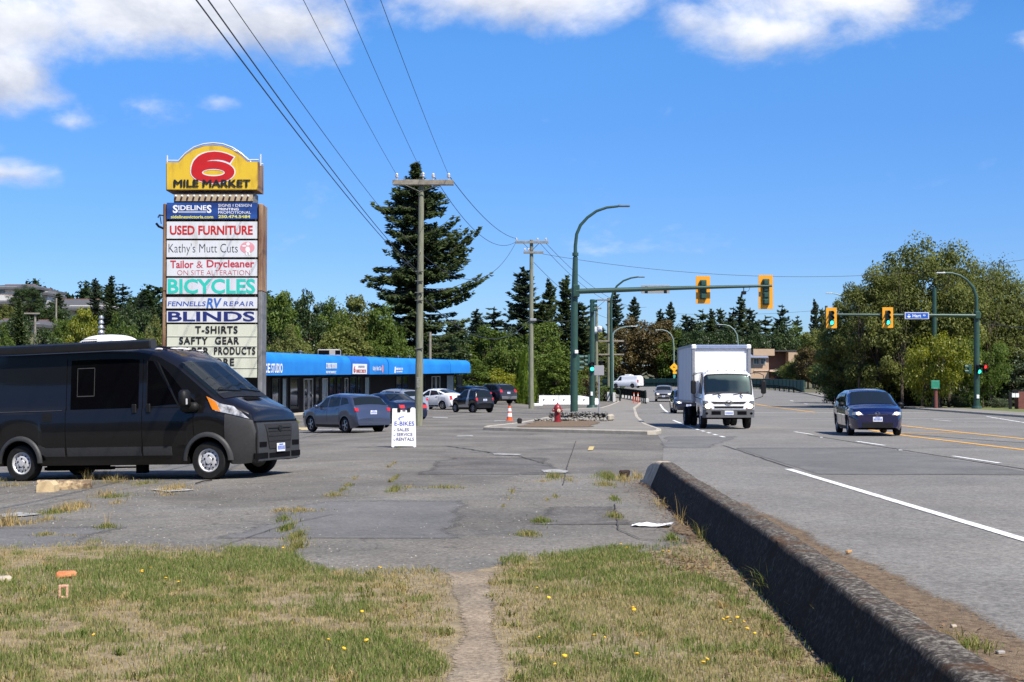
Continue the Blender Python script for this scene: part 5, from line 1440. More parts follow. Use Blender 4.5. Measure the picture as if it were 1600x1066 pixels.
    txt = dict(white=mat('letter_white', (.8, .8, .82), .5, var=.02), yellow=mat('letter_yellow', (.72, .68, .10), .5, var=.02), red=red, crim=mat('letter_crimson', (.48, .03, .06), .5, var=.03), char=mat('letter_charcoal', (.025, .03, .045), .5), teal=mat('letter_teal', (.03, .52, .42), .45, var=.03), blue=mat('letter_blue', (.03, .08, .36), .5, var=.03), navy=mat('letter_navy', (.012, .022, .14), .5), pink=mat('letter_pink', (.70, .30, .34), .5, var=.05))
    p = P_['sideline']
    word('S', 270, 320.5, 278, 333, .024, [txt['white']], bold=.03, parent=p); word('IDELINE', 278.6, 321, 322.5, 328.6, .024, [txt['white']], bold=.02, parent=p); word('S', 323, 320.5, 330.5, 333, .024, [txt['white']], bold=.03, parent=p)
    m = MB(); rect(m, 279, 330, 322, 333, .02, .024); m.build('strapline', mat('strap_grey', (.35, .40, .52), .5), p, smooth=0)
    word('sidelinesvictoria.com', 267, 336.5, 333, 341.5, .024, [txt['yellow']], bold=.02, parent=p)
    word('SIGNS I DESIGN', 341, 319, 393, 323.2, .024, [txt['white']], bold=0., parent=p); word('PRINTING', 341, 325, 373, 329, .024, [txt['white']], bold=.02, parent=p)
    word('PROMOTIONAL', 341, 330, 392, 334.2, .024, [txt['white']], bold=0., parent=p); word('250.474.5484', 341, 336.2, 391, 341, .024, [txt['yellow']], bold=.025, parent=p)
    word('USED FURNITURE', 265.5, 352.5, 395, 367, .026, [txt['red'], mat('letter_shade', (.16, .16, .2), .6)], bold=.026, parent=P_['used'])
    p = P_['kathy']; word("Kathy's Mutt Cuts", 263.5, 380.5, 371.5, 399, .024, [txt['char']], bold=-.012, parent=p)
    m = MB(); pts = [Q(x, y, .024) for x, y in ell(386.5, 387, 11.3, 8.8, 24)]; m.add(pts, [tuple(range(24))], 0)
    for cx, cy, rx, ry in ((387, 390, 3.6, 4.6), (387.5, 381.5, 2.8, 2.6), (381.5, 384.5, 3.6, 1.3), (385, 396, 1.2, 2.8), (389.5, 396, 1.2, 2.8)):
        m.add([Q(x, y, .028) for x, y in ell(cx, cy, rx, ry, 14)], [tuple(range(14))], 1)
    m.build('emblem', [txt['pink'], txt['white']], p, smooth=0)
    p = P_['tailor']; word('Tailor', 266, 407.2, 302.5, 419.2, .024, [txt['crim']], bold=.022, parent=p); word('&', 307, 408.5, 317, 418.8, .024, [txt['crim']], bold=-.01, parent=p); word('Drycleaner', 323, 406.2, 397.5, 421.5, .024, [txt['crim']], bold=.022, parent=p)
    word('ON SITE ALTERATION', 277, 422.3, 390.5, 430, .024, [txt['crim']], bold=-.016, parent=p)
    word('BICYCLES', 262, 435.7, 399, 459, .024, [txt['teal'], txt['teal']], bold=.03, parent=P_['bike'])
    p = P_['fenn']; word('FENNELLS', 262, 471, 321.5, 478.5, .024, [txt['blue']], bold=.012, shear=.12, parent=p); word('RV', 322.5, 466, 346.5, 481.5, .026, [mat('letter_mid_blue', (.04, .14, .46), .5)], bold=.03, shear=.18, parent=p); word('REPAIR', 349, 471, 396.5, 478.3, .024, [txt['blue']], bold=.012, shear=.12, spacing=1.2, parent=p)
    word('BLINDS', 262.5, 486.8, 398, 502.5, .024, [txt['navy']], bold=.026, parent=P_['blind'])
    m = MB(); rect(m, 260.7, 507, 402, 590, -.02, .02); rb = m.build('reader_board', W['cream'], t, smooth=0)
    m = MB()
    for y in (525.5, 541, 558, 575): rect(m, 261, y, 401.5, y + .8, .02, .032)
    m.build('letter_rail', mat('rail_clear', (.42, .43, .36), .4), rb, smooth=0)
    for body, x0, x1, y0 in (('T-SHIRTS', 305, 371.5, 509.5), ('SAFTY', 280, 325, 526.5), ('GEAR', 336, 374, 526.5), ('PAPER', 279, 327, 543), ('PRODUCTS', 334.5, 399, 542.5), ('MORE', 323, 366, 560)):
        word(body, x0, y0, x1, y0 + 11.7, .034, [blk], bold=.028, spacing=1.15, parent=rb)
    # bracket of an old floodlight on the left
    m = MB(); a = Q(255, 337); m.tube([a, Q(249, 336, .1), Q(247, 340, .15)], .018, 6); m.tube([Q(255, 357), Q(248, 354, .1), Q(244, 349, .15)], .03, 6); m.tube([Q(250, 337, .1), Q(252, 350, .1)], .012, 5)
    m.build('lamp_bracket', black_m, t)
pylon_sign()

# ------------------------------------------------------------------ strip mall with the blue awning
def strip_mall():
    A0 = Vector((-14.9, 71.0)); A1 = Vector((-9.1, 105.0)); B1 = Vector((-3.6, 122.0))
    loc = Vector((A0.x, A0.y, Hf(A0.x, A0.y)))
    t = thing('strip_mall', 'low row of shops with a long rounded bright blue awning', 'building', loc)
    ZB = [(71, 2.23), (105, 2.65), (122, 2.93)]; ZT = [(71, 3.58), (105, 3.92), (122, 4.04)]
    def outn(a, b): d = (b - a).normalized(); return Vector((d.y, -d.x))
    nA, nB = outn(A0, A1), outn(A1, B1)
    awn = mat('awning_blue', (.008, .17, .56), .42, c2=(.016, .24, .66), sc_=.7, thr=(.3, .7)); awn2 = mat('awning_royal', (.010, .115, .45), .5, var=.06, sc_=1.5)
    def put(mb, name, m, par=t, smooth=40):
        mb.v = [(p[0] - loc.x, p[1] - loc.y, p[2] - loc.z) for p in mb.v]
        return mb.build(name, m, par, smooth)
    prof = [(0, 0), (0, .55), (-.03, .70), (-.12, .84), (-.27, .94), (-.48, .99), (-.8, 1.0), (-1.6, 1.0)]
    def lerp(a, b, f): return a * (1 - f) + b * f
    def awning(a, b, n, f0, f1, name, m, cap=False, proud=0.):
        mb = MB(); rows = []
        for k in range(7):
            f = f0 + (f1 - f0) * k / 6; p = lerp(a, b, f); zb = interp(p.y, ZB); zt = interp(p.y, ZT)
            rows.append([(p.x + n.x * (d + proud), p.y + n.y * (d + proud), zb + (zt - zb) * h + proud) for d, h in prof] + [(p.x - n.x * 1.6, p.y - n.y * 1.6, zb)])
        for r in rows: r.append(r[0])
        mb.grid(rows); mb.add(rows[0][:-1], [tuple(range(9))]); mb.add(rows[-1][:-1], [tuple(range(8, -1, -1))])
        return put(mb, name, m, smooth=50)
    aw1 = awning(A0, A1, nA, 0, .70, 'awning', awn); aw2 = awning(A0, A1, nA, .702, .835, 'awning', awn2, proud=.004); aw3 = awning(A0, A1, nA, .837, .985, 'awning', awn)
    aw4 = awning(A1, B1, nB, -.01, .72, 'awning', awn); aw5 = awning(A1, B1, nB, .725, 1.0, 'awning', awn, proud=.003)
    # shop fronts 1.5 m behind the awning edge
    wA0, wA1 = A0 - nA * 1.5, A1 - nA * 1.5 - Vector((0, 0)); wB1 = B1 - nB * 1.5
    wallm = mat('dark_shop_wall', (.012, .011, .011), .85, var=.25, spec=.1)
    mb = MB()
    for a, b, n in ((wA0, wA1, nA), (wA1, wB1, nB)):
        c, d = a - n * 9, b - n * 9
        ring = [(a.x, a.y), (b.x, b.y), (d.x, d.y), (c.x, c.y)]
        lo = [(x, y, interp(y, ZB) - 2.6) for x, y in ring]; hi = [(x, y, interp(y, ZB) + .75) for x, y in ring]
        mb.add(lo + hi, [(4, 5, 6, 7), (0, 1, 5, 4), (1, 2, 6, 5), (2, 3, 7, 6), (3, 0, 4, 7)])
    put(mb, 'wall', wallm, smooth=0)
    mb = MB()
    for a, b, n in ((wA0, A1 - nA * 1.5, nA), (wA1, wB1, nB)):
        pts = [a, b, b + n * 1.6, a + n * 1.6]
        lo = [(p.x, p.y, interp(p.y, ZB) - 2.6) for p in pts]; hi = [(p.x, p.y, interp(p.y, ZB) - 2.36) for p in pts]
        mb.add(lo + hi, [(4, 5, 6, 7), (0, 1, 5, 4), (1, 2, 6, 5), (2, 3, 7, 6), (3, 0, 4, 7)])
    put(mb, 'step', kerb_m, smooth=0)
    def hit(px, a, b):
        k = (px - 800) / F     # x = k*y
        d = b - a; f = (k * a.y - a.x) / (d.x - k * d.y)
        return a + d * f
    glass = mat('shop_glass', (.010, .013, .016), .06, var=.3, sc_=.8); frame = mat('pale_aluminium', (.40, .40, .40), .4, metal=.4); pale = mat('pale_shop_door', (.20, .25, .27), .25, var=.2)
    def opening(kind, x0, x1, seg, z0=.0, z1=2.12, gm=None):
        a, b, n = (wA0, wA1, nA) if seg == 'A' else (wA1, wB1, nB)
        p, q = hit(x0, a, b), hit(x1, a, b); zf = lambda y: interp(y, ZB) - 2.36
        def quad(mb, u0, u1, v0, v1, d0, d1, mi=0):
            pa, pb = lerp(p, q, u0), lerp(p, q, u1)
            pts = []
            for d in (d0, d1):
                for pp, v in ((pa, v0), (pb, v0), (pb, v1), (pa, v1)): pts.append((pp.x + n.x * d, pp.y + n.y * d, zf(pp.y) + v))
            mb.add(pts, [(4, 5, 6, 7), (0, 1, 5, 4), (1, 2, 6, 5), (2, 3, 7, 6), (3, 0, 4, 7)], mi)
        L_ = (q - p).length; e = min(.3, .07 / L_ * 1.2)
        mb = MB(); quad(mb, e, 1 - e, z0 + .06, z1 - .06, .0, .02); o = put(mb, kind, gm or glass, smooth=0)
        mb = MB(); quad(mb, 0, e, z0, z1, 0, .06); quad(mb, 1 - e, 1, z0, z1, 0, .06); quad(mb, e, 1 - e, z1 - .07, z1, 0, .055); quad(mb, e, 1 - e, z0, z0 + .1, 0, .055)
        put(mb, 'frame', frame if kind == 'door' else black_m, o, smooth=0)
        if kind == 'door':
            mb = MB(); quad(mb, .82 - e, .82, .9, 1.15, .06, .09); put(mb, 'handle', chrome, o, smooth=0)
    for k_, x0, x1, seg, gm in (('window', 424, 436, 'A', None), ('window', 440, 448, 'A', pale), ('window', 452, 466, 'A', None), ('door', 474, 481, 'A', None), ('door', 482, 488, 'A', None), ('window', 492, 499, 'A', None), ('door', 503, 511, 'A', pale), ('window', 514, 522, 'A', None),
                               ('window', 526, 533, 'A', None), ('door', 538, 543, 'A', None), ('window', 546, 556, 'A', None), ('window', 558, 563, 'A', None), ('window', 569, 577, 'A', pale), ('door', 587, 597, 'A', pale), ('window', 598, 604, 'A', None),
                               ('window', 618, 628, 'B', None), ('window', 629, 638, 'B', None), ('window', 655, 664, 'B', None), ('door', 674, 680, 'B', None), ('door', 681, 687, 'B', None), ('window', 697, 709, 'B', pale), ('window', 712, 722, 'B', None)):
        opening(k_, x0, x1, seg, .0 if k_ == 'door' else .25, 2.12 if k_ == 'door' else 2.2, gm)
    # lettering on the awning front
    wh = mat('awning_letter_white', (.78, .80, .84), .5, var=.02)
    def fascia(a_, b_, n, d): 
        def fn(px, py):
            p = hit(px, a_, b_); z = P(px, py, p.y).z
            return (p.x + n.x * d, p.y + n.y * d, z)
        return fn
    fA = fascia(A0, A1, nA, .03); fB = fascia(A1, B1, nB, .03)
    mb = MB(); mb.text('DANCE', 392, 583, 29.5, -15, bold=.03, fn=fA); mb.text('STUDIO', 423, 583, 18, -15, bold=.03, fn=fA); put(mb, 'lettering', wh, aw1, smooth=0)
    r_ = random.Random(3)
    def strokes(mb, x0, x1, y0, y1, n, fn, mi=0):
        w = (x1 - x0) / n
        for k in range(n):
            a = x0 + k * w; kind = r_.randrange(3)
            for (u0, u1, v0, v1) in (((0, .32, 0, 1), (.5, .82, 0, 1), (.3, .5, .0, .25))[:3] if kind else ((0, .3, 0, 1), (.3, .8, 0, .22), (.3, .7, .78, 1))):
                mb.add([fn(a + w * u, y0 + (y1 - y0) * v) for u, v in ((u0, v0), (u1, v0), (u1, v1), (u0, v1))], [(0, 1, 2, 3)], mi)
    mb = MB(); strokes(mb, 509, 526, 567.5, 576, 8, fA); strokes(mb, 509, 525, 580, 583.5, 9, fA); put(mb, 'lettering', wh, aw1, smooth=0)
    fA2 = fascia(A0, A1, nA, .035); fA3 = fascia(A0, A1, nA, .05)
    mb = MB(); mb.add([fA2(x, y) for x, y in ((550.3, 568.5), (572.8, 569), (572.5, 584.5), (550, 584.5))], [(0, 1, 2, 3)]); pn = put(mb, 'white_sign_panel', wh, aw2, smooth=0)
    mb = MB(); mb.text('6', 551.5, 582.5, 3.2, -11, bold=.04, fn=fA3); strokes(mb, 559, 569, 571.5, 574.5, 5, fA3, 1); strokes(mb, 556, 571, 577.5, 582.5, 7, fA3); put(mb, 'lettering', [mat('dull_red', (.45, .06, .05), .6), mat('dull_grey', (.3, .3, .33), .6)], pn, smooth=0)
    mb = MB(); mb.text("Kathy's Mutt Cuts", 582, 581, 13.5, -9, bold=.02, fn=fA); put(mb, 'lettering', wh, aw3, smooth=0)
    mb = MB(); q_ = [fA(x, y) for x, y in ell(597.2, 576.5, 1.2, 6.5, 16)]; mb.add(q_, [tuple(range(16))]); put(mb, 'emblem', mat('emblem_pink', (.7, .25, .25), .5), aw3, smooth=0)
    mb = MB(); mb.add([fB(x, y) for x, y in ((616.3, 573.5), (618, 573), (617.5, 583), (615.7, 583))], [(0, 1, 2, 3)]); strokes(mb, 618.6, 629, 575, 578.6, 7, fB); strokes(mb, 618.6, 628.5, 580.2, 582, 8, fB); put(mb, 'lettering', wh, aw4, smooth=0)
    # roof units and vents
    def unit(px, py0, py1, D, wpx, m, name='roof_unit'):
        a, b = P(px, py1, D), P(px, py0, D); w = wpx / F * D
        mb = MB(); mb.box((a.x, D + .6, (a.z + b.z) / 2 - .2), (w, 1.6, b.z - a.z + .4), bev=.03); o = put(mb, name, m)
        return o
    u = unit(513, 546, 557, 97, 32, mat('unit_grey', (.42, .40, .38), .6)); mb = MB(); c = P(506, 551, 96.3); mb.box((c.x, c.y, c.z), (.75, .04, .30)); mb.box((c.x + .95, c.y, c.z), (.35, .04, .30)); put(mb, 'intake', dark_in, u, smooth=0)
    for px, py, D in ((469.5, 549, 92), (622, 557, 118), (640, 557, 122)):
        mb = MB(); c = P(px, py, D); mb.tube([(c.x, c.y, c.z - .8), (c.x, c.y, c.z)], .05, 8); mb.sphere((c.x, c.y, c.z), (.12, .12, .06), 8, 5); put(mb, 'vent_pipe', metal_m)
strip_mall()

# ------------------------------------------------------------------ sandwich board, cone, hydrant
def a_board():
    g = G(631, 699.5); t = thing('sandwich_board', 'white folding board sign advertising electric bikes on the asphalt', 'sign', (g.x, g.y, g.z + .012), R(4))
    pm = mat('board_plastic', (.78, .78, .80), .45, var=.03); ink = mat('board_ink_blue', (.03, .05, .33), .5, var=.03); ink2 = mat('board_ink_grey', (.07, .07, .16), .5)
    h, w, sp = 1.06, .66, .34
    def pn(yb, yt):
        def fn(a, b, d=0.):
            k = b / h; return (a * (1 - .06 * k), yb + (yt - yb) * k + d, b * .985)
        return fn
    front = pn(-sp / 2, -.03); back = pn(sp / 2 + .18, .05)
    for fn, nm in ((front, 'front_panel'), (back, 'back_panel')):
        m = MB(); out = [(-w / 2, .02), (-w / 2 + .05, 0), (-w / 2 + .08, .035), (w / 2 - .08, .035), (w / 2 - .05, 0), (w / 2, .02), (w / 2, h), (.13, h), (.12, h - .045), (-.12, h - .045), (-.13, h), (-w / 2, h)]
        m.prism(out, -.018, .018, fn=lambda a, b, d: fn(a, b, d)); o = m.build(nm, pm, t, smooth=0)
        if nm == 'front_panel': fo = o
    m = MB()
    for x in (-.14, .14):
        p = front(x, h - .02, -.03); m.box((p[0], p[1] + .03, p[2] - .02), (.085, .10, .11), bev=.01)
    m.box((0, -.02, h - .085), (.10, .08, .05), bev=.01); m.build('hinge', black_m, t)
    wpx = w / 38.4     # photo pixels across the panel -> metres
    def X(zx): return (zx - 480) / 440 * w
    def Zz(zy): return (960 - zy) / 745 * h
    def word(s_, x0, y0, x1, y1, m_, bold):
        mb = MB(); mb.text(s_, X(x0), Zz(y1), X(x1) - X(x0), Zz(y0) - Zz(y1), bold=bold, fn=lambda a, b: front(a, b, -.023)); mb.build('lettering', m_, fo, smooth=0)
    word('E-BIKES', 305, 462, 675, 545, ink, .014); word('SALES', 357, 590, 575, 652, ink2, .02); word('SERVICE', 350, 680, 640, 745, ink2, .02); word('RENTALS', 345, 770, 665, 835, ink2, .02)
    mb = MB()
    for y in (615, 712, 802):
        pts = [(285, y), (300, y + 5), (312, y + 18), (330, y - 5), (342, y - 12), (315, y + 34), (306, y + 34)]
        mb.add([front(X(a), Zz(b), -.023) for a, b in pts], [tuple(range(7))])
    up = ell(470, 410, 95, 46, 12, PI * .75, PI * 1.55, True); dn = ell(480, 418, 78, 36, 12, PI * .75, PI * 1.55, True)
    mb.grid([[front(X(a), Zz(b), -.023) for a, b in up], [front(X(a), Zz(b), -.023) for a, b in dn]])
    mb.build('printed_mark', mat('board_ink_light', (.16, .20, .48), .5), fo, smooth=0)
a_board()
def cone(): 
    g = G(796, 663); t = thing('traffic_cone', 'orange traffic cone with white bands and black tip by the island kerb', 'cone', (g.x, g.y + .4, Hf(g.x, g.y + .4) + .15))
    og = mat('cone_orange', (.80, .10, .02), .5, var=.05); wt = mat('cone_white', (.78, .78, .78), .45, var=.04)
    m = MB(); m.lathe([(.17, 0), (.17, .03), (.13, .04), (.055, .64), (.05, .68)], 20, 0); b = m.build('body', og, t)
    for z0, z1 in ((.18, .34), (.42, .56)):
        r = lambda z: .135 - (z - .04) * .125 + .004
        m = MB(); m.lathe([(r(z0), z0), (r(z1), z1)], 20); m.build('reflective_band', wt, b)
    m = MB(); m.lathe([(.052, .67), (.05, .74), (.03, .76), (0, .76)], 14); m.build('tip', black_m, t)
cone()
def hydrant():
    g = G(871, 665); t = thing('fire_hydrant', 'dark red fire hydrant standing on the gravel of the kerb island', 'hydrant', (g.x, g.y, Hf(g.x, g.y) + .15), R(15))
    rd = mat('hydrant_red', (.22, .014, .018), .42, var=.25, sc_=8); k = 1.
    m = MB(); m.lathe([(.17, 0), (.17, .03), (.135, .05), (.13, .46), (.165, .47), (.165, .52), (.15, .53)], 20); m.build('barrel', rd, t)
    m = MB(); m.lathe([(.165, .53), (.17, .56), (.155, .64), (.11, .72), (.06, .76), (.05, .78)], 20); m.lathe([(.032, .78), (.032, .84), (.0, .845)], 5); m.build('bonnet', rd, t)
    for a, r, l, mt in ((R(-90), .075, .23, mat('pale_cap', (.62, .50, .38), .5)), (0, .06, .22, rd), (R(180), .06, .22, rd)):
        m = MB(); Mx = Matrix.Translation((0, 0, .50)) @ Matrix.Rotation(a, 4, 'Z') @ Matrix.Rotation(R(90), 4, 'Y'); m.lathe([(r * .85, .05), (r * .85, l - .06), (r, l - .06), (r, l), (0, l)], 14, 0, Mx); m.lathe([(.022, l), (.022, l + .03), (0, l + .03)], 5, 0, Mx); m.build('outlet_cap', mt, t)
hydrant()
# stone edged planter on the island
def stone_planter():
    c = Vector((3.05, 66.5, Hf(3, 66) + .14)); t = thing('stone_planter', 'low planter of grey stones set behind the fire hydrant', 'planter', c)
    g = np.random.default_rng(2); m = MB()
    m.box((0, 0, .10), (2.5, 6.0, .26), bev=.1); m.build('bed', dirt_m, t)
    def stones(name, mt, pts, k0, k1):
        m = MB()
        for x, y, z in pts:
            r = g.uniform(k0, k1); m.sphere((x, y, z), (r * g.uniform(.8, 1.3), r * g.uniform(.8, 1.3), r * g.uniform(.6, 1.)), 6, 4)
        return tag(m.build(name, mt, t, smooth=0), kind='stuff')
    stones('stones', mat('dark_rock', (.03, .03, .03), .9, c2=(.30, .29, .27), sc_=5, thr=(.4, .62)), [(g.uniform(-1.25, 1.25), -2.95 + g.uniform(-.1, .3), g.uniform(.05, .36)) for _ in range(420)] + [(g.uniform(-1.2, 1.2), g.uniform(-2.8, 2.8), .28) for _ in range(200)], .03, .075)
    stones('pale_stones', mat('pale_rock', (.24, .225, .20), .9, var=.35, sc_=9), [(g.uniform(-2.0, 1.2), -3.3 + g.uniform(-.35, .2), g.uniform(.0, .10)) for _ in range(200)], .04, .08)
    m = MB(); m.box((1.42, -2.6, .14), (.2, 1.1, .30), bev=.07, rot=Matrix.Rotation(R(-12), 3, 'Z')); m.box((1.38, -1.0, .13), (.2, 1.6, .28), bev=.07); m.build('edging', kerb_m, t)
stone_planter()
# ------------------------------------------------------------------ debris in the foreground
def debris():
    def stone(name, label, px, py, size, mt, rz=0, cat='debris', lift=.0):
        g = G(px, py); b = MB(); b.box((0, 0, size[2] / 2), size, bev=min(size) * .22)
        b.v = [(x + mnoise.noise(Vector((x * 14, y * 14, z * 14 + px))) * min(size) * .25, y + mnoise.noise(Vector((y * 14, x * 14, z * 9))) * min(size) * .25, max(0, z + mnoise.noise(Vector((x * 9, z * 9, y * 9))) * size[2] * .2)) for x, y, z in b.v]
        o = b.build(name, mt); o.location = (g.x, g.y, g.z + lift); o.rotation_euler = (0, 0, rz); return tag(o, label, cat)
    brick = mat('brick_orange', (.50, .14, .05), .9, c2=(.62, .26, .12), sc_=12, bump=.5, bsc=60)
    stone('brick_shard', 'flat broken orange brick lying in the green grass at the left', 103, 910, (.16, .09, .05), brick, .3, lift=.04)
    g = G(99, 945); t = thing('hollow_brick', 'small pinkish brick with a hole through it lying on the dry grass', 'brick', (g.x, g.y, .045), R(14))
    m = MB(); pk = mat('pink_brick', (.52, .28, .18), .9, c2=(.62, .40, .27), sc_=14, bump=.4, bsc=70)
    for c, s_ in (((-.026, 0, .05), (.018, .05, .10)), ((.026, 0, .05), (.018, .05, .10)), ((0, 0, .008), (.034, .05, .018)), ((0, 0, .092), (.034, .05, .018))): m.box(c, s_, bev=.003)
    m.build('body', pk, t)
    m = MB(); g = G(85, 766)
    # parking block: pale yellow worn concrete
    t = thing('parking_block', 'worn pale yellow concrete parking block among dry weeds beside the van', 'kerb block', (g.x, g.y, g.z), R(6))
    yb = mat('worn_yellow_concrete', (.16, .11, .065), .9, c2=(.50, .37, .21), sc_=7, thr=(.45, .6), bump=.5, bsc=50); yl = mat('pale_yellow_concrete', (.50, .35, .18), .85, c2=(.62, .48, .28), sc_=6, bump=.3, bsc=50)
    L_ = 1.22
    m.prism([(-.13, 0), (-.12, .12), (-.07, .17), (.07, .17), (.12, .12), (.13, 0)], -L_ / 2 + .34, L_ / 2, fn=lambda a, b, d: (d, a + mnoise.noise(Vector((d * 9, a * 9, b * 9))) * .02, b * (1 + .12 * mnoise.noise(Vector((d * 5, a, 2)))))); 
    m.build('block', yb, t, smooth=0)
    m = MB(); m.prism([(-.15, 0), (-.15, .13), (-.09, .185), (.07, .19), (.13, .12), (.14, 0)], -L_ / 2 - .05, -L_ / 2 + .35); m.build('end_piece', yl, t, smooth=0)
    stone('stone_chip', 'pale broken stone at the left edge of the lawn', 6, 916, (.12, .10, .05), mat('pale_stone', (.45, .38, .30), .9, var=.2, sc_=12), .4, lift=.03)
    stone('rust_lump', 'dark rusty lump lying in the weeds at the end of the barrier', 976, 747, (.20, .10, .13), mat('rust_lump', (.012, .007, .006), .9, c2=(.04, .018, .012), sc_=14), .6)
    stone('wood_scrap', 'small yellowish scrap of wood on the road side of the barrier', 1326, 869, (.07, .035, .025), mat('wood_scrap', (.42, .24, .10), .8, var=.2), .8, lift=.03)
    stone('stone_chip', 'small pale stone at the road edge near the barrier', 1563, 1030, (.05, .035, .02), mat('pale_stone2', (.30, .28, .26), .9, var=.2, sc_=12), .2, lift=.03)
    stone('stone_chip', 'small white stone in the road edge dirt farther up the barrier', 1490, 988, (.04, .03, .02), mat('pale_stone', (.4, .4, .4)), .2, lift=.03)
    stone('blue_wrapper', 'tiny pale blue wrapper lying in the shade of the barrier', 1122, 853, (.07, .05, .03), mat('wrapper_blue', (.30, .38, .62), .5), .5, cat='litter', lift=.02)
    stone('brown_lump', 'small dark lump on the gravel left of the fire hydrant', 812, 667, (.18, .16, .22), mat('dark_lump', (.02, .018, .016), .8), .2, lift=.13)
    stone('white_lump', 'white block on the ground at the foot of the cypress', 840, 635, (.8, .5, .25), white_p, .2)
    g = G(1020, 824); b = MB(); rows = []
    for j in range(7):
        rows.append([((i - 5) * .045, (j - 3) * .05, .012 + .035 * abs(mnoise.noise(Vector((i * .45, j * .5, 3.)))) + .02 * (i > 8)) for i in range(11)])
    b.grid(rows); b.grid([[(x, y, z - .002) for x, y, z in r] for r in rows], flip=True)
    o = b.build('newspaper_sheet', mat('paper', (.66, .66, .72), .7, c2=(.78, .78, .80), sc_=9, thr=(.4, .5)), smooth=60); o.location = (g.x, g.y, g.z + .012); o.rotation_euler = (0, 0, -.25); tag(o, 'crumpled white sheet of paper on the asphalt beside the barrier', 'paper')
    b = MB(); g1, g2 = G(306, 758), G(331, 753); b.tube([(g1.x, g1.y, g1.z + .03), ((g1.x + g2.x) / 2, (g1.y + g2.y) / 2, g1.z + .045), (g2.x, g2.y, g2.z + .03)], .012, 6); tag(b.build('stick', mat('dark_stick', (.03, .025, .02), .8)), 'thin dark stick lying on the asphalt by the front wheel of the van', 'stick')
    # dandelions
    pts = [(235, 900), (222, 907), (219, 909), (258, 919), (280, 923), (150, 1009), (443, 868), (512, 1018), (532, 1033), (566, 972), (577, 1022), (592, 899), (598, 901), (838, 933), (855, 951), (845, 1012), (870, 1058), (880, 1048), (990, 966), (994, 970), (996, 1045), (1098, 1058), (930, 1010), (942, 1012), (1035, 872), (1043, 873), (1100, 1050), (1127, 984), (1140, 986), (1143, 990), (1155, 985), (1160, 987), (1165, 1002), (1180, 1005), (972, 862), (980, 868)]
    yl = mat('dandelion_yellow', (.80, .48, .02), .6, var=.1); st = mat('dandelion_stem', (.16, .2, .05), .7)
    proto = None; r_ = random.Random(6)
    for px, py in pts:
        g = G(px, py)
        if proto is None:
            t = thing('dandelion', 'small yellow dandelion flower in the lawn', 'flower', (0, 0, 0), 0, 'dandelions scattered over the lawn')
            m = MB(); m.lathe([(.004, .055), (.019, .064), (.017, .070), (.008, .073), (0, .072)], 9); m.build('flower_head', yl, t)
            m = MB(); m.tube([(0, 0, 0), (.004, 0, .03), (0, 0, .058)], .0022, 5); m.build('stem', st, t); proto = t; o = t
        else: o = dup(proto)
        o.location = (g.x, g.y, .034); o.rotation_euler = (r_.uniform(.1, .5), r_.uniform(-.3, .3), r_.uniform(0, 6)); k = r_.uniform(.5, .85); o.scale = (k, k, k)
debris()
# ------------------------------------------------------------------ poles, wires, signals, lamps, signs
def wtube(mb, pts, r, n=8, mi=0): mb.tube(pts, r, n, mi)
def local(mb, loc): mb.v = [(p[0] - loc[0], p[1] - loc[1], p[2] - loc[2]) for p in mb.v]; return mb
def insulator(mb, p, mi=0, k=1.): 
    Mx = Matrix.Translation(p); mb.lathe([(.02 * k, 0), (.02 * k, .08 * k), (.06 * k, .09 * k), (.07 * k, .13 * k), (.045 * k, .15 * k), (.065 * k, .19 * k), (.04 * k, .24 * k), (0, .25 * k)], 10, mi, Mx)
ins_m = mat('porcelain', (.62, .56, .52), .25, var=.15, coat=.6)
def utility_pole_near():
    D = 60.7; a = P(654, 665, D); z0 = Hf(a.x, D); top = P(658.5, 279, D); loc = Vector((a.x, D, z0))
    t = thing('utility_pole', 'thick greenish wooden utility pole with one crossarm, in front of the tall fir', 'utility pole', loc)
    m = MB(); m.tube([(a.x, D, z0 - .2), (a.x + .02, D, z0 + 2), ((a.x + top.x) / 2, D, (z0 + top.z) / 2), (top.x, D, top.z)], [.185, .17, .145, .115], 14); local(m, loc).build('pole', wood_pole, t)
    c0, c1 = P(613.5, 284, D - .2), P(708.5, 286, D - .2); m = MB(); m.box(((c0.x + c1.x) / 2, D - .2, (c0.z + c1.z) / 2), (c1.x - c0.x, .13, .22), bev=.01); m.box(((c0.x + c1.x) / 2, D + .2, (c0.z + c1.z) / 2), (c1.x - c0.x, .10, .16), bev=.01); local(m, loc).build('crossarm', arm_wood, t)
    m = MB(); q = P(657, 301, D)
    for x in (632, 687): e = P(x, 289, D - .28); m.tube([(q.x, D - .22, q.z), (e.x, D - .28, e.z)], .022, 6)
    for y in (425, 440, 458, 470, 545): c = P(655, y, D); m.tube([(c.x - .17, D - .18, c.z), (c.x + .17, D - .18, c.z)], .03, 6)
    local(m, loc).build('bracket', mat('dark_steel', (.06, .06, .06), .6), t)
    pts = []
    for x, dz in ((620, 0), (661, .1), (677, 0), (701, 0)):
        m = MB(); p = P(x, 281, D - .2); p.z += dz * .3; insulator(m, p, 0, 1.15); local(m, loc).build('insulator', ins_m, t); pts.append(p + Vector((0, 0, .2)))
    m = MB(); c = P(653.5, 598, D - .2); m.box((c.x, D - .17, c.z), (.16, .02, .45), bev=.02); local(m, loc).build('pole_plate', mat('stain_grey', (.3, .3, .26), .8, c2=(.1, .1, .08), sc_=20), t)
    return pts
near_ins = utility_pole_near()
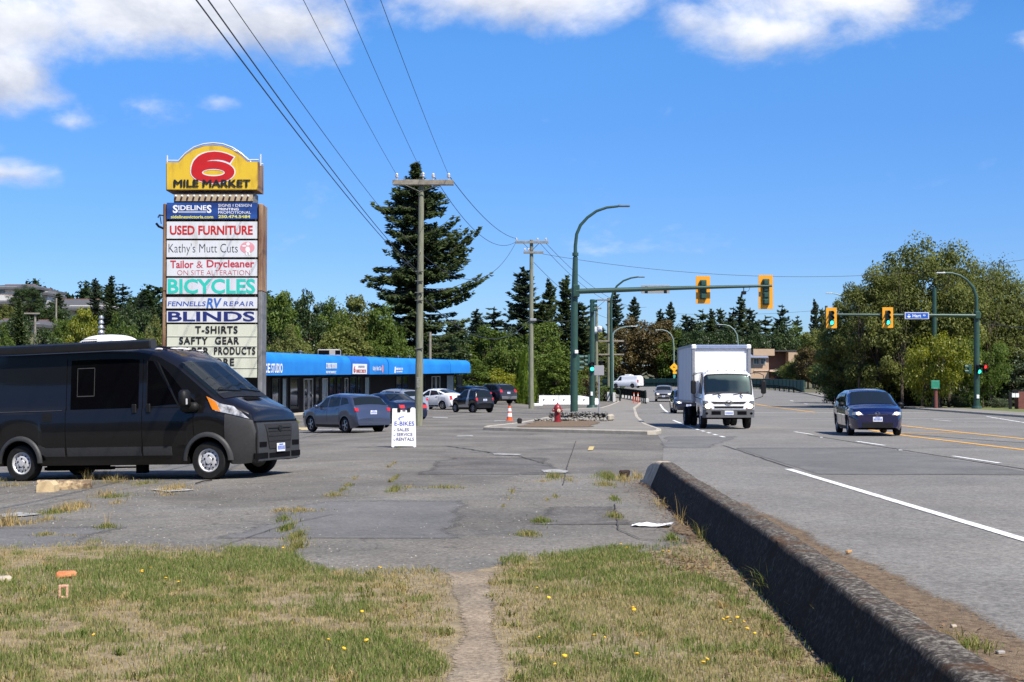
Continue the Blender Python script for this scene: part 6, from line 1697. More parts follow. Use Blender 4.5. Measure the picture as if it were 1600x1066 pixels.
def utility_pole_far():
    D = 107.; a = P(830, 640, D); z0 = Hf(a.x, D); top = P(830.5, 375, D); loc = Vector((a.x, D, z0))
    t = thing('utility_pole', 'slim wooden utility pole with two crossarms rising behind the columnar cypress', 'utility pole', loc)
    m = MB(); m.tube([(a.x, D, z0 - .2), (a.x, D, (z0 + top.z) / 2), (top.x, D, top.z)], [.2, .17, .13], 12); local(m, loc).build('pole', wood_pole, t)
    out = []
    for x0, x1, y in ((805, 857, 379), (818, 849, 395)):
        c0, c1 = P(x0, y, D), P(x1, y, D); m = MB(); m.box(((c0.x + c1.x) / 2, D - .2, c0.z), (c1.x - c0.x, .14, .17), bev=.01); local(m, loc).build('crossarm', arm_wood, t)
    m = MB(); q = P(830, 393, D)
    for x in (818, 842): e = P(x, 381, D); m.tube([(q.x, D - .2, q.z), (e.x, D - .25, e.z)], .025, 6)
    local(m, loc).build('bracket', mat('dark_steel', (.06, .06, .06), .6), t)
    for x, y in ((807, 377), (840, 377), (853, 377), (820, 393), (826, 393)):
        m = MB(); p = P(x, y, D - .2); insulator(m, p, 0, 1.); local(m, loc).build('insulator', ins_m, t); out.append(p + Vector((0, 0, .2)))
    m = MB(); c = P(833, 500, D - .2); m.box(c, (.5, .2, .2), bev=.04); local(m, loc).build('cable_box', metal_m, t)
    return out
far_ins = utility_pole_far()
wire_m = mat('black_cable', (.018, .018, .02), .6, var=.1)
def wire(a, b, sag, r, label, n=26, group='overhead wires of the pole line'):
    a, b = Vector(a), Vector(b); m = MB()
    pts = [a.lerp(b, k / n) + Vector((0, 0, -4 * sag * (k / n) * (1 - k / n))) for k in range(n + 1)]
    m.tube(pts, r, 5)
    o = m.build('overhead_wire', wire_m); return tag(o, label, 'wire', group)
def through(px, py, z_attach, Y): return P(px, py, Y)
def wire_px(a, px, sag, r, label, Yend=-6, zend=None):
    """wire from pole point a that leaves the picture's top edge at pixel px"""
    # choose the far end behind the camera so that the sagging wire passes the top edge at px
    best = None
    for xe in np.linspace(-7, 0, 141):
        b = Vector((xe, Yend, zend))
        for k in range(5, 95):
            f = k / 100; p = a.lerp(b, f) + Vector((0, 0, -4 * sag * f * (1 - f)))
            if p.y < 1: break
            if (p.z - CAMZ) / p.y > .2735:
                x = 800 + F * p.x / p.y
                if best is None or abs(x - px) < best[0]: best = (abs(x - px), xe)
                break
    return wire(a, Vector((best[1], Yend, zend)), sag, r, label, 44)
wire_px(near_ins[0], 475, .55, .008, 'thin overhead wire tied to the left insulator of the thick wooden pole', zend=11.0)
wire_px(near_ins[1], 540, .55, .008, 'thin overhead wire tied to the middle insulator of the thick wooden pole', zend=11.0)
wire_px(near_ins[3], 596, .55, .008, 'thin overhead wire tied to the right insulator of the thick wooden pole', zend=11.0)
D1 = 60.5
wire_px(P(653, 392, D1), 362, .6, .0075, 'thin overhead wire meeting the thick wooden pole below its crossarm', zend=8.0)
wire_px(P(653, 428, D1), 302, .6, .011, 'left one of the two close black cables running up to the left', zend=7.2)
wire_px(P(653, 424, D1), 315, .6, .011, 'right one of the two close black cables running up to the left', zend=7.25)
wire(near_ins[3], far_ins[0] + Vector((0, 0, 0)), .55, .017, 'wire from the right insulator of the thick pole to the far crossarm')
wire(near_ins[2], P(806, 378, 107), 1.3, .015, 'middle sagging wire between the thick pole and the slim pole')
wire(P(657, 395, D1), P(806, 379, 107), 1.9, .015, 'lowest sagging wire reaching the left end of the far crossarm')
wire(P(658, 462, D1), P(829, 498, 107), 1.7, .024, 'heavy service cable sagging between the thick pole and the slim pole')
wire(P(651, 400, D1), P(588, 434, 75), .1, .022, 'short pale service drop running left from the thick pole')
c2 = far_ins
wire(P(848, 397, 106.8), P(1700, 388, 112), 2.0, .016, 'long nearly level wire crossing the sky to the right')
for k, (x0, y0, x1, y1) in enumerate(((852, 379, 1010, 480), (842, 378, 990, 478), (834, 410, 985, 500))):
    wire(P(x0, y0, 106.8), P(x1, y1, 190), 1.5, .017, ('rightmost', 'middle', 'lowest')[k] + ' thin wire slanting down right from the slim pole')
wire(P(832, 498, 106.8), P(945, 470, 150), 1.0, .022, 'cable from the slim pole to the pole with white transformers')
wire(P(1050, 490, 190), P(1300, 483, 190), .4, .018, 'faint level wire over the far conifers behind the right traffic light')
wire(P(1534, 497, 105), P(1690, 512, 118), .6, .02, 'upper cable running right from the far signal pole'); wire(P(1534, 505, 105), P(1690, 496, 118), .5, .02, 'lower cable running right from the far signal pole')

def plain_pole(label, px, ytop, ybase, D, r0, r1, arms=(), m_=None, transformers=(), cat='utility pole'):
    a = P(px, ybase, D); z0 = Hf(a.x, D); top = P(px, ytop, D); loc = Vector((a.x, D, z0)); t = thing('utility_pole', label, cat, loc)
    m = MB(); m.tube([(a.x, D, z0 - .3), (top.x, D, top.z)], [r0, r1], 10); local(m, loc).build('pole', m_ or wood_pole, t)
    for x0, x1, y in arms:
        c0, c1 = P(x0, y, D - .2), P(x1, y, D - .2); m = MB(); m.box(((c0.x + c1.x) / 2, D - .2, c0.z), (c1.x - c0.x, .15, .16), bev=.01); local(m, loc).build('crossarm', arm_wood, t)
    for x, y0, y1 in transformers:
        c0, c1 = P(x, y1, D - .5), P(x, y0, D - .5); m = MB(); m.lathe([(.28, 0), (.30, .05), (.30, c1.z - c0.z - .05), (.24, c1.z - c0.z), (0, c1.z - c0.z + .05)], 14, 0, Matrix.Translation((c0.x, D - .5, c0.z))); local(m, loc).build('transformer', mat('transformer_grey', (.62, .64, .66), .4), t)
plain_pole('wooden pole carrying white transformers behind the signal pole', 932, 478, 632, 150, .2, .14, ((923, 940, 482),), None, ((928.5, 511, 521), (936.5, 510, 519)))
plain_pole('pale utility pole with wide crossarms beside the green lamp post', 951, 466, 630, 152, .2, .16, ((933, 956, 469), (935, 975, 533), (935, 975, 554)))
plain_pole('short wooden pole with a box behind the blue awning', 672, 519, 570, 135, .16, .13, (), arm_wood)
plain_pole('plain green pole standing behind the yellow green maple', 1460, 450, 639, 109, .20, .16, (), green_pole, cat='pole')
plain_pole('bare green pole beyond the green road fence', 1291, 478, 622, 185, .22, .18, (), green_pole, cat='pole')
plain_pole('wooden pole below the hillside houses', 55, 489, 530, 150, .14, .11, ((38, 62, 490),), arm_wood)
plain_pole('thin wooden pole in front of the hillside conifer', 88, 466, 530, 152, .12, .09, (), arm_wood)

yel_plate = mat('signal_yellow', (.78, .33, .015), .4, var=.04); sig_green = mat('signal_housing_green', (.02, .065, .05), .45, var=.2)
lens_off = mat('dark_lens', (.02, .015, .015), .2, coat=1); green_on = mat('green_light', (.05, .8, .6), .3, emit=(.04, .85, .60), est=2.2); red_on = mat('red_light', (.8, .03, .03), .3, emit=(1., .03, .03), est=1.6)
def signal(label, p, n=3, rz=0., lit=None, plate=True, k=1.0, hm=None):
    """head with n round lenses facing local -Y, hung with its middle at p"""
    t = thing('traffic_light', label, 'traffic light', p, rz); s_ = .36 * k; hgt = n * s_
    m = MB(); m.box((0, .05, 0), (.36 * k, .24 * k, hgt), bev=.03)
    for i in range(n): m.box((0, .19 * k, hgt / 2 - s_ * (i + .5)), (.26 * k, .08 * k, s_ * .72), bev=.03)
    m.build('housing', hm or sig_green, t)
    if plate:
        m = MB(); w, h = .80 * k / 2, (hgt + .46 * k) / 2
        pts = [(-w, -h), (w, -h), (w, h), (-w, h)]
        m.box((0, -.01, 0), (2 * w, .02, 2 * h), bev=.008); m.build('backplate', yel_plate, t, smooth=0)
    for i in range(n):
        z = hgt / 2 - s_ * (i + .5)
        m = MB(); rows = []
        for d in (-.07, -.36 * k):
            rows.append([(.155 * k * math.cos(a), d, z + .155 * k * math.sin(a)) for a in np.linspace(R(-35), R(215), 15)])
        m.grid(rows); m.grid([[(x * .96, y, z + (zz - z) * .96) for x, y, zz in r] for r in rows], flip=True); m.build('visor', sig_green if hm is None else hm, t)
        m = MB(); m.lathe([(.145 * k, 0), (.12 * k, .03), (0, .045)], 18, 0, Matrix.Translation((0, -.08, z)) @ Matrix.Rotation(R(90), 4, 'X')); m.build('lens', (lit[1] if lit and lit[0] == i else lens_off), t)
    return t
def lamp_head(mb, p, dx, k=1., mi=0):
    """cobra head pointing along +x*dx"""
    for f, r in ((0, .07),): pass
    mb.box((p.x + dx * .42 * k, p.y, p.z - .01), (.86 * k, .28 * k, .13 * k), mi, bev=.05 * k)
    mb.box((p.x + dx * .1 * k, p.y, p.z + .06 * k), (.2 * k, .12 * k, .08 * k), mi, bev=.03)
def signal_pole_near():
    D = 86.; a = P(897, 648, D); z0 = Hf(a.x, D); loc = Vector((a.x, D, z0))
    t = thing('signal_pole', 'tall green signal pole with curved street lamp and long mast arm', 'signal pole', loc)
    j = P(899, 402, D)
    m = MB(); m.tube([(a.x, D, z0), (a.x, D, z0 + .15)], [.32, .30], 16); m.tube([(a.x, D, z0), P(897.5, 470, D), (j.x, D, j.z)], [.235, .21, .155], 18); local(m, loc).build('pole', green_pole, t)
    m = MB(); pts = [P(x, y, D) for x, y in ((899, 402), (899, 385), (901, 366), (907, 352), (918, 340), (932, 330), (948, 324.5), (966, 322.5))]
    m.tube(pts, [.12, .11, .10, .095, .09, .085, .08, .07], 12); m.tube([P(899, 400, D), P(899, 395, D)], .19, 14); local(m, loc).build('lamp_arm', green_pole, t)
    m = MB(); lamp_head(m, P(966, 322, D), 1, .85); local(m, loc).build('lamp_head', mat('lamp_grey', (.10, .12, .12), .4), t)
    m = MB(); pts = [P(x, y, D - .25) for x, y in ((900, 455.5), (960, 453.5), (1050, 450.5), (1130, 448.5), (1206, 446.8))]
    m.tube(pts, [.165, .15, .125, .10, .075], 14); c = P(900, 455, D); m.box((c.x, D - .1, c.z), (.42, .6, .75), bev=.05); local(m, loc).build('mast_arm', green_pole, t)
    signal('yellow backed traffic light seen from behind, nearer the pole on the long mast arm', P(1098.5, 453, D + .05), 3, R(180), k=1.10)
    signal('tall yellow backed traffic light seen from behind at the tip of the mast arm', P(1196.5, 456.5, D + .05), 4, R(180), k=1.10)
    t2 = thing('street_name_sign', 'grey back of a street name sign clamped on the long mast arm', 'sign', P(1024, 452, D + .12))
    m = MB(); m.box((0, 0, 0), (1.75, .04, .50), bev=.01); m.build('panel', mat('sign_back_grey', (.36, .35, .36), .5, metal=.3, var=.08), t2, smooth=0)
    for x in (-.55, .62): m = MB(); m.box((x, -.03, -.05), (.16, .06, .42)); m.build('clamp', black_m, t2)
    t3 = thing('traffic_camera', 'small detection camera hanging under the mast arm between the lights', 'camera', P(1162, 449.5, D - .25))
    m = MB(); m.tube([(0, 0, 0), (0, 0, -.22)], .03, 8); m.build('bracket', sig_green, t3); m = MB(); m.box((0, 0, -.32), (.26, .40, .20), bev=.03); m.build('housing', black_m, t3)
    m = MB(); m.tube([(.15, 0, -.25), (.3, 0, -.2), (.36, 0, -.05), (.36, 0, .02)], .012, 5); m.build('cable', black_m, t3)
    # side heads low on the pole, facing across the road
    signal('dark side-facing signal box on the tall green pole', P(903.5, 567, D), 3, R(95), plate=False, k=.92)
    t4 = thing('push_button_box', 'small white box fixed on the tall green signal pole', 'box', P(900.5, 550, D - .3)); m = MB(); m.box((0, 0, 0), (.22, .2, .22), bev=.03); m.build('case', white_p, t4)
signal_pole_near()
def signal_pole_mid():
    D = 107.; a = P(925, 638, D); z0 = Hf(a.x, D) + .13; loc = Vector((a.x, D, z0))
    t = thing('signal_pole', 'shorter green signal pole with stacked heads standing at the sidewalk', 'signal pole', loc)
    m = MB(); m.tube([(a.x, D, z0), (a.x, D, z0 + .2)], [.42, .36], 16); m.tube([(a.x, D, z0), P(925.5, 468, D)], [.23, .17], 16); local(m, loc).build('pole', green_pole, t)
    m = MB(); c = P(924.5, 615.5, D - .25); m.box(c, (.17, .04, .3), bev=.02); local(m, loc).build('sticker', white_p, t)
    signal('large dark signal at the top of the shorter green pole, turned sideways', P(926, 478, D - .3), 3, R(75), plate=False, k=.9)
    signal('black signal with green light low on the shorter green pole', P(925, 573, D - .35), 2, R(0), (1, green_on), plate=False, k=1.0, hm=black_m)
    signal('dark signal with pale visors left of the shorter green pole', P(918.5, 564, D), 3, R(-70), plate=False, k=.85)
    signal('dark pedestrian signal right of the shorter green pole', P(940, 567, D), 1, R(30), plate=False, k=.9, hm=black_m)
signal_pole_mid()
def signal_pole_right():
    D = 103.; a = P(1526, 641, D); z0 = Hf(a.x, D) + .13; loc = Vector((a.x, D, z0))
    t = thing('signal_pole', 'green signal pole with curved lamp on the far right corner', 'signal pole', loc)
    m = MB(); m.tube([(a.x, D, z0), (a.x, D, z0 + .2)], [.36, .32], 16); m.tube([(a.x, D, z0), P(1526, 485, D)], [.22, .19], 16); local(m, loc).build('pole', green_pole, t)
    m = MB(); pts = [P(x, y, D) for x, y in ((1526, 485), (1525.5, 465), (1521, 450), (1511, 438), (1500, 430.5), (1488, 427), (1476, 426.5))]; m.tube(pts, [.13, .12, .11, .10, .09, .085, .08], 10); local(m, loc).build('lamp_arm', green_pole, t)
    m = MB(); lamp_head(m, P(1477, 426.5, D), -1, .8); local(m, loc).build('lamp_head', mat('lamp_pale', (.45, .47, .46), .4), t)
    m = MB(); m.tube([P(x, y, D - .2) for x, y in ((1526, 493.5), (1420, 492.5), (1296, 491.5))], [.14, .11, .08], 12); c = P(1526, 493, D); m.box((c.x, D - .1, c.z), (.4, .5, .55), bev=.05); local(m, loc).build('mast_arm', green_pole, t)
    m = MB(); c = P(1528, 620, D - .25); m.box(c, (.2, .04, .28), bev=.02); local(m, loc).build('sticker', white_p, t)
    signal('yellow backed traffic light showing green at the left tip of the far arm', P(1299, 497, D - .45), 3, 0, (2, green_on), k=.98)
    signal('yellow backed traffic light showing green beside the blue street sign', P(1387, 496.5, D - .45), 3, 0, (2, green_on), k=.98)
    hm = black_m
    signal('black traffic light with bright green lamp low on the right pole', P(1529.5, 577, D - .4), 2, 0, (1, green_on), plate=False, k=.95, hm=hm)
    signal('pedestrian signal with red hand beside the right pole', P(1539, 576.5, D - .3), 2, 0, (0, red_on), plate=False, k=.85, hm=hm)
    signal('dark signal with white visors turned away left of the right pole', P(1513.5, 577, D), 2, R(-80), plate=False, k=.95)
    t2 = thing('street_name_sign', 'blue street name sign with white lettering on the far mast arm', 'sign', P(1432.5, 493.5, D - .38))
    m = MB(); m.box((0, 0, 0), (1.78, .04, .50), bev=.01); pn = m.build('panel', mat('sign_frame_pale', (.55, .57, .66), .45, metal=.2), t2, smooth=0)
    m = MB(); m.box((0, -.025, 0), (1.62, .012, .38)); f = m.build('blue_face', mat('street_sign_blue', (.015, .09, .42), .4, var=.04), t2, smooth=0)
    m = MB(); m.text('Hart', -.32, -.12, .62, .24, y=-.036, bold=.02); m.text('RD', .45, -.03, .18, .11, y=-.036, bold=.03)
    m.add([(-.58 + .13 * math.cos(a_), -.036, -.02 + .12 * math.sin(a_)) for a_ in np.linspace(PI, 2 * PI, 12)], [tuple(range(12))]); m.box((-.58, -.036, .06), (.12, .004, .06)); m.build('lettering', mat('sign_letter_white', (.75, .78, .82), .5), f, smooth=0)
signal_pole_right()
def street_lamp(label, px, ybase, D, pts, r, m_=None, head=-1, zoff=0., k=.85, hm=None):
    a = P(px, ybase, D); z0 = Hf(a.x, D) + zoff; loc = Vector((a.x, D, z0)); t = thing('street_lamp', label, 'street lamp', loc)
    q = [P(x, y, D) for x, y in pts]
    m = MB(); m.tube([(a.x, D, z0), (q[0].x, D, q[0].z)], [r, r * .75], 12); local(m, loc).build('pole', m_ or green_pole, t)
    m = MB(); m.tube(q, [r * .72 - (r * .3) * i / (len(q) - 1) for i in range(len(q))], 10); local(m, loc).build('lamp_arm', m_ or green_pole, t)
    m = MB(); e = q[-1]; lamp_head(m, e, head, k); local(m, loc).build('lamp_head', hm or mat('lamp_pale', (.45, .47, .46), .4), t)
    return t
pale_pole = mat('pale_green_pole', (.22, .29, .27), .45, var=.1, metal=.2)
street_lamp('green street lamp with long curved arm behind the signal pole with stacked heads', 955.5, 632, 146, [(954.5, 480), (955, 468), (958, 457), (964, 447), (974, 439), (986, 434.5), (996, 433)], .19, None, 1, .13, .9, mat('lamp_grey', (.10, .12, .12), .4))
street_lamp('pale curved street lamp carrying the yellow diamond sign', 1053, 610, 268, [(1053, 545), (1052, 530), (1048, 522), (1042, 517.5), (1035, 515.5), (1030, 515.5)], .16, pale_pole, -1)
street_lamp('pale curved street lamp rising above the white box truck', 1153, 610, 258, [(1153, 535), (1151.5, 523), (1147, 515), (1140, 509.5), (1132, 507.5), (1127, 507.5)], .17, pale_pole, -1)
street_lamp('small pale street lamp just right of the tall green signal pole', 906.5, 580, 190, [(906.5, 552), (906.5, 540), (904, 532), (899, 526.5), (892, 524.5), (886, 524)], .13, pale_pole, -1, 0)
street_lamp('low pale street lamp arm in front of the brown maple', 957.5, 628, 160, [(957.3, 525), (960, 518), (968, 513), (978, 510.5), (986, 510)], .13, pale_pole, 1)
street_lamp('street lamp peeping out left of the large leafy trees', 1326, 620, 165, [(1326, 475), (1321, 467), (1314, 462), (1307, 459.5), (1300, 458.5)], .14, pale_pole, -1)
def post_sign(name, label, px, ybase, D, ytop, r, pm, panel):
    a = P(px, ybase, D); z0 = Hf(a.x, D); loc = Vector((a.x, D, z0)); t = thing(name, label, 'sign', loc); m = MB(); m.tube([(a.x, D, z0), (a.x, D, P(px, ytop, D).z)], r, 8); local(m, loc).build('post', pm, t); panel(t, loc); return t
def pnl(t, loc):
    D = 69.; c = P(936, 579, D - .06); m = MB(); m.box(c, (.49, .025, .48), bev=.01); local(m, loc).build('sign_panel', mat('sign_back_grey', (.36, .35, .36), .5, metal=.3, var=.08), t, smooth=0)
post_sign('traffic_sign', 'grey square back of a sign on a thin post by the sidewalk', 936, 655, 69., 572, .03, metal_m, pnl)
def pnl(t, loc):
    D = 104.; c = P(1461.5, 601, D - .2); m = MB(); m.box(c, (.62, .04, .62), bev=.01); o = local(m, loc).build('sign_panel', mat('park_sign_green', (.02, .20, .12), .5, var=.1), t, smooth=0)
    m = MB(); m.box((c.x, c.y - .025, c.z + .25), (.5, .006, .02)); m.box((c.x, c.y - .025, c.z - .27), (.3, .006, .03)); local(m, loc).build('sign_marks', mat('pale_green_mark', (.2, .45, .33), .5), o, smooth=0)
post_sign('park_sign', 'small square green sign on a thick reddish post at the far kerb', 1462.5, 637, 104., 606, .13, mat('reddish_post', (.16, .05, .04), .7, var=.2), pnl)
def diamond():
    D = 267.2; c = P(1053.5, 574, D); t = thing('warning_sign', 'yellow diamond warning sign with a small plate on the pale lamp post', 'sign', c); ym = mat('warning_yellow', (.85, .42, .01), .45, var=.03)
    s_ = .86; m = MB(); m.prism([(-s_, 0), (0, -s_), (s_, 0), (0, s_)], -.02, .02); m.build('diamond_panel', ym, t, smooth=0)
    m = MB(); m.box((-.1, -.03, 0), (.3, .01, .09)); m.prism([(.02, -.13), (.22, 0), (.02, .13)], -.035, -.025); m.box((-.2, -.03, .1), (.09, .01, .2)); m.build('arrow', black_m, t, smooth=0)
    m = MB(); m.box((.10, 0, -1.03), (.72, .03, .46)); m.build('small_plate', ym, t, smooth=0)
    m = MB(); m.box((.03, 0, -1.7), (.44, .03, .46)); m.build('teal_plate', mat('teal_plate', (.05, .35, .30), .5), t, smooth=0)
diamond()
for dx in (0, .38):
    g = P(990.5, 631, 133); x = g.x + dx; z0 = Hf(x, 133) + .13; t = thing('delineator_post', 'orange flexible post at the start of the dark railing', 'post', (x, 133, z0), 0, 'orange posts by the railing') 
    m = MB(); m.tube([(0, 0, 0), (0, 0, .95), (0, 0, 1.0)], [.055, .05, .03], 10); m.build('post', mat('cone_orange', (.80, .10, .02)), t)
    m = MB(); m.lathe([(.056, .7), (.055, .85)], 10); m.build('band', white_p, t)
# sidewalk railing: dark rails on white concrete blocks
def railing():
    A, B = Vector((13.05, 138, 0)), Vector((12.1, 166, 0)); t = thing('railing', 'dark green roadside railing bending away along the far sidewalk', 'railing', (A.x, A.y, Hf(A.x, A.y)))
    loc = t.location.copy(); pts = []
    for k in range(25):
        f = k / 24; x = A.x + (B.x - A.x) * f + .5 * math.sin(PI * f); y = A.y + (B.y - A.y) * f; pts.append(Vector((x, y, Hf(x, y))))
    dg = mat('dark_railing', (.010, .018, .015), .9, var=.2, spec=.1)
    m = MB()
    for z, r in ((1.20, .07), (1.0, .05), (.85, .05), (.70, .05), (.55, .05)): m.tube([p + Vector((0, 0, z)) for p in pts], r, 6)
    m.tube([pts[0] + Vector((.0, -.3, -.1)), pts[0] + Vector((0, -.3, 1.1)), pts[0] + Vector((0, -.05, 1.25)), pts[1] + Vector((0, 0, 1.2))], .1, 8); m.grid([[p + Vector((0, 0, .5)) for p in pts], [p + Vector((0, 0, 1.18)) for p in pts]])
    local(m, loc).build('rail', dg, t)
    m = MB()
    for p in pts[::2]: m.tube([p, p + Vector((0, 0, 1.2))], .07, 6)
    local(m, loc).build('post', dg, t)
    for p in pts[::2]: m = MB(); m.box((p.x + .15, p.y, p.z + .33), (.3, .9, .38), bev=.04); local(m, loc).build('concrete_block', mat('pale_block', (.50, .50, .48), .8, var=.1), t)
    # second short rail on the left of the walk
    A, B = Vector((10.8, 146, 0)), Vector((9.3, 166, 0)); t = thing('railing', 'short dark tube railing at the left edge of the far sidewalk', 'railing', (A.x, A.y, Hf(A.x, A.y))); loc = t.location.copy(); m = MB()
    p0, p1 = Vector((A.x, A.y, Hf(A.x, A.y))), Vector((B.x, B.y, Hf(B.x, B.y)))
    m.tube([p0 + Vector((.35, -.4, 0)), p0 + Vector((.35, -.4, 1.15)), p0 + Vector((.2, -.1, 1.35)), p0 + Vector((0, 1, 1.35)), p1 + Vector((0, 0, 1.3))], .09, 8); m.tube([p0 + Vector((0, .5, .7)), p1 + Vector((0, 0, .7))], .06, 6); local(m, loc).build('rail', dg, t)
    for k in range(6): m = MB(); q = p0.lerp(p1, k / 5); m.box((q.x - .25, q.y, Hf(q.x, q.y) + .5), (.3, .8, 1.0), bev=.03); local(m, loc).build('concrete_block', mat('pale_block', (.5, .5, .48)), t)
railing()
def road_fence(name, label, pts, h, m_, z0=.1, step=2.4, cap=None):
    loc = Vector((pts[0][0], pts[0][1], Hf(*pts[0]))); t = thing(name, label, 'fence', loc); out = []
    for a, b in zip(pts[:-1], pts[1:]):
        n = max(1, int(math.hypot(b[0] - a[0], b[1] - a[1]) / step))
        for k in range(n): out.append((a[0] + (b[0] - a[0]) * k / n, a[1] + (b[1] - a[1]) * k / n))
    out.append(pts[-1]); m = MB(); up = Vector((0, 0, 1))
    P3 = [Vector((x, y, Hf(x, y))) for x, y in out]
    m.grid([[p + up * z0 for p in P3], [p + up * h for p in P3]]); m.grid([[p + up * z0 + Vector((0, .05, 0)) for p in P3], [p + up * h + Vector((0, .05, 0)) for p in P3]])
    local(m, loc).build('panel', m_, t, smooth=0)
    m = MB()
    for p in P3: m.box((p.x, p.y, p.z + h / 2), (.12, .12, h + .08))
    m.tube([p + up * h for p in P3], .06, 6); local(m, loc).build('post', cap or m_, t, smooth=0)
    return t
fg = mat('fence_green', (.022, .085, .060), .6, var=.15, sc_=1.5)
road_fence('road_fence', 'solid green fence along the outer edge of the far curve', [(42.5, 205), (42.3, 220), (38.5, 254), (20.5, 284), (-3, 314)], 1.55, fg)
road_fence('road_fence', 'lower black fence in the shade under the big leafy trees', [(33.5, 110), (36.5, 135), (42.2, 188)], 1.35, mat('fence_black', (.012, .014, .013), .6, var=.2))
def guard_rail():
    pts = [(39.2, 196), (39.6, 212), (36.5, 246), (30, 262), (18.6, 276), (4, 292)]; loc = Vector((pts[0][0], pts[0][1], Hf(*pts[0]))); t = thing('guard_rail', 'dark green guard rail in front of the solid green fence', 'guard rail', loc)
    P3 = [Vector((x, y, Hf(x, y))) for x, y in pts]; m = MB()
    m.tube([P3[0] + Vector((.9, -3, .05))] + [p + Vector((0, 0, .75)) for p in P3], .10, 8); m.tube([P3[0] + Vector((.9, -2.6, .0))] + [p + Vector((0, 0, .5)) for p in P3], .08, 8); local(m, loc).build('rail', mat('dark_railing', (.012, .022, .018)), t)
    m = MB()
    for a, b in zip(P3[:-1], P3[1:]):
        for k in range(4): q = a.lerp(b, k / 4); m.box((q.x, q.y, q.z + .35), (.16, .16, .75))
    local(m, loc).build('post', mat('dark_railing', (.012, .022, .018)), t, smooth=0)
guard_rail()
def white_barrier():
    D = 134.; a, b = P(842, 635, D), P(936, 635, D); z0 = Hf(a.x, D); n = 3; w = (b.x - a.x) / n
    for k in range(n):
        lab = ('left section of the white painted concrete barrier beside the cypress', 'middle section of the white painted concrete barrier behind the signal pole', 'right sloping section of the white painted concrete barrier')[k]
        t = thing('concrete_barrier', lab, 'barrier', (a.x + w * (k + .5), D, z0), 0, 'white concrete barriers closing the lot')
        hl, hr = (.86, .86) if k < 2 else (.86, .55); m = MB(); rows = []
        for x, h in ((-w / 2 + .02, hl), (w / 2 - .02, hr)): rows.append([(x, y, min(z, h)) for y, z in ((-.3, 0), (-.28, .1), (-.14, .34), (-.1, h), (.1, h), (.14, .34), (.28, .1), (.3, 0))])
        m.grid(rows); m.add(rows[0], [tuple(range(8))]); m.add(rows[1], [tuple(range(7, -1, -1))]); o = m.build('body', mat('white_barrier_paint', (.76, .77, .78), .6, var=.06, sc_=2), t, smooth=0)
        m = MB()
        for x in (-w / 4, w / 4): m.box((x, -.16, .46), (.09, .1, .09))
        m.build('lifting_slot', dark_in, t, smooth=0)
white_barrier()
def tan_building():
    D = 264.; c = P(1205, 608, D); loc = Vector((c.x, D, Hf(c.x, D))); t = thing('apartment_building', 'two storey tan building with slate roof strip behind the white truck', 'building', loc)
    def rect(x0, y0, x1, y1, d0, d1): a, b = P(x0, y1, D), P(x1, y0, D); return (((a.x + b.x) / 2, D + (d0 + d1) / 2, (a.z + b.z) / 2), (b.x - a.x, d1 - d0, b.z - a.z))
    tan = mat('tan_stucco', (.47, .33, .22), .9, var=.08, sc_=1); dkt = mat('brown_stucco', (.15, .09, .075), .9, var=.1, sc_=1)
    m = MB(); m.box(*rect(1130, 549, 1201, 612, 0, 9)); m.box(*rect(1201, 549, 1252, 612, 3, 9)); m.box(*rect(1176, 545.5, 1209, 556, -.8, 0)); m.box(*rect(1232, 549, 1258, 612, -.2, 8)); local(m, loc).build('wall', tan, t, smooth=0)
    m = MB(); m.box(*rect(1201.2, 550, 1232, 610, 2.8, 3)); local(m, loc).build('recess', dkt, t, smooth=0)
    m = MB(); a, b = P(1130, 558.5, D - 1.2), P(1201, 558.5, D - 1.2); e, f = P(1130, 552, D - .05), P(1197, 552, D - .05); m.add([a, b, f, e, a + Vector((0, 0, -.12)), b + Vector((0, 0, -.12)), f + Vector((0, 0, -.12)), e + Vector((0, 0, -.12))], [(0, 1, 2, 3), (4, 7, 6, 5), (0, 4, 5, 1), (1, 5, 6, 2), (2, 6, 7, 3), (3, 7, 4, 0)]); local(m, loc).build('canopy_roof', mat('slate_blue_roof', (.17, .19, .26), .6, var=.1, sc_=3), t, smooth=0)
    m = MB(); m.box(*rect(1128, 547.5, 1258, 549.5, -.3, 9.2)); local(m, loc).build('roof', mat('roof_dark', (.05, .045, .045), .8), t, smooth=0)
    m = MB(); m.box(*rect(1201, 578, 1216, 581, -1.2, 3)); m.box(*rect(1178, 578.5, 1201, 580, -.15, 0)); local(m, loc).build('ledge', mat('ledge_tan', (.62, .45, .32), .8), t, smooth=0)
    for x0, x1 in ((1177, 1186), (1188, 1196.5)):
        m = MB(); m.box(*rect(x0, 559.5, x1, 569.5, -.12, 0)); w = local(m, loc).build('window', mat('window_frame_white', (.7, .68, .64), .5), t, smooth=0)
        m = MB(); k = (x1 - x0) / 2
        for q in (x0 + .7, x0 + k + .3): m.box(*rect(q, 560.5, q + k - .9, 568.7, -.15, -.12))
        local(m, loc).build('pane', mat('far_pane', (.05, .06, .065), .1, c2=(.2, .24, .24), sc_=2), w, smooth=0)
tan_building()
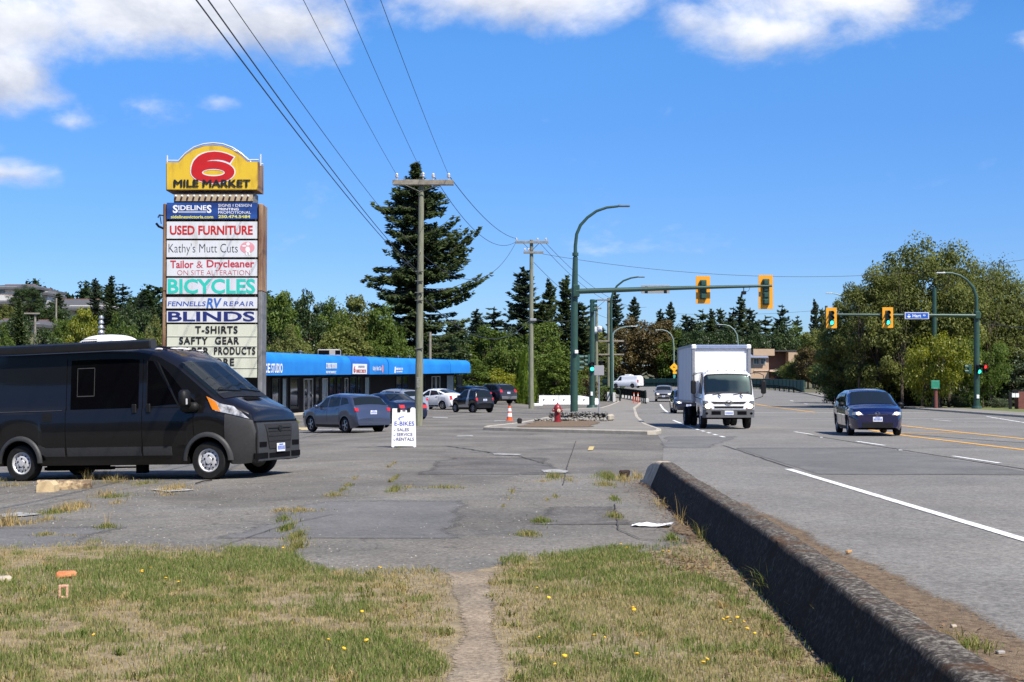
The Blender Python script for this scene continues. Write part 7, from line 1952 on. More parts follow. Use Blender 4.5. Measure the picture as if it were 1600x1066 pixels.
def hill_house(name, label, D, walls, roofs, wins):
    c = P(*walls[0][:2], D); loc = Vector((c.x, D, Hf(c.x, D))); t = thing(name, label, 'house', loc)
    wm = mat('cream_stucco', (.56, .54, .50), .9, var=.06, sc_=.8); rm_ = mat('grey_shingle', (.085, .085, .09), .9, var=.15, sc_=2); rc = mat('reddish_ridge', (.18, .085, .07), .8)
    def rect(x0, y0, x1, y1, d0, d1): a, b = P(x0, y1, D), P(x1, y0, D); return (((a.x + b.x) / 2, D + (d0 + d1) / 2, (a.z + b.z) / 2), (b.x - a.x, d1 - d0, b.z - a.z))
    for w in walls: m = MB(); m.box(*rect(w[0], w[1], w[2], w[3], w[4], w[5])); local(m, loc).build('wall', wm, t, smooth=0)
    for x0, y0, x1, y1, rx0, rx1, d0, d1 in roofs:   # eave line y1 from x0..x1, ridge y0 from rx0..rx1
        e = [P(x0, y1, D + d0), P(x1, y1, D + d0)]; zb = e[0].z; zt = P(rx0, y0, D).z; xa, xb = P(rx0, y0, D).x, P(rx1, y0, D).x; ym = D + (d0 + d1) / 2
        lo = [Vector((e[0].x, D + d0, zb)), Vector((e[1].x, D + d0, zb)), Vector((e[1].x, D + d1, zb)), Vector((e[0].x, D + d1, zb))]; hi = [Vector((xa, ym, zt)), Vector((xb, ym, zt))]; dn = [p - Vector((0, 0, .35)) for p in lo]
        m = MB(); m.add(lo + hi + dn, [(0, 1, 5, 4), (1, 2, 5), (2, 3, 4, 5), (3, 0, 4), (6, 9, 8, 7), (0, 6, 7, 1), (1, 7, 8, 2), (2, 8, 9, 3), (3, 9, 6, 0)]); r = local(m, loc).build('roof', rm_, t, smooth=0)
        m = MB(); m.tube([hi[0] + Vector((-.2, 0, 0)), hi[1] + Vector((.2, 0, 0))], .10, 6); local(m, loc).build('ridge', rc, r)
    for x0, y0, x1, y1 in wins:
        m = MB(); m.box(*rect(x0, y0, x1, y1, -.25, -.02)); local(m, loc).build('window', mat('far_pane', (.05, .06, .065)), t, smooth=0)
hill_house('hillside_house', 'upper hillside house with hipped grey roof at the far left', 232., [(-40, 448, 26, 470, 0, 12), (26, 449, 62, 470, 4, 12), (57, 454, 68, 475, 2, 9), (-40, 464, 30, 480, -5, 3)], [(-48, 441, 61, 449, -10, 36, -1.2, 13), (48, 448, 73, 458, 56, 62, .5, 11), (-48, 462, 32, 472, -30, 24, -6, 3)], [(-2, 452, 7, 458), (30, 452, 36, 458), (64, 458, 66, 464)])
hill_house('hillside_house', 'lower long hillside house with grey roof behind the leafy tops', 226., [(62, 477, 172, 500, 0, 10)], [(56, 465, 178, 482, 72, 140, -1.5, 11)], [(70, 484, 76, 489), (118, 484, 124, 490), (152, 486, 157, 494), (163, 486, 168, 492)])
hill_house('hillside_house', 'small low house with red roof edge partly hidden by the hillside trees', 180., [(-8, 502, 8, 520, 0, 6), (46, 505, 62, 520, 0, 6)], [(-10, 497, 10, 503, -6, 6, -1, 7), (44, 499, 66, 507, 50, 62, -1, 7)], [])
def chimney():
    c = P(158, 515, 70); loc = Vector((c.x, 70, Hf(c.x, 70))); z = P(158, 494, 70).z - loc.z; t = thing('flue_pipe', 'shiny metal flue stack beyond the roof of the camper van', 'flue', loc)
    m = MB(); m.lathe([(.10, 0), (.10, z - .9)], 14); m.build('pipe', metal_m, t); m = MB()
    for k in range(4): zz = z - .9 + k * .24; m.lathe([(.09, zz), (.16 - .012 * k, zz + .05), (.16 - .012 * k, zz + .09), (.09, zz + .2)], 16)
    m.build('cowl', metal_m, t)
chimney()
def brick_pillar():
    D = 101.; c = P(1590, 643, D); loc = Vector((c.x, D, Hf(c.x, D) + .12)); t = thing('gate_pillar', 'reddish brick pillar with dark frame and two white notices at the right edge', 'pillar', loc)
    def rect(x0, y0, x1, y1, d0, d1): a, b = P(x0, y1, D), P(x1, y0, D); return (((a.x + b.x) / 2, D + (d0 + d1) / 2, (a.z + b.z) / 2), (b.x - a.x, d1 - d0, b.z - a.z))
    m = MB(); m.box(*rect(1591.5, 612, 1612, 645, 0, .8)); local(m, loc).build('pillar', mat('brick_red_dark', (.10, .035, .03), .9, c2=(.2, .07, .05), sc_=9), t, smooth=0)
    m = MB(); m.box(*rect(1577, 613, 1581, 643, 0, .15)); m.box(*rect(1581, 609.5, 1612, 612, 0, .15)); local(m, loc).build('frame', black_m, t, smooth=0)
    for x in (1581, 1586.8): m = MB(); m.box(*rect(x, 614.5, x + 5, 621, -.05, 0)); local(m, loc).build('notice', white_p, t, smooth=0)
brick_pillar()
# ------------------------------------------------------------------ trees
L_green = leafmat('leaf_green', (.030, .056, .010), (.135, .185, .036), .36, .55, .25, .2)
L_dark = leafmat('leaf_dark_green', (.016, .034, .010), (.066, .098, .028), .25, .45, .2)
L_olive = leafmat('leaf_olive', (.034, .050, .014), (.225, .24, .066), .38, .55, .2, .2)
L_lime = leafmat('leaf_yellow_green', (.070, .100, .012), (.32, .32, .04), .40, .45, .15)
L_brown = leafmat('leaf_brown', (.038, .032, .012), (.145, .105, .034), .25, .55, .2)
L_grey = leafmat('leaf_grey_green', (.030, .050, .024), (.130, .155, .085), .28, .42, .2)
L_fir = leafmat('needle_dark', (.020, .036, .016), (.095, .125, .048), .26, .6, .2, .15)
L_fir2 = leafmat('needle_blue_green', (.020, .036, .024), (.085, .115, .065), .25, .6, .2, .15)
L_cyp = leafmat('cypress_green', (.060, .110, .014), (.24, .31, .045), .35, .55, .1, .2)
bark = mat('bark', (.05, .038, .028), .9, c2=(.13, .10, .075), sc_=4, bump=.6, bsc=12)
pale_bark = mat('pale_bark', (.16, .15, .13), .85, c2=(.32, .30, .27), sc_=4)

def cards(cen, nrm, size, asp, g):
    """diamond leaves: centre, normal, length, width ratio"""
    n = len(cen)
    r = g.normal(size=(n, 3)); u = np.cross(nrm, r); u /= np.linalg.norm(u, axis=1)[:, None] + 1e-9
    v = np.cross(nrm, u); v /= np.linalg.norm(v, axis=1)[:, None] + 1e-9
    a = u * size[:, None] * .5; b = v * (size * asp)[:, None] * .5; bend = nrm * (size * .12)[:, None]
    V = np.stack([cen - a - bend, cen + b, cen + a - bend, cen - b], 1).reshape(-1, 3)
    return V, np.arange(n)[:, None] * 4 + np.arange(4)[None, :]
def limb_mesh(segs, mats, name):
    m = MB()
    for pts, r in segs: m.tube(pts, r, 7)
    o = m.build(name, mats, None); me = o.data; bpy.data.objects.remove(o); return me
class Kind: pass
KINDS_ = {}
def reg(key, V, Fa, tint, segs, leaf, barkm):
    k = Kind(); k.lo = V.min(0); k.hi = V.max(0); k.h = k.hi[2]; k.w = .5 * ((k.hi[0] - k.lo[0]) + (k.hi[1] - k.lo[1]))
    k.V, k.F, k.t = V, Fa, tint; k.trunk = limb_mesh(segs, [barkm], 'trunk'); k.mesh = {}
    KINDS_[key] = k
def crown_mesh(key, leaf):
    k = KINDS_[key]
    if leaf.name not in k.mesh: k.mesh[leaf.name] = fast_mesh('crown', k.V, k.F, leaf, k.t, link=False)
    return k.mesh[leaf.name]
def broadleaf(key, seed, h=11., r=4.2, clumps=60, leaves=150, size=.32, low=.18, dens=1., spread=1.0, gaps=.0, lump=.30):
    g = np.random.default_rng(seed); C = []; cz = h * (low + (1 - low) * .5); rz = h * (1 - low) * .5
    bumps = [(g.normal(size=3), g.uniform(.7, 1.25)) for _ in range(9)]
    while len(C) < clumps:
        d = g.normal(size=3); d /= np.linalg.norm(d)
        k = 1.0
        for b, s in bumps:
            b = b / np.linalg.norm(b); c = max(0, float(d @ b)) ** 6; k += (s - 1) * c
        q = g.uniform(.35, 1.) ** .55 * k
        p = np.array([d[0] * r * q, d[1] * r * q, cz + d[2] * rz * q])
        if p[2] < h * low * .6: continue
        C.append(p)
    C = np.array(C); V, Fs, T = [], [], []; off = 0; segs = []
    top = np.array([g.normal(0, .3), g.normal(0, .3), h * .72])
    segs.append(([(0, 0, -.4), (g.normal(0, .1), g.normal(0, .1), h * .25), tuple(top * [1, 1, .8]), tuple(top)], [.026 * h, .021 * h, .013 * h, .004 * h]))
    for c in C[:: max(1, len(C) // 22)]:
        z0 = g.uniform(.18, .6) * h; a = np.array([0, 0, z0]); mid = (a + c) / 2 + np.array([0, 0, -.08 * h * g.uniform(0, 1)])
        segs.append(([tuple(a), tuple(mid), tuple(c)], [.009 * h, .006 * h, .002 * h]))
    for c in C:
        rc = r * lump * g.uniform(.7, 1.35); n = int(leaves * g.uniform(.6, 1.3))
        d = g.normal(size=(n, 3)); d /= np.linalg.norm(d, axis=1)[:, None]; q = g.uniform(0.15, 1.0, n) ** .5
        p = c + d * (q * rc)[:, None] * np.array([1.1, 1.1, .75])
        out = d * .7 + np.array([0, 0, .75]) + g.normal(0, .55, (n, 3)); out /= np.linalg.norm(out, axis=1)[:, None]
        v, f = cards(p, out, size * g.uniform(.6, 1.35, n), .62, g); V.append(v); Fs.append(f + off); off += len(v)
        T.append(np.clip(g.uniform(.1, .75) * .6 + g.normal(.22, .18, n), 0, 1))
    reg(key, np.concatenate(V), np.concatenate(Fs), np.concatenate(T), segs, None, bark)
def conifer(key, seed, h=18., r=3.2, levels=26, per=7, cl=14, shape=.56, droop=.25, ragged=.3, size=.62, bare=.08):
    g = np.random.default_rng(seed); V, Fs, T = [], [], []; off = 0; segs = [([(0, 0, -.4), (g.normal(0, .08), 0, h * .5), (0, 0, h * .98)], [.017 * h, .011 * h, .002 * h])]
    for i in range(levels):
        f = (i + g.uniform(-.3, .3)) / levels; f = min(max(f, 0), .985); z = h * (bare + (1 - bare) * f); z00 = z; R_ = r * (1 - f) ** shape + .12
        a0 = g.uniform(0, 2 * PI)
        for j in range(per):
            a = a0 + 2 * PI * j / per + g.normal(0, .25); L_ = R_ * (1 + g.normal(0, ragged)); L_ = max(.25, L_)
            if g.uniform() < .10: L_ *= .35
            z = z00 + g.normal(0, .45) * h / levels
            dr = droop * g.uniform(.4, 1.5); n = max(4, int(cl * (.45 + L_ / r)))
            t = np.sort(g.uniform(.06, 1, n)); ca, sa = math.cos(a), math.sin(a)
            zz = z + L_ * (-dr * t + (.55 * dr + .18) * t ** 3 + .10 * t)
            wid = (.20 + .62 * (1 - t)) * min(1., L_ / 2.2) * .75
            for side in (-1, 0, 1):
                s = side * wid * g.uniform(.5, 1.1, n)
                p = np.stack([ca * L_ * t - sa * s, sa * L_ * t + ca * s, zz - abs(side) * .10 - g.uniform(0, .18, n)], -1)
                # sprays point outward and droop
                nr = np.stack([g.normal(0, .5, n) - ca * .25, g.normal(0, .5, n) - sa * .25, np.ones(n)], -1); nr /= np.linalg.norm(nr, axis=1)[:, None]
                dirv = np.stack([ca * np.ones(n) - sa * side * .7, sa * np.ones(n) + ca * side * .7, -.25 + g.normal(0, .25, n) + .35 * t], -1); dirv /= np.linalg.norm(dirv, axis=1)[:, None]
                sd = np.cross(nr, dirv); sd /= np.linalg.norm(sd, axis=1)[:, None] + 1e-9
                sz = size * g.uniform(.65, 1.3, n); w = sz * .30
                A = p - dirv * (sz * .35)[:, None]; B = p + sd * w[:, None] - np.array([0, 0, 1]) * (w * .5)[:, None]; Cc = p + dirv * (sz * .75)[:, None]; Dd = p - sd * w[:, None] - np.array([0, 0, 1]) * (w * .5)[:, None]
                v = np.stack([A, B, Cc, Dd], 1).reshape(-1, 3); fa = np.arange(n)[:, None] * 4 + np.arange(4)[None]
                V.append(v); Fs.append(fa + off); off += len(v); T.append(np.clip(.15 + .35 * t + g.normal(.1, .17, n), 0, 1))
            if j % 2 == 0: segs.append(([(0, 0, z), (ca * L_ * .5, sa * L_ * .5, z - L_ * dr * .35), (ca * L_ * .92, sa * L_ * .92, float(zz[-1]))], [.035 + .012 * L_, .02 + .006 * L_, .008]))
    # leader
    n = 26; p = np.stack([g.normal(0, .07, n), g.normal(0, .07, n), h * g.uniform(.93, 1.0, n)], -1); v, f = cards(p, g.normal(size=(n, 3)), np.full(n, size * .7), .3, g); V.append(v); Fs.append(f + off); T.append(g.uniform(.1, .5, n))
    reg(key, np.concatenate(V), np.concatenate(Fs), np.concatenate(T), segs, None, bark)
broadleaf('oak_a', 1, 11, 4.6, 120, 92, .42, lump=.22)
broadleaf('oak_b', 2, 11, 4.2, 110, 92, .42, low=.12, lump=.22)
broadleaf('oak_c', 3, 11, 5.2, 130, 90, .42, low=.10, lump=.21)
broadleaf('poplar', 4, 13, 3.2, 60, 150, .30, low=.10)
broadleaf('big_a', 5, 14, 6.4, 200, 215, .28, low=.08, lump=.19)
broadleaf('big_b', 6, 14, 5.2, 160, 215, .28, low=.07, lump=.19)
broadleaf('airy', 7, 13, 3.6, 70, 42, .24, low=.28, lump=.30)
broadleaf('bush', 8, 3.2, 2.4, 36, 130, .22, low=.0, lump=.34)
broadleaf('maple', 9, 7, 4.6, 74, 190, .26, low=.20, lump=.24)
conifer('fir_a', 11, 18, 3.4, 30, 8, ragged=.36, droop=.3)
conifer('fir_b', 12, 18, 3.0, 30, 7, ragged=.42, droop=.35)
conifer('fir_c', 13, 18, 4.2, 28, 8, ragged=.38, shape=.55)
conifer('fir_d', 14, 18, 3.6, 20, 6, ragged=.55, shape=.45, bare=.2)
conifer('spruce', 15, 12, 4.2, 30, 10, ragged=.15, shape=1.0, droop=.15)
def plant(key, px, py, D, wpx, leaf, label, group=None, name='tree', cat='tree', dz=0., rz=None, sink=0.0):
    k = KINDS_[key]; c = P(px, py, D); z0 = Hf(c.x, D) + dz; h = c.z - z0; w = wpx / F * D
    t = thing(name, label, cat, (c.x, D, z0 - sink), rz if rz is not None else rnd.uniform(0, 6.28), group)
    w *= 1.75 if key.startswith('fir') else 1.0
    t.scale = (w / k.w, w / k.w, (h + sink) / k.h)
    a = bpy.data.objects.new('trunk', k.trunk); col.objects.link(a); a.parent = t
    b = bpy.data.objects.new('crown', crown_mesh(key, leaf)); col.objects.link(b); b.parent = t
    return t
# --- behind the strip mall
GB = 'leafy trees behind the blue awning'
for key, px, py, D, w, lf, lab in (
    ('oak_a', 432, 452, 120, 95, L_green, 'tall green leafy tree directly right of the pylon sign'), ('oak_b', 478, 450, 128, 85, L_dark, 'dark green leafy tree, second to the right of the pylon sign'),
    ('oak_c', 515, 462, 132, 100, L_green, 'green leafy tree above the roof unit of the strip mall'), ('oak_a', 556, 458, 136, 85, L_olive, 'olive green leafy tree at the left foot of the tall fir'),
    ('oak_b', 600, 470, 132, 80, L_green, 'green leafy tree just left of the thick wooden pole'), ('oak_c', 455, 505, 112, 90, L_olive, 'lower olive leafy tree showing above the left end of the awning'),
    ('oak_b', 540, 505, 122, 110, L_olive, 'lower olive leafy tree above the white sign of the awning'), ('oak_c', 612, 510, 130, 90, L_green, 'lower green tree in front of the tall fir trunk'),
    ('oak_a', 700, 520, 146, 85, L_dark, 'dark leafy tree right of the thick wooden pole, low down'), ('poplar', 505, 470, 140, 50, L_dark, 'narrow dark tree among the leafy trees behind the mall'), ('oak_b', 760, 505, 150, 95, L_green, 'bright green tree above the black suv'),
    ('oak_c', 800, 520, 142, 100, L_green, 'bright green tree left of the slim utility pole'), ('oak_a', 845, 500, 150, 90, L_green, 'bright green tree right of the slim utility pole'), ('oak_b', 868, 545, 140, 95, L_green, 'low green tree behind the white concrete barrier'),
    ('oak_a', 730, 560, 136, 90, L_green, 'low green tree at the right end of the awning'), ('oak_c', 780, 575, 138, 90, L_lime, 'low bright yellow green tree behind the black suv')):
    plant(key, px, py, D, w, lf, lab, GB)
# the tall ragged fir
def tall_fir():
    D = 140.; s = D / F; g = np.random.default_rng(77); base = P(650, 600, D); z0 = Hf(base.x, D); htop = P(651, 252, D).z - z0
    V, Fs, T = [], [], []; off = 0; segs = [([(0, 0, -.4), (.1, 0, htop * .5), (.05, 0, htop * .98)], [.42, .25, .04])]
    # outline read from the photo: for a height, how far boughs reach left and right (m)
    prof = [(258, -7, 6), (270, -14, 12), (283, -36, 34), (300, -38, 42), (312, -60, 66), (330, -66, 44), (350, -52, 58), (365, -58, 72), (380, -46, 100), (400, -52, 72), (415, -66, 60), (430, -84, 118), (450, -80, 70), (475, -72, 76), (500, -78, 84), (530, -80, 86), (560, -74, 80), (590, -50, 50)]
    def reach(z):
        py = 533 - 0  # placeholder, replaced below
    Z = np.array([P(651, p[0], D).z - z0 for p in prof])[::-1]; Lf = np.array([-p[1] * s for p in prof])[::-1]; Rt = np.array([p[2] * s for p in prof])[::-1]
    def bough(z, a, L_, dr, up):
        nonlocal off
        n = max(10, int(7.5 * L_ + 5)); t = np.sort(g.uniform(.03, 1, n)); ca, sa = math.cos(a), math.sin(a)
        zz = z + L_ * (-dr * t + up * t ** 2.5)
        wid = (.15 + .85 * np.sin(np.pi * np.clip(t * .95 + .08, 0, 1)) ** .8) * min(.85, L_ * .22)
        for side in (-1, -.45, .45, 1):
            sh = side * wid * g.uniform(.5, 1.1, n); p = np.stack([ca * L_ * t - sa * sh, sa * L_ * t + ca * sh, zz - abs(side) * .22 - g.uniform(0, .3, n)], -1)
            nr = np.stack([g.normal(0, .5, n), g.normal(0, .5, n), np.ones(n)], -1); nr /= np.linalg.norm(nr, axis=1)[:, None]
            dv = np.stack([ca - sa * side * .7 + g.normal(0, .25, n), sa + ca * side * .7 + g.normal(0, .25, n), -.2 + g.normal(0, .28, n) + .5 * up * t], -1); dv /= np.linalg.norm(dv, axis=1)[:, None]
            sd = np.cross(nr, dv); sd /= np.linalg.norm(sd, axis=1)[:, None] + 1e-9; sz = .44 * g.uniform(.6, 1.35, n); w = sz * .30
            A = p - dv * (sz * .4)[:, None]; B = p + sd * w[:, None]; Cc = p + dv * (sz * .75)[:, None]; Dd = p - sd * w[:, None]; dn = np.array([0, 0, 1]) * (w * .7)[:, None]
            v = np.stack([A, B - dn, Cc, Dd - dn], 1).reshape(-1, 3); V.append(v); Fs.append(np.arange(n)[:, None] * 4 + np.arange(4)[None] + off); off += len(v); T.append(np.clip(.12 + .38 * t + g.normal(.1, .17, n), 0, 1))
        segs.append(([(ca * L_ * q, sa * L_ * q, z + L_ * (-dr * q + up * q ** 2.5) - .1) for q in (0, .3, .55, .78, .93)], [.05 + .010 * L_, .035 + .007 * L_, .022 + .004 * L_, .014, .008]))
    for k in range(265):
        z = htop * (1 - g.uniform(0, 1) ** 1.12 * .93); a = g.uniform(0, 2 * PI); c = math.cos(a)
        l, r_ = np.interp(z, Z, Lf), np.interp(z, Z, Rt); m = .5 * (min(l, 3.8) + min(r_, 3.8))
        L_ = (r_ if c > 0 else l) * abs(c) + m * (1 - abs(c)); L_ = max(.3, L_ * g.uniform(.5, 1.1)) 
        bough(z, a, min(L_, 5.4), g.uniform(.02, .30), g.uniform(.12, .38))
    for py, side, ln, up in ((378, 1, 100, .62), (428, 1, 117, .34), (350, 1, 66, .5), (412, 1, 84, .5), (300, 1, 46, .1), (296, -1, 36, .1), (322, -1, 64, .0), (432, -1, 84, -.02), (418, -1, 66, .1), (366, 1, 80, .5), (395, 1, 88, .5), (445, 1, 90, .3)):
        z = P(651, py, D).z - z0
        for da in (-.18, 0, .16): bough(z - (0 if up < .2 else .25 * ln * s) + g.normal(0, .2), (0 if side > 0 else PI) + da, ln * s * (1 - abs(da) * .6), .06, up)
    n = 60; p = np.stack([g.normal(0, .14, n), g.normal(0, .14, n), htop * g.uniform(.94, 1., n)], -1); v, f = cards(p, g.normal(size=(n, 3)), np.full(n, .5), .3, g); V.append(v); Fs.append(f + off); T.append(g.uniform(.1, .5, n))
    t = thing('fir_tree', 'very tall dark ragged fir with long boughs rising above the blue awning', 'tree', (base.x, D, z0))
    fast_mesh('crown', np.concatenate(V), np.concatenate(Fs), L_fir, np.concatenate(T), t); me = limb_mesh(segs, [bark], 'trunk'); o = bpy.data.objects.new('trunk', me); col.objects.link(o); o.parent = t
tall_fir()
# --- conifers between the poles
GC = 'dark conifers between the utility poles'
for key, px, py, D, w, lf, lab in (('fir_b', 818, 416, 172, 66, L_fir2, 'pointed dark conifer left of the slim utility pole'), ('fir_a', 858, 434, 176, 50, L_fir, 'dark conifer between the slim pole and the green signal pole, left one'), ('fir_a', 884, 428, 170, 58, L_fir, 'dark conifer just left of the tall green signal pole'),
    ('fir_d', 772, 478, 180, 60, L_fir2, 'small ragged conifer over the right end of the mall'), ('fir_c', 845, 470, 165, 90, L_fir, 'broad dark conifer low behind the slim utility pole'), ('fir_c', 905, 470, 165, 80, L_fir, 'broad dark conifer right behind the tall green signal pole'), ('fir_b', 745, 482, 190, 40, L_fir2, 'small grey green conifer in the gap right of the tall fir')):
    plant(key, px, py, D, w, lf, lab, GC, 'conifer_tree')
# --- centre: brown maples and conifers
GM = 'trees in the middle distance beyond the railing'
for key, px, py, D, w, lf, lab, nm in (('fir_b', 962, 455, 325, 36, L_fir2, 'pointed conifer behind the green street lamp', 'conifer_tree'), ('fir_a', 990, 462, 322, 40, L_fir2, 'pointed conifer above the brown maple', 'conifer_tree'),
    ('oak_c', 982, 493, 308, 95, L_brown, 'large maple with brown leaves behind the white cargo van', 'tree'), ('oak_a', 1026, 498, 306, 90, L_brown, 'second brown leaved maple right of the white cargo van', 'tree'), ('oak_b', 930, 515, 300, 80, L_olive, 'olive tree behind the stacked signal pole', 'tree'),
    ('oak_c', 1056, 512, 304, 90, L_green, 'green tree behind the yellow diamond sign', 'tree'), ('fir_a', 1047, 470, 318, 34, L_fir2, 'slender conifer left of the box truck, taller one', 'conifer_tree'), ('fir_b', 1032, 482, 320, 30, L_fir2, 'slender conifer left of the box truck, shorter one', 'conifer_tree'), ('fir_c', 1072, 490, 312, 46, L_fir, 'broad conifer rising over the left corner of the truck', 'conifer_tree'),
    ('oak_a', 908, 560, 160, 70, L_olive, 'low olive tree between the two green signal poles', 'tree'), ('bush', 912, 585, 150, 50, L_brown, 'rusty brown shrub between the two green signal poles', 'shrub'), ('bush', 945, 600, 152, 40, L_green, 'green shrub at the left end of the dark railing', 'shrub'), ('bush', 890, 590, 146, 60, L_green, 'green shrub behind the white concrete barrier', 'shrub')):
    plant(key, px, py, D, w, lf, lab, GM, nm, 'shrub' if nm == 'shrub' else 'tree')
# --- far tree line over the truck
GF = 'far dark conifers over the road'
for i, (key, px, py, D, w) in enumerate((('fir_d', 1098, 482, 300, 40), ('fir_a', 1112, 481, 305, 34), ('fir_c', 1126, 480, 310, 40), ('fir_d', 1146, 478, 300, 34), ('fir_b', 1158, 459, 298, 30), ('fir_c', 1172, 480, 300, 50), ('fir_d', 1196, 492, 300, 46), ('fir_c', 1140, 492, 290, 56), ('fir_c', 1110, 496, 290, 50), ('fir_d', 1222, 474, 290, 36), ('fir_d', 1246, 492, 295, 30), ('fir_a', 1273, 466, 262, 28), ('fir_c', 1285, 480, 262, 34), ('fir_c', 1180, 500, 285, 60), ('fir_c', 1215, 500, 290, 50), ('fir_b', 1080, 496, 300, 36))):
    plant(key, px, py, D, w, L_fir2 if i % 2 else L_fir, 'dark conifer in the far tree line beyond the box truck', GF, 'conifer_tree')
for px, py, D, w in ((1090, 500, 275, 70), (1135, 503, 270, 70), (1180, 506, 272, 60), (1225, 500, 275, 60), (1062, 505, 305, 50)):
    plant('oak_c', px, py, D, w, L_dark, 'dark rounded tree under the far conifers beyond the box truck', GF)
for key, px, py, D, w, lf, lab in (('oak_a', 1145, 530, 290, 56, L_lime, 'yellow green tree right above the box truck roof'), ('oak_c', 1238, 506, 285, 80, L_green, 'green tree behind the roof of the tan building'), ('oak_a', 1205, 520, 288, 60, L_dark, 'dark green tree above the slate roof strip of the tan building'), ('oak_b', 1270, 512, 240, 60, L_olive, 'olive tree right of the tan building'),
    ('oak_b', 1262, 540, 232, 56, L_brown, 'orange brown tree hiding the right end of the tan building'), ('oak_a', 1240, 565, 252, 50, L_olive, 'small olive tree in front of the tan building'), ('oak_b', 1285, 560, 226, 56, L_olive, 'small olive tree beside the bare green pole'), ('oak_a', 1226, 572, 257, 44, L_dark, 'small dark tree in front of the tan building recess'), ('oak_c', 1248, 554, 246, 58, L_olive, 'olive tree in front of the right half of the tan building'), ('bush', 1212, 588, 254, 34, leafmat('leaf_plum', (.03, .006, .008), (.14, .03, .03), .2), 'plum red shrub in front of the tan building')):
    plant(key, px, py, D, w, lf, lab, GM, 'shrub' if key == 'bush' else 'tree', 'shrub' if key == 'bush' else 'tree')
# --- far wood closing the view, plus added trees behind the camera: one mass
def far_wood_with_added_trees():
    g = np.random.default_rng(9); V, Fs, T = [], [], []; off = 0
    for k in range(150):
        x = g.uniform(-190, 190); D = g.uniform(330, 400); z0 = float(H(x, D)); key = ('fir_c', 'fir_a', 'oak_c', 'oak_b')[g.integers(0, 4)]; kd = KINDS_[key]
        h = (g.uniform(11, 16) if abs(x / D * F + 0) > 0 else 12); s = h / kd.h; idx = g.choice(len(kd.F), min(1300, len(kd.F)), replace=False)
        v = kd.V.reshape(-1, 4, 3)[idx]; c = v.mean(1, keepdims=True); v = (c + (v - c) * 2.4) * s
        v = v + np.array([x, D, z0]); v = v.reshape(-1, 3); V.append(v); Fs.append(np.arange(len(v)).reshape(-1, 4) + off); off += len(v); T.append(kd.t[idx] * .6)
    # unseen trees added behind the camera to darken reflections in paint and glass
    for k in range(130):
        x = g.uniform(-120, 100); D = -g.uniform(48, 70); key = ('oak_c', 'oak_b', 'fir_c')[g.integers(0, 3)]; kd = KINDS_[key]; s = g.uniform(20, 27) / kd.h; idx = g.choice(len(kd.F), 1100, replace=False)
        v = kd.V.reshape(-1, 4, 3)[idx]; c = v.mean(1, keepdims=True); v = ((c + (v - c) * 4.) * np.array([1.6, 1.6, 1]) * s + np.array([x, D, 0])).reshape(-1, 3)
        V.append(v); Fs.append(np.arange(len(v)).reshape(-1, 4) + off); off += len(v); T.append(kd.t[idx] * .6)
    o = fast_mesh('far_wood_with_added_trees', np.concatenate(V), np.concatenate(Fs), L_dark, np.concatenate(T)); tag(o, 'far wood closing the view behind the road, plus unseen trees added behind the camera', 'wood', None, 'stuff')
far_wood_with_added_trees()
# --- right-hand mass of leafy trees
GR = 'big leafy trees on the right bank'
for key, px, py, D, w, lf, lab in (('big_a', 1440, 362, 114, 200, L_olive, 'largest leafy tree of the right bank, behind the blue street sign'), ('big_b', 1372, 408, 113, 150, L_olive, 'big leafy tree behind the traffic light with street sign'), ('big_b', 1322, 455, 117, 110, L_olive, 'leafy tree at the left edge of the right bank'), ('big_a', 1520, 392, 118, 180, L_olive, 'big leafy tree behind the right signal pole lamp'),
    ('airy', 1408, 396, 111, 62, L_olive, 'feathery crown rising between the two big leafy trees of the right bank'), ('airy', 1480, 371, 112, 70, L_olive, 'feathery light crown at the top right of the largest leafy tree'), ('airy', 1340, 440, 112, 52, L_olive, 'feathery crown at the upper left slope of the right bank'), ('airy', 1545, 396, 114, 60, L_olive, 'feathery crown left of the thin airy tree'), ('airy', 1572, 392, 128, 110, L_grey, 'thin airy tree with sparse leaves at the top right'), ('big_b', 1590, 450, 116, 130, L_olive, 'leafy tree at the right edge behind the cables'), ('maple', 1466, 514, 106.5, 118, L_lime, 'yellow green maple at the kerb by the plain green pole'), ('maple', 1535, 522, 108, 105, L_green, 'green maple just behind the right signal pole'),
    ('oak_b', 1592, 545, 114, 95, L_grey, 'grey green tree at the right edge above the brick pillar'), ('big_b', 1420, 500, 122, 130, L_dark, 'dark leafy tree in the shade between the traffic light and the maple'), ('big_b', 1350, 525, 123, 120, L_dark, 'dark low leafy tree above the black fence'), ('oak_c', 1305, 545, 140, 80, L_dark, 'dark tree at the left end of the black fence')):
    plant(key, px, py, D, w, lf, lab, GR)
GS = 'shrubs at the foot of the right bank'
for i, (px, py, D, w, lf) in enumerate(((1335, 590, 123, 70, L_dark), (1380, 595, 122, 70, L_dark), (1425, 590, 121, 70, L_dark), (1475, 600, 120, 60, L_dark), (1510, 605, 111, 50, L_grey), (1550, 600, 119, 70, L_dark), (1590, 598, 119, 60, L_dark), (1498, 618, 109, 40, L_grey), (1560, 620, 108, 50, L_grey), (1310, 600, 122, 50, L_dark))):
    plant('bush', px, py, D, w, lf, ('dark shrub in the shade below the leafy trees of the right bank' if lf is L_dark else 'pale leaved shrub near the foot of the right signal pole'), GS, 'shrub', 'shrub')
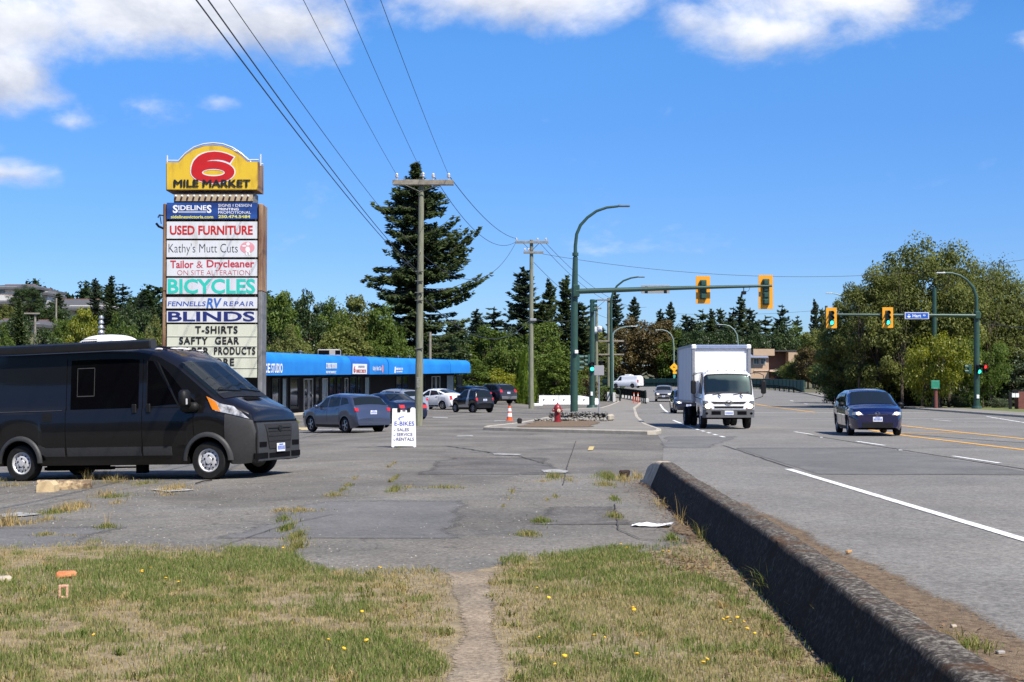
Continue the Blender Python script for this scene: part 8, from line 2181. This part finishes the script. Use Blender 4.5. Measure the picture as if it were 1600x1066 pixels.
# --- left hill
GH = 'trees on the left hillside'
for key, px, py, D, w, lf, lab, nm in (('fir_b', 149, 434, 222, 24, L_fir2, 'narrow hillside conifer left of a group of three', 'conifer_tree'), ('fir_c', 174, 429, 220, 30, L_fir, 'tallest hillside conifer, in the middle of the group', 'conifer_tree'), ('fir_d', 192, 442, 219, 34, L_fir, 'hillside conifer right of the tallest one', 'conifer_tree'), ('fir_d', 222, 455, 218, 26, L_fir2, 'ragged hillside conifer nearest the pylon sign', 'conifer_tree'),
    ('oak_c', 80, 470, 200, 60, L_dark, 'broad dark tree screening the lower hillside house', 'tree'), ('oak_a', 118, 492, 190, 50, L_green, 'green tree in front of the lower hillside house', 'tree'), ('oak_b', 28, 486, 170, 60, L_dark, 'dark tree below the upper hillside house', 'tree'), ('big_b', 44, 444, 212, 62, L_dark, 'dark round hillside tree in front of the upper house', 'tree'), ('fir_c', 92, 457, 205, 36, L_fir, 'dark blunt conifer between the two hillside houses', 'conifer_tree'), ('spruce', 30, 463, 150, 62, leafmat('spruce_green', (.022, .042, .012), (.085, .115, .035), .12, .6, .1), 'layered green spruce at the left edge above the van', 'conifer_tree'),
    ('oak_a', 132, 478, 140, 60, L_lime, 'yellow green leafy tree above the white roof unit of the van', 'tree'), ('oak_b', 92, 495, 146, 56, L_green, 'green leafy tree below the hillside conifers', 'tree'), ('oak_c', 180, 485, 142, 60, L_green, 'green leafy tree right of the metal flue', 'tree'), ('oak_a', 225, 482, 138, 66, L_dark, 'dark leafy tree just left of the pylon sign', 'tree'), ('oak_b', 200, 468, 170, 50, L_dark, 'dark tree below the hillside conifers', 'tree'), ('oak_c', 245, 490, 130, 60, L_olive, 'olive tree hidden partly by the pylon sign post', 'tree'),
    ('oak_b', 10, 474, 190, 34, L_olive, 'olive bush below the upper hillside house', 'tree'), ('oak_a', 70, 510, 140, 50, L_dark, 'dark low tree behind the van roof', 'tree'), ('fir_c', 240, 478, 190, 24, L_fir, 'small conifer peeping out left of the pylon sign', 'conifer_tree'), ('oak_c', 5, 500, 130, 50, L_green, 'green tree at the left edge behind the van', 'tree'), ('oak_b', 205, 505, 120, 60, L_green, 'low green tree behind the van roof near the sign', 'tree')):
    plant(key, px, py, D, w, lf, lab, GH, nm, 'tree')
# --- columnar cypress
def cypress():
    D = 124.; c = P(822, 636, D); z0 = Hf(c.x, D); h = P(822, 549, D).z - z0; g = np.random.default_rng(4); n = 9000; t = g.uniform(0, 1, n) ** 1.25; rmax = 17.5 / F * D
    prof = np.interp(t, [0, .06, .25, .5, .75, .92, 1], [.78, .95, 1., .88, .66, .42, .06]); a = g.uniform(0, 2 * PI, n); flute = 1 + .10 * np.sin(5 * a + 9 * t) + .06 * np.sin(11 * a + 3)
    r = rmax * prof * flute * g.uniform(.72, 1.06, n); p = np.stack([r * np.cos(a), r * np.sin(a), t * h], -1)
    up = np.stack([np.cos(a) * .35 + g.normal(0, .2, n), np.sin(a) * .35 + g.normal(0, .2, n), np.ones(n)], -1); up /= np.linalg.norm(up, axis=1)[:, None]; tan = np.stack([-np.sin(a), np.cos(a), g.normal(0, .3, n)], -1); sz = g.uniform(.16, .36, n); w = sz * .28
    V = np.stack([p - up * (sz * .5)[:, None], p + tan * w[:, None], p + up * (sz * .7)[:, None], p - tan * w[:, None]], 1).reshape(-1, 3)
    th = thing('cypress_tree', 'dense columnar green cypress standing at the back of the lot', 'tree', (c.x, D, z0)); fast_mesh('crown', V, np.arange(n)[:, None] * 4 + np.arange(4)[None], L_cyp, np.clip(.25 + .25 * np.sin(7 * a) * .5 + g.normal(.15, .2, n), 0, 1), th)
    m = MB(); m.tube([(0, 0, 0), (0, 0, h * .85)], [.16, .04], 8); m.build('trunk', bark, th)
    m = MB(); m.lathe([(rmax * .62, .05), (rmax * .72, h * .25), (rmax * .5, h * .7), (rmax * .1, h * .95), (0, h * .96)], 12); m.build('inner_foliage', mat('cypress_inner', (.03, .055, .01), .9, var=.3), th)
cypress()
# small shrubs by the building and lot edges
for px, py, D, w, lf, lab in ((452, 648, 70, 22, L_lime, 'small yellow green shrub beside the nose of the black van'), (462, 655, 66, 14, L_lime, 'tiny yellow green plant at the kerb by the black van')):
    plant('bush', px, py, D, w, lf, lab, None, 'shrub', 'shrub')
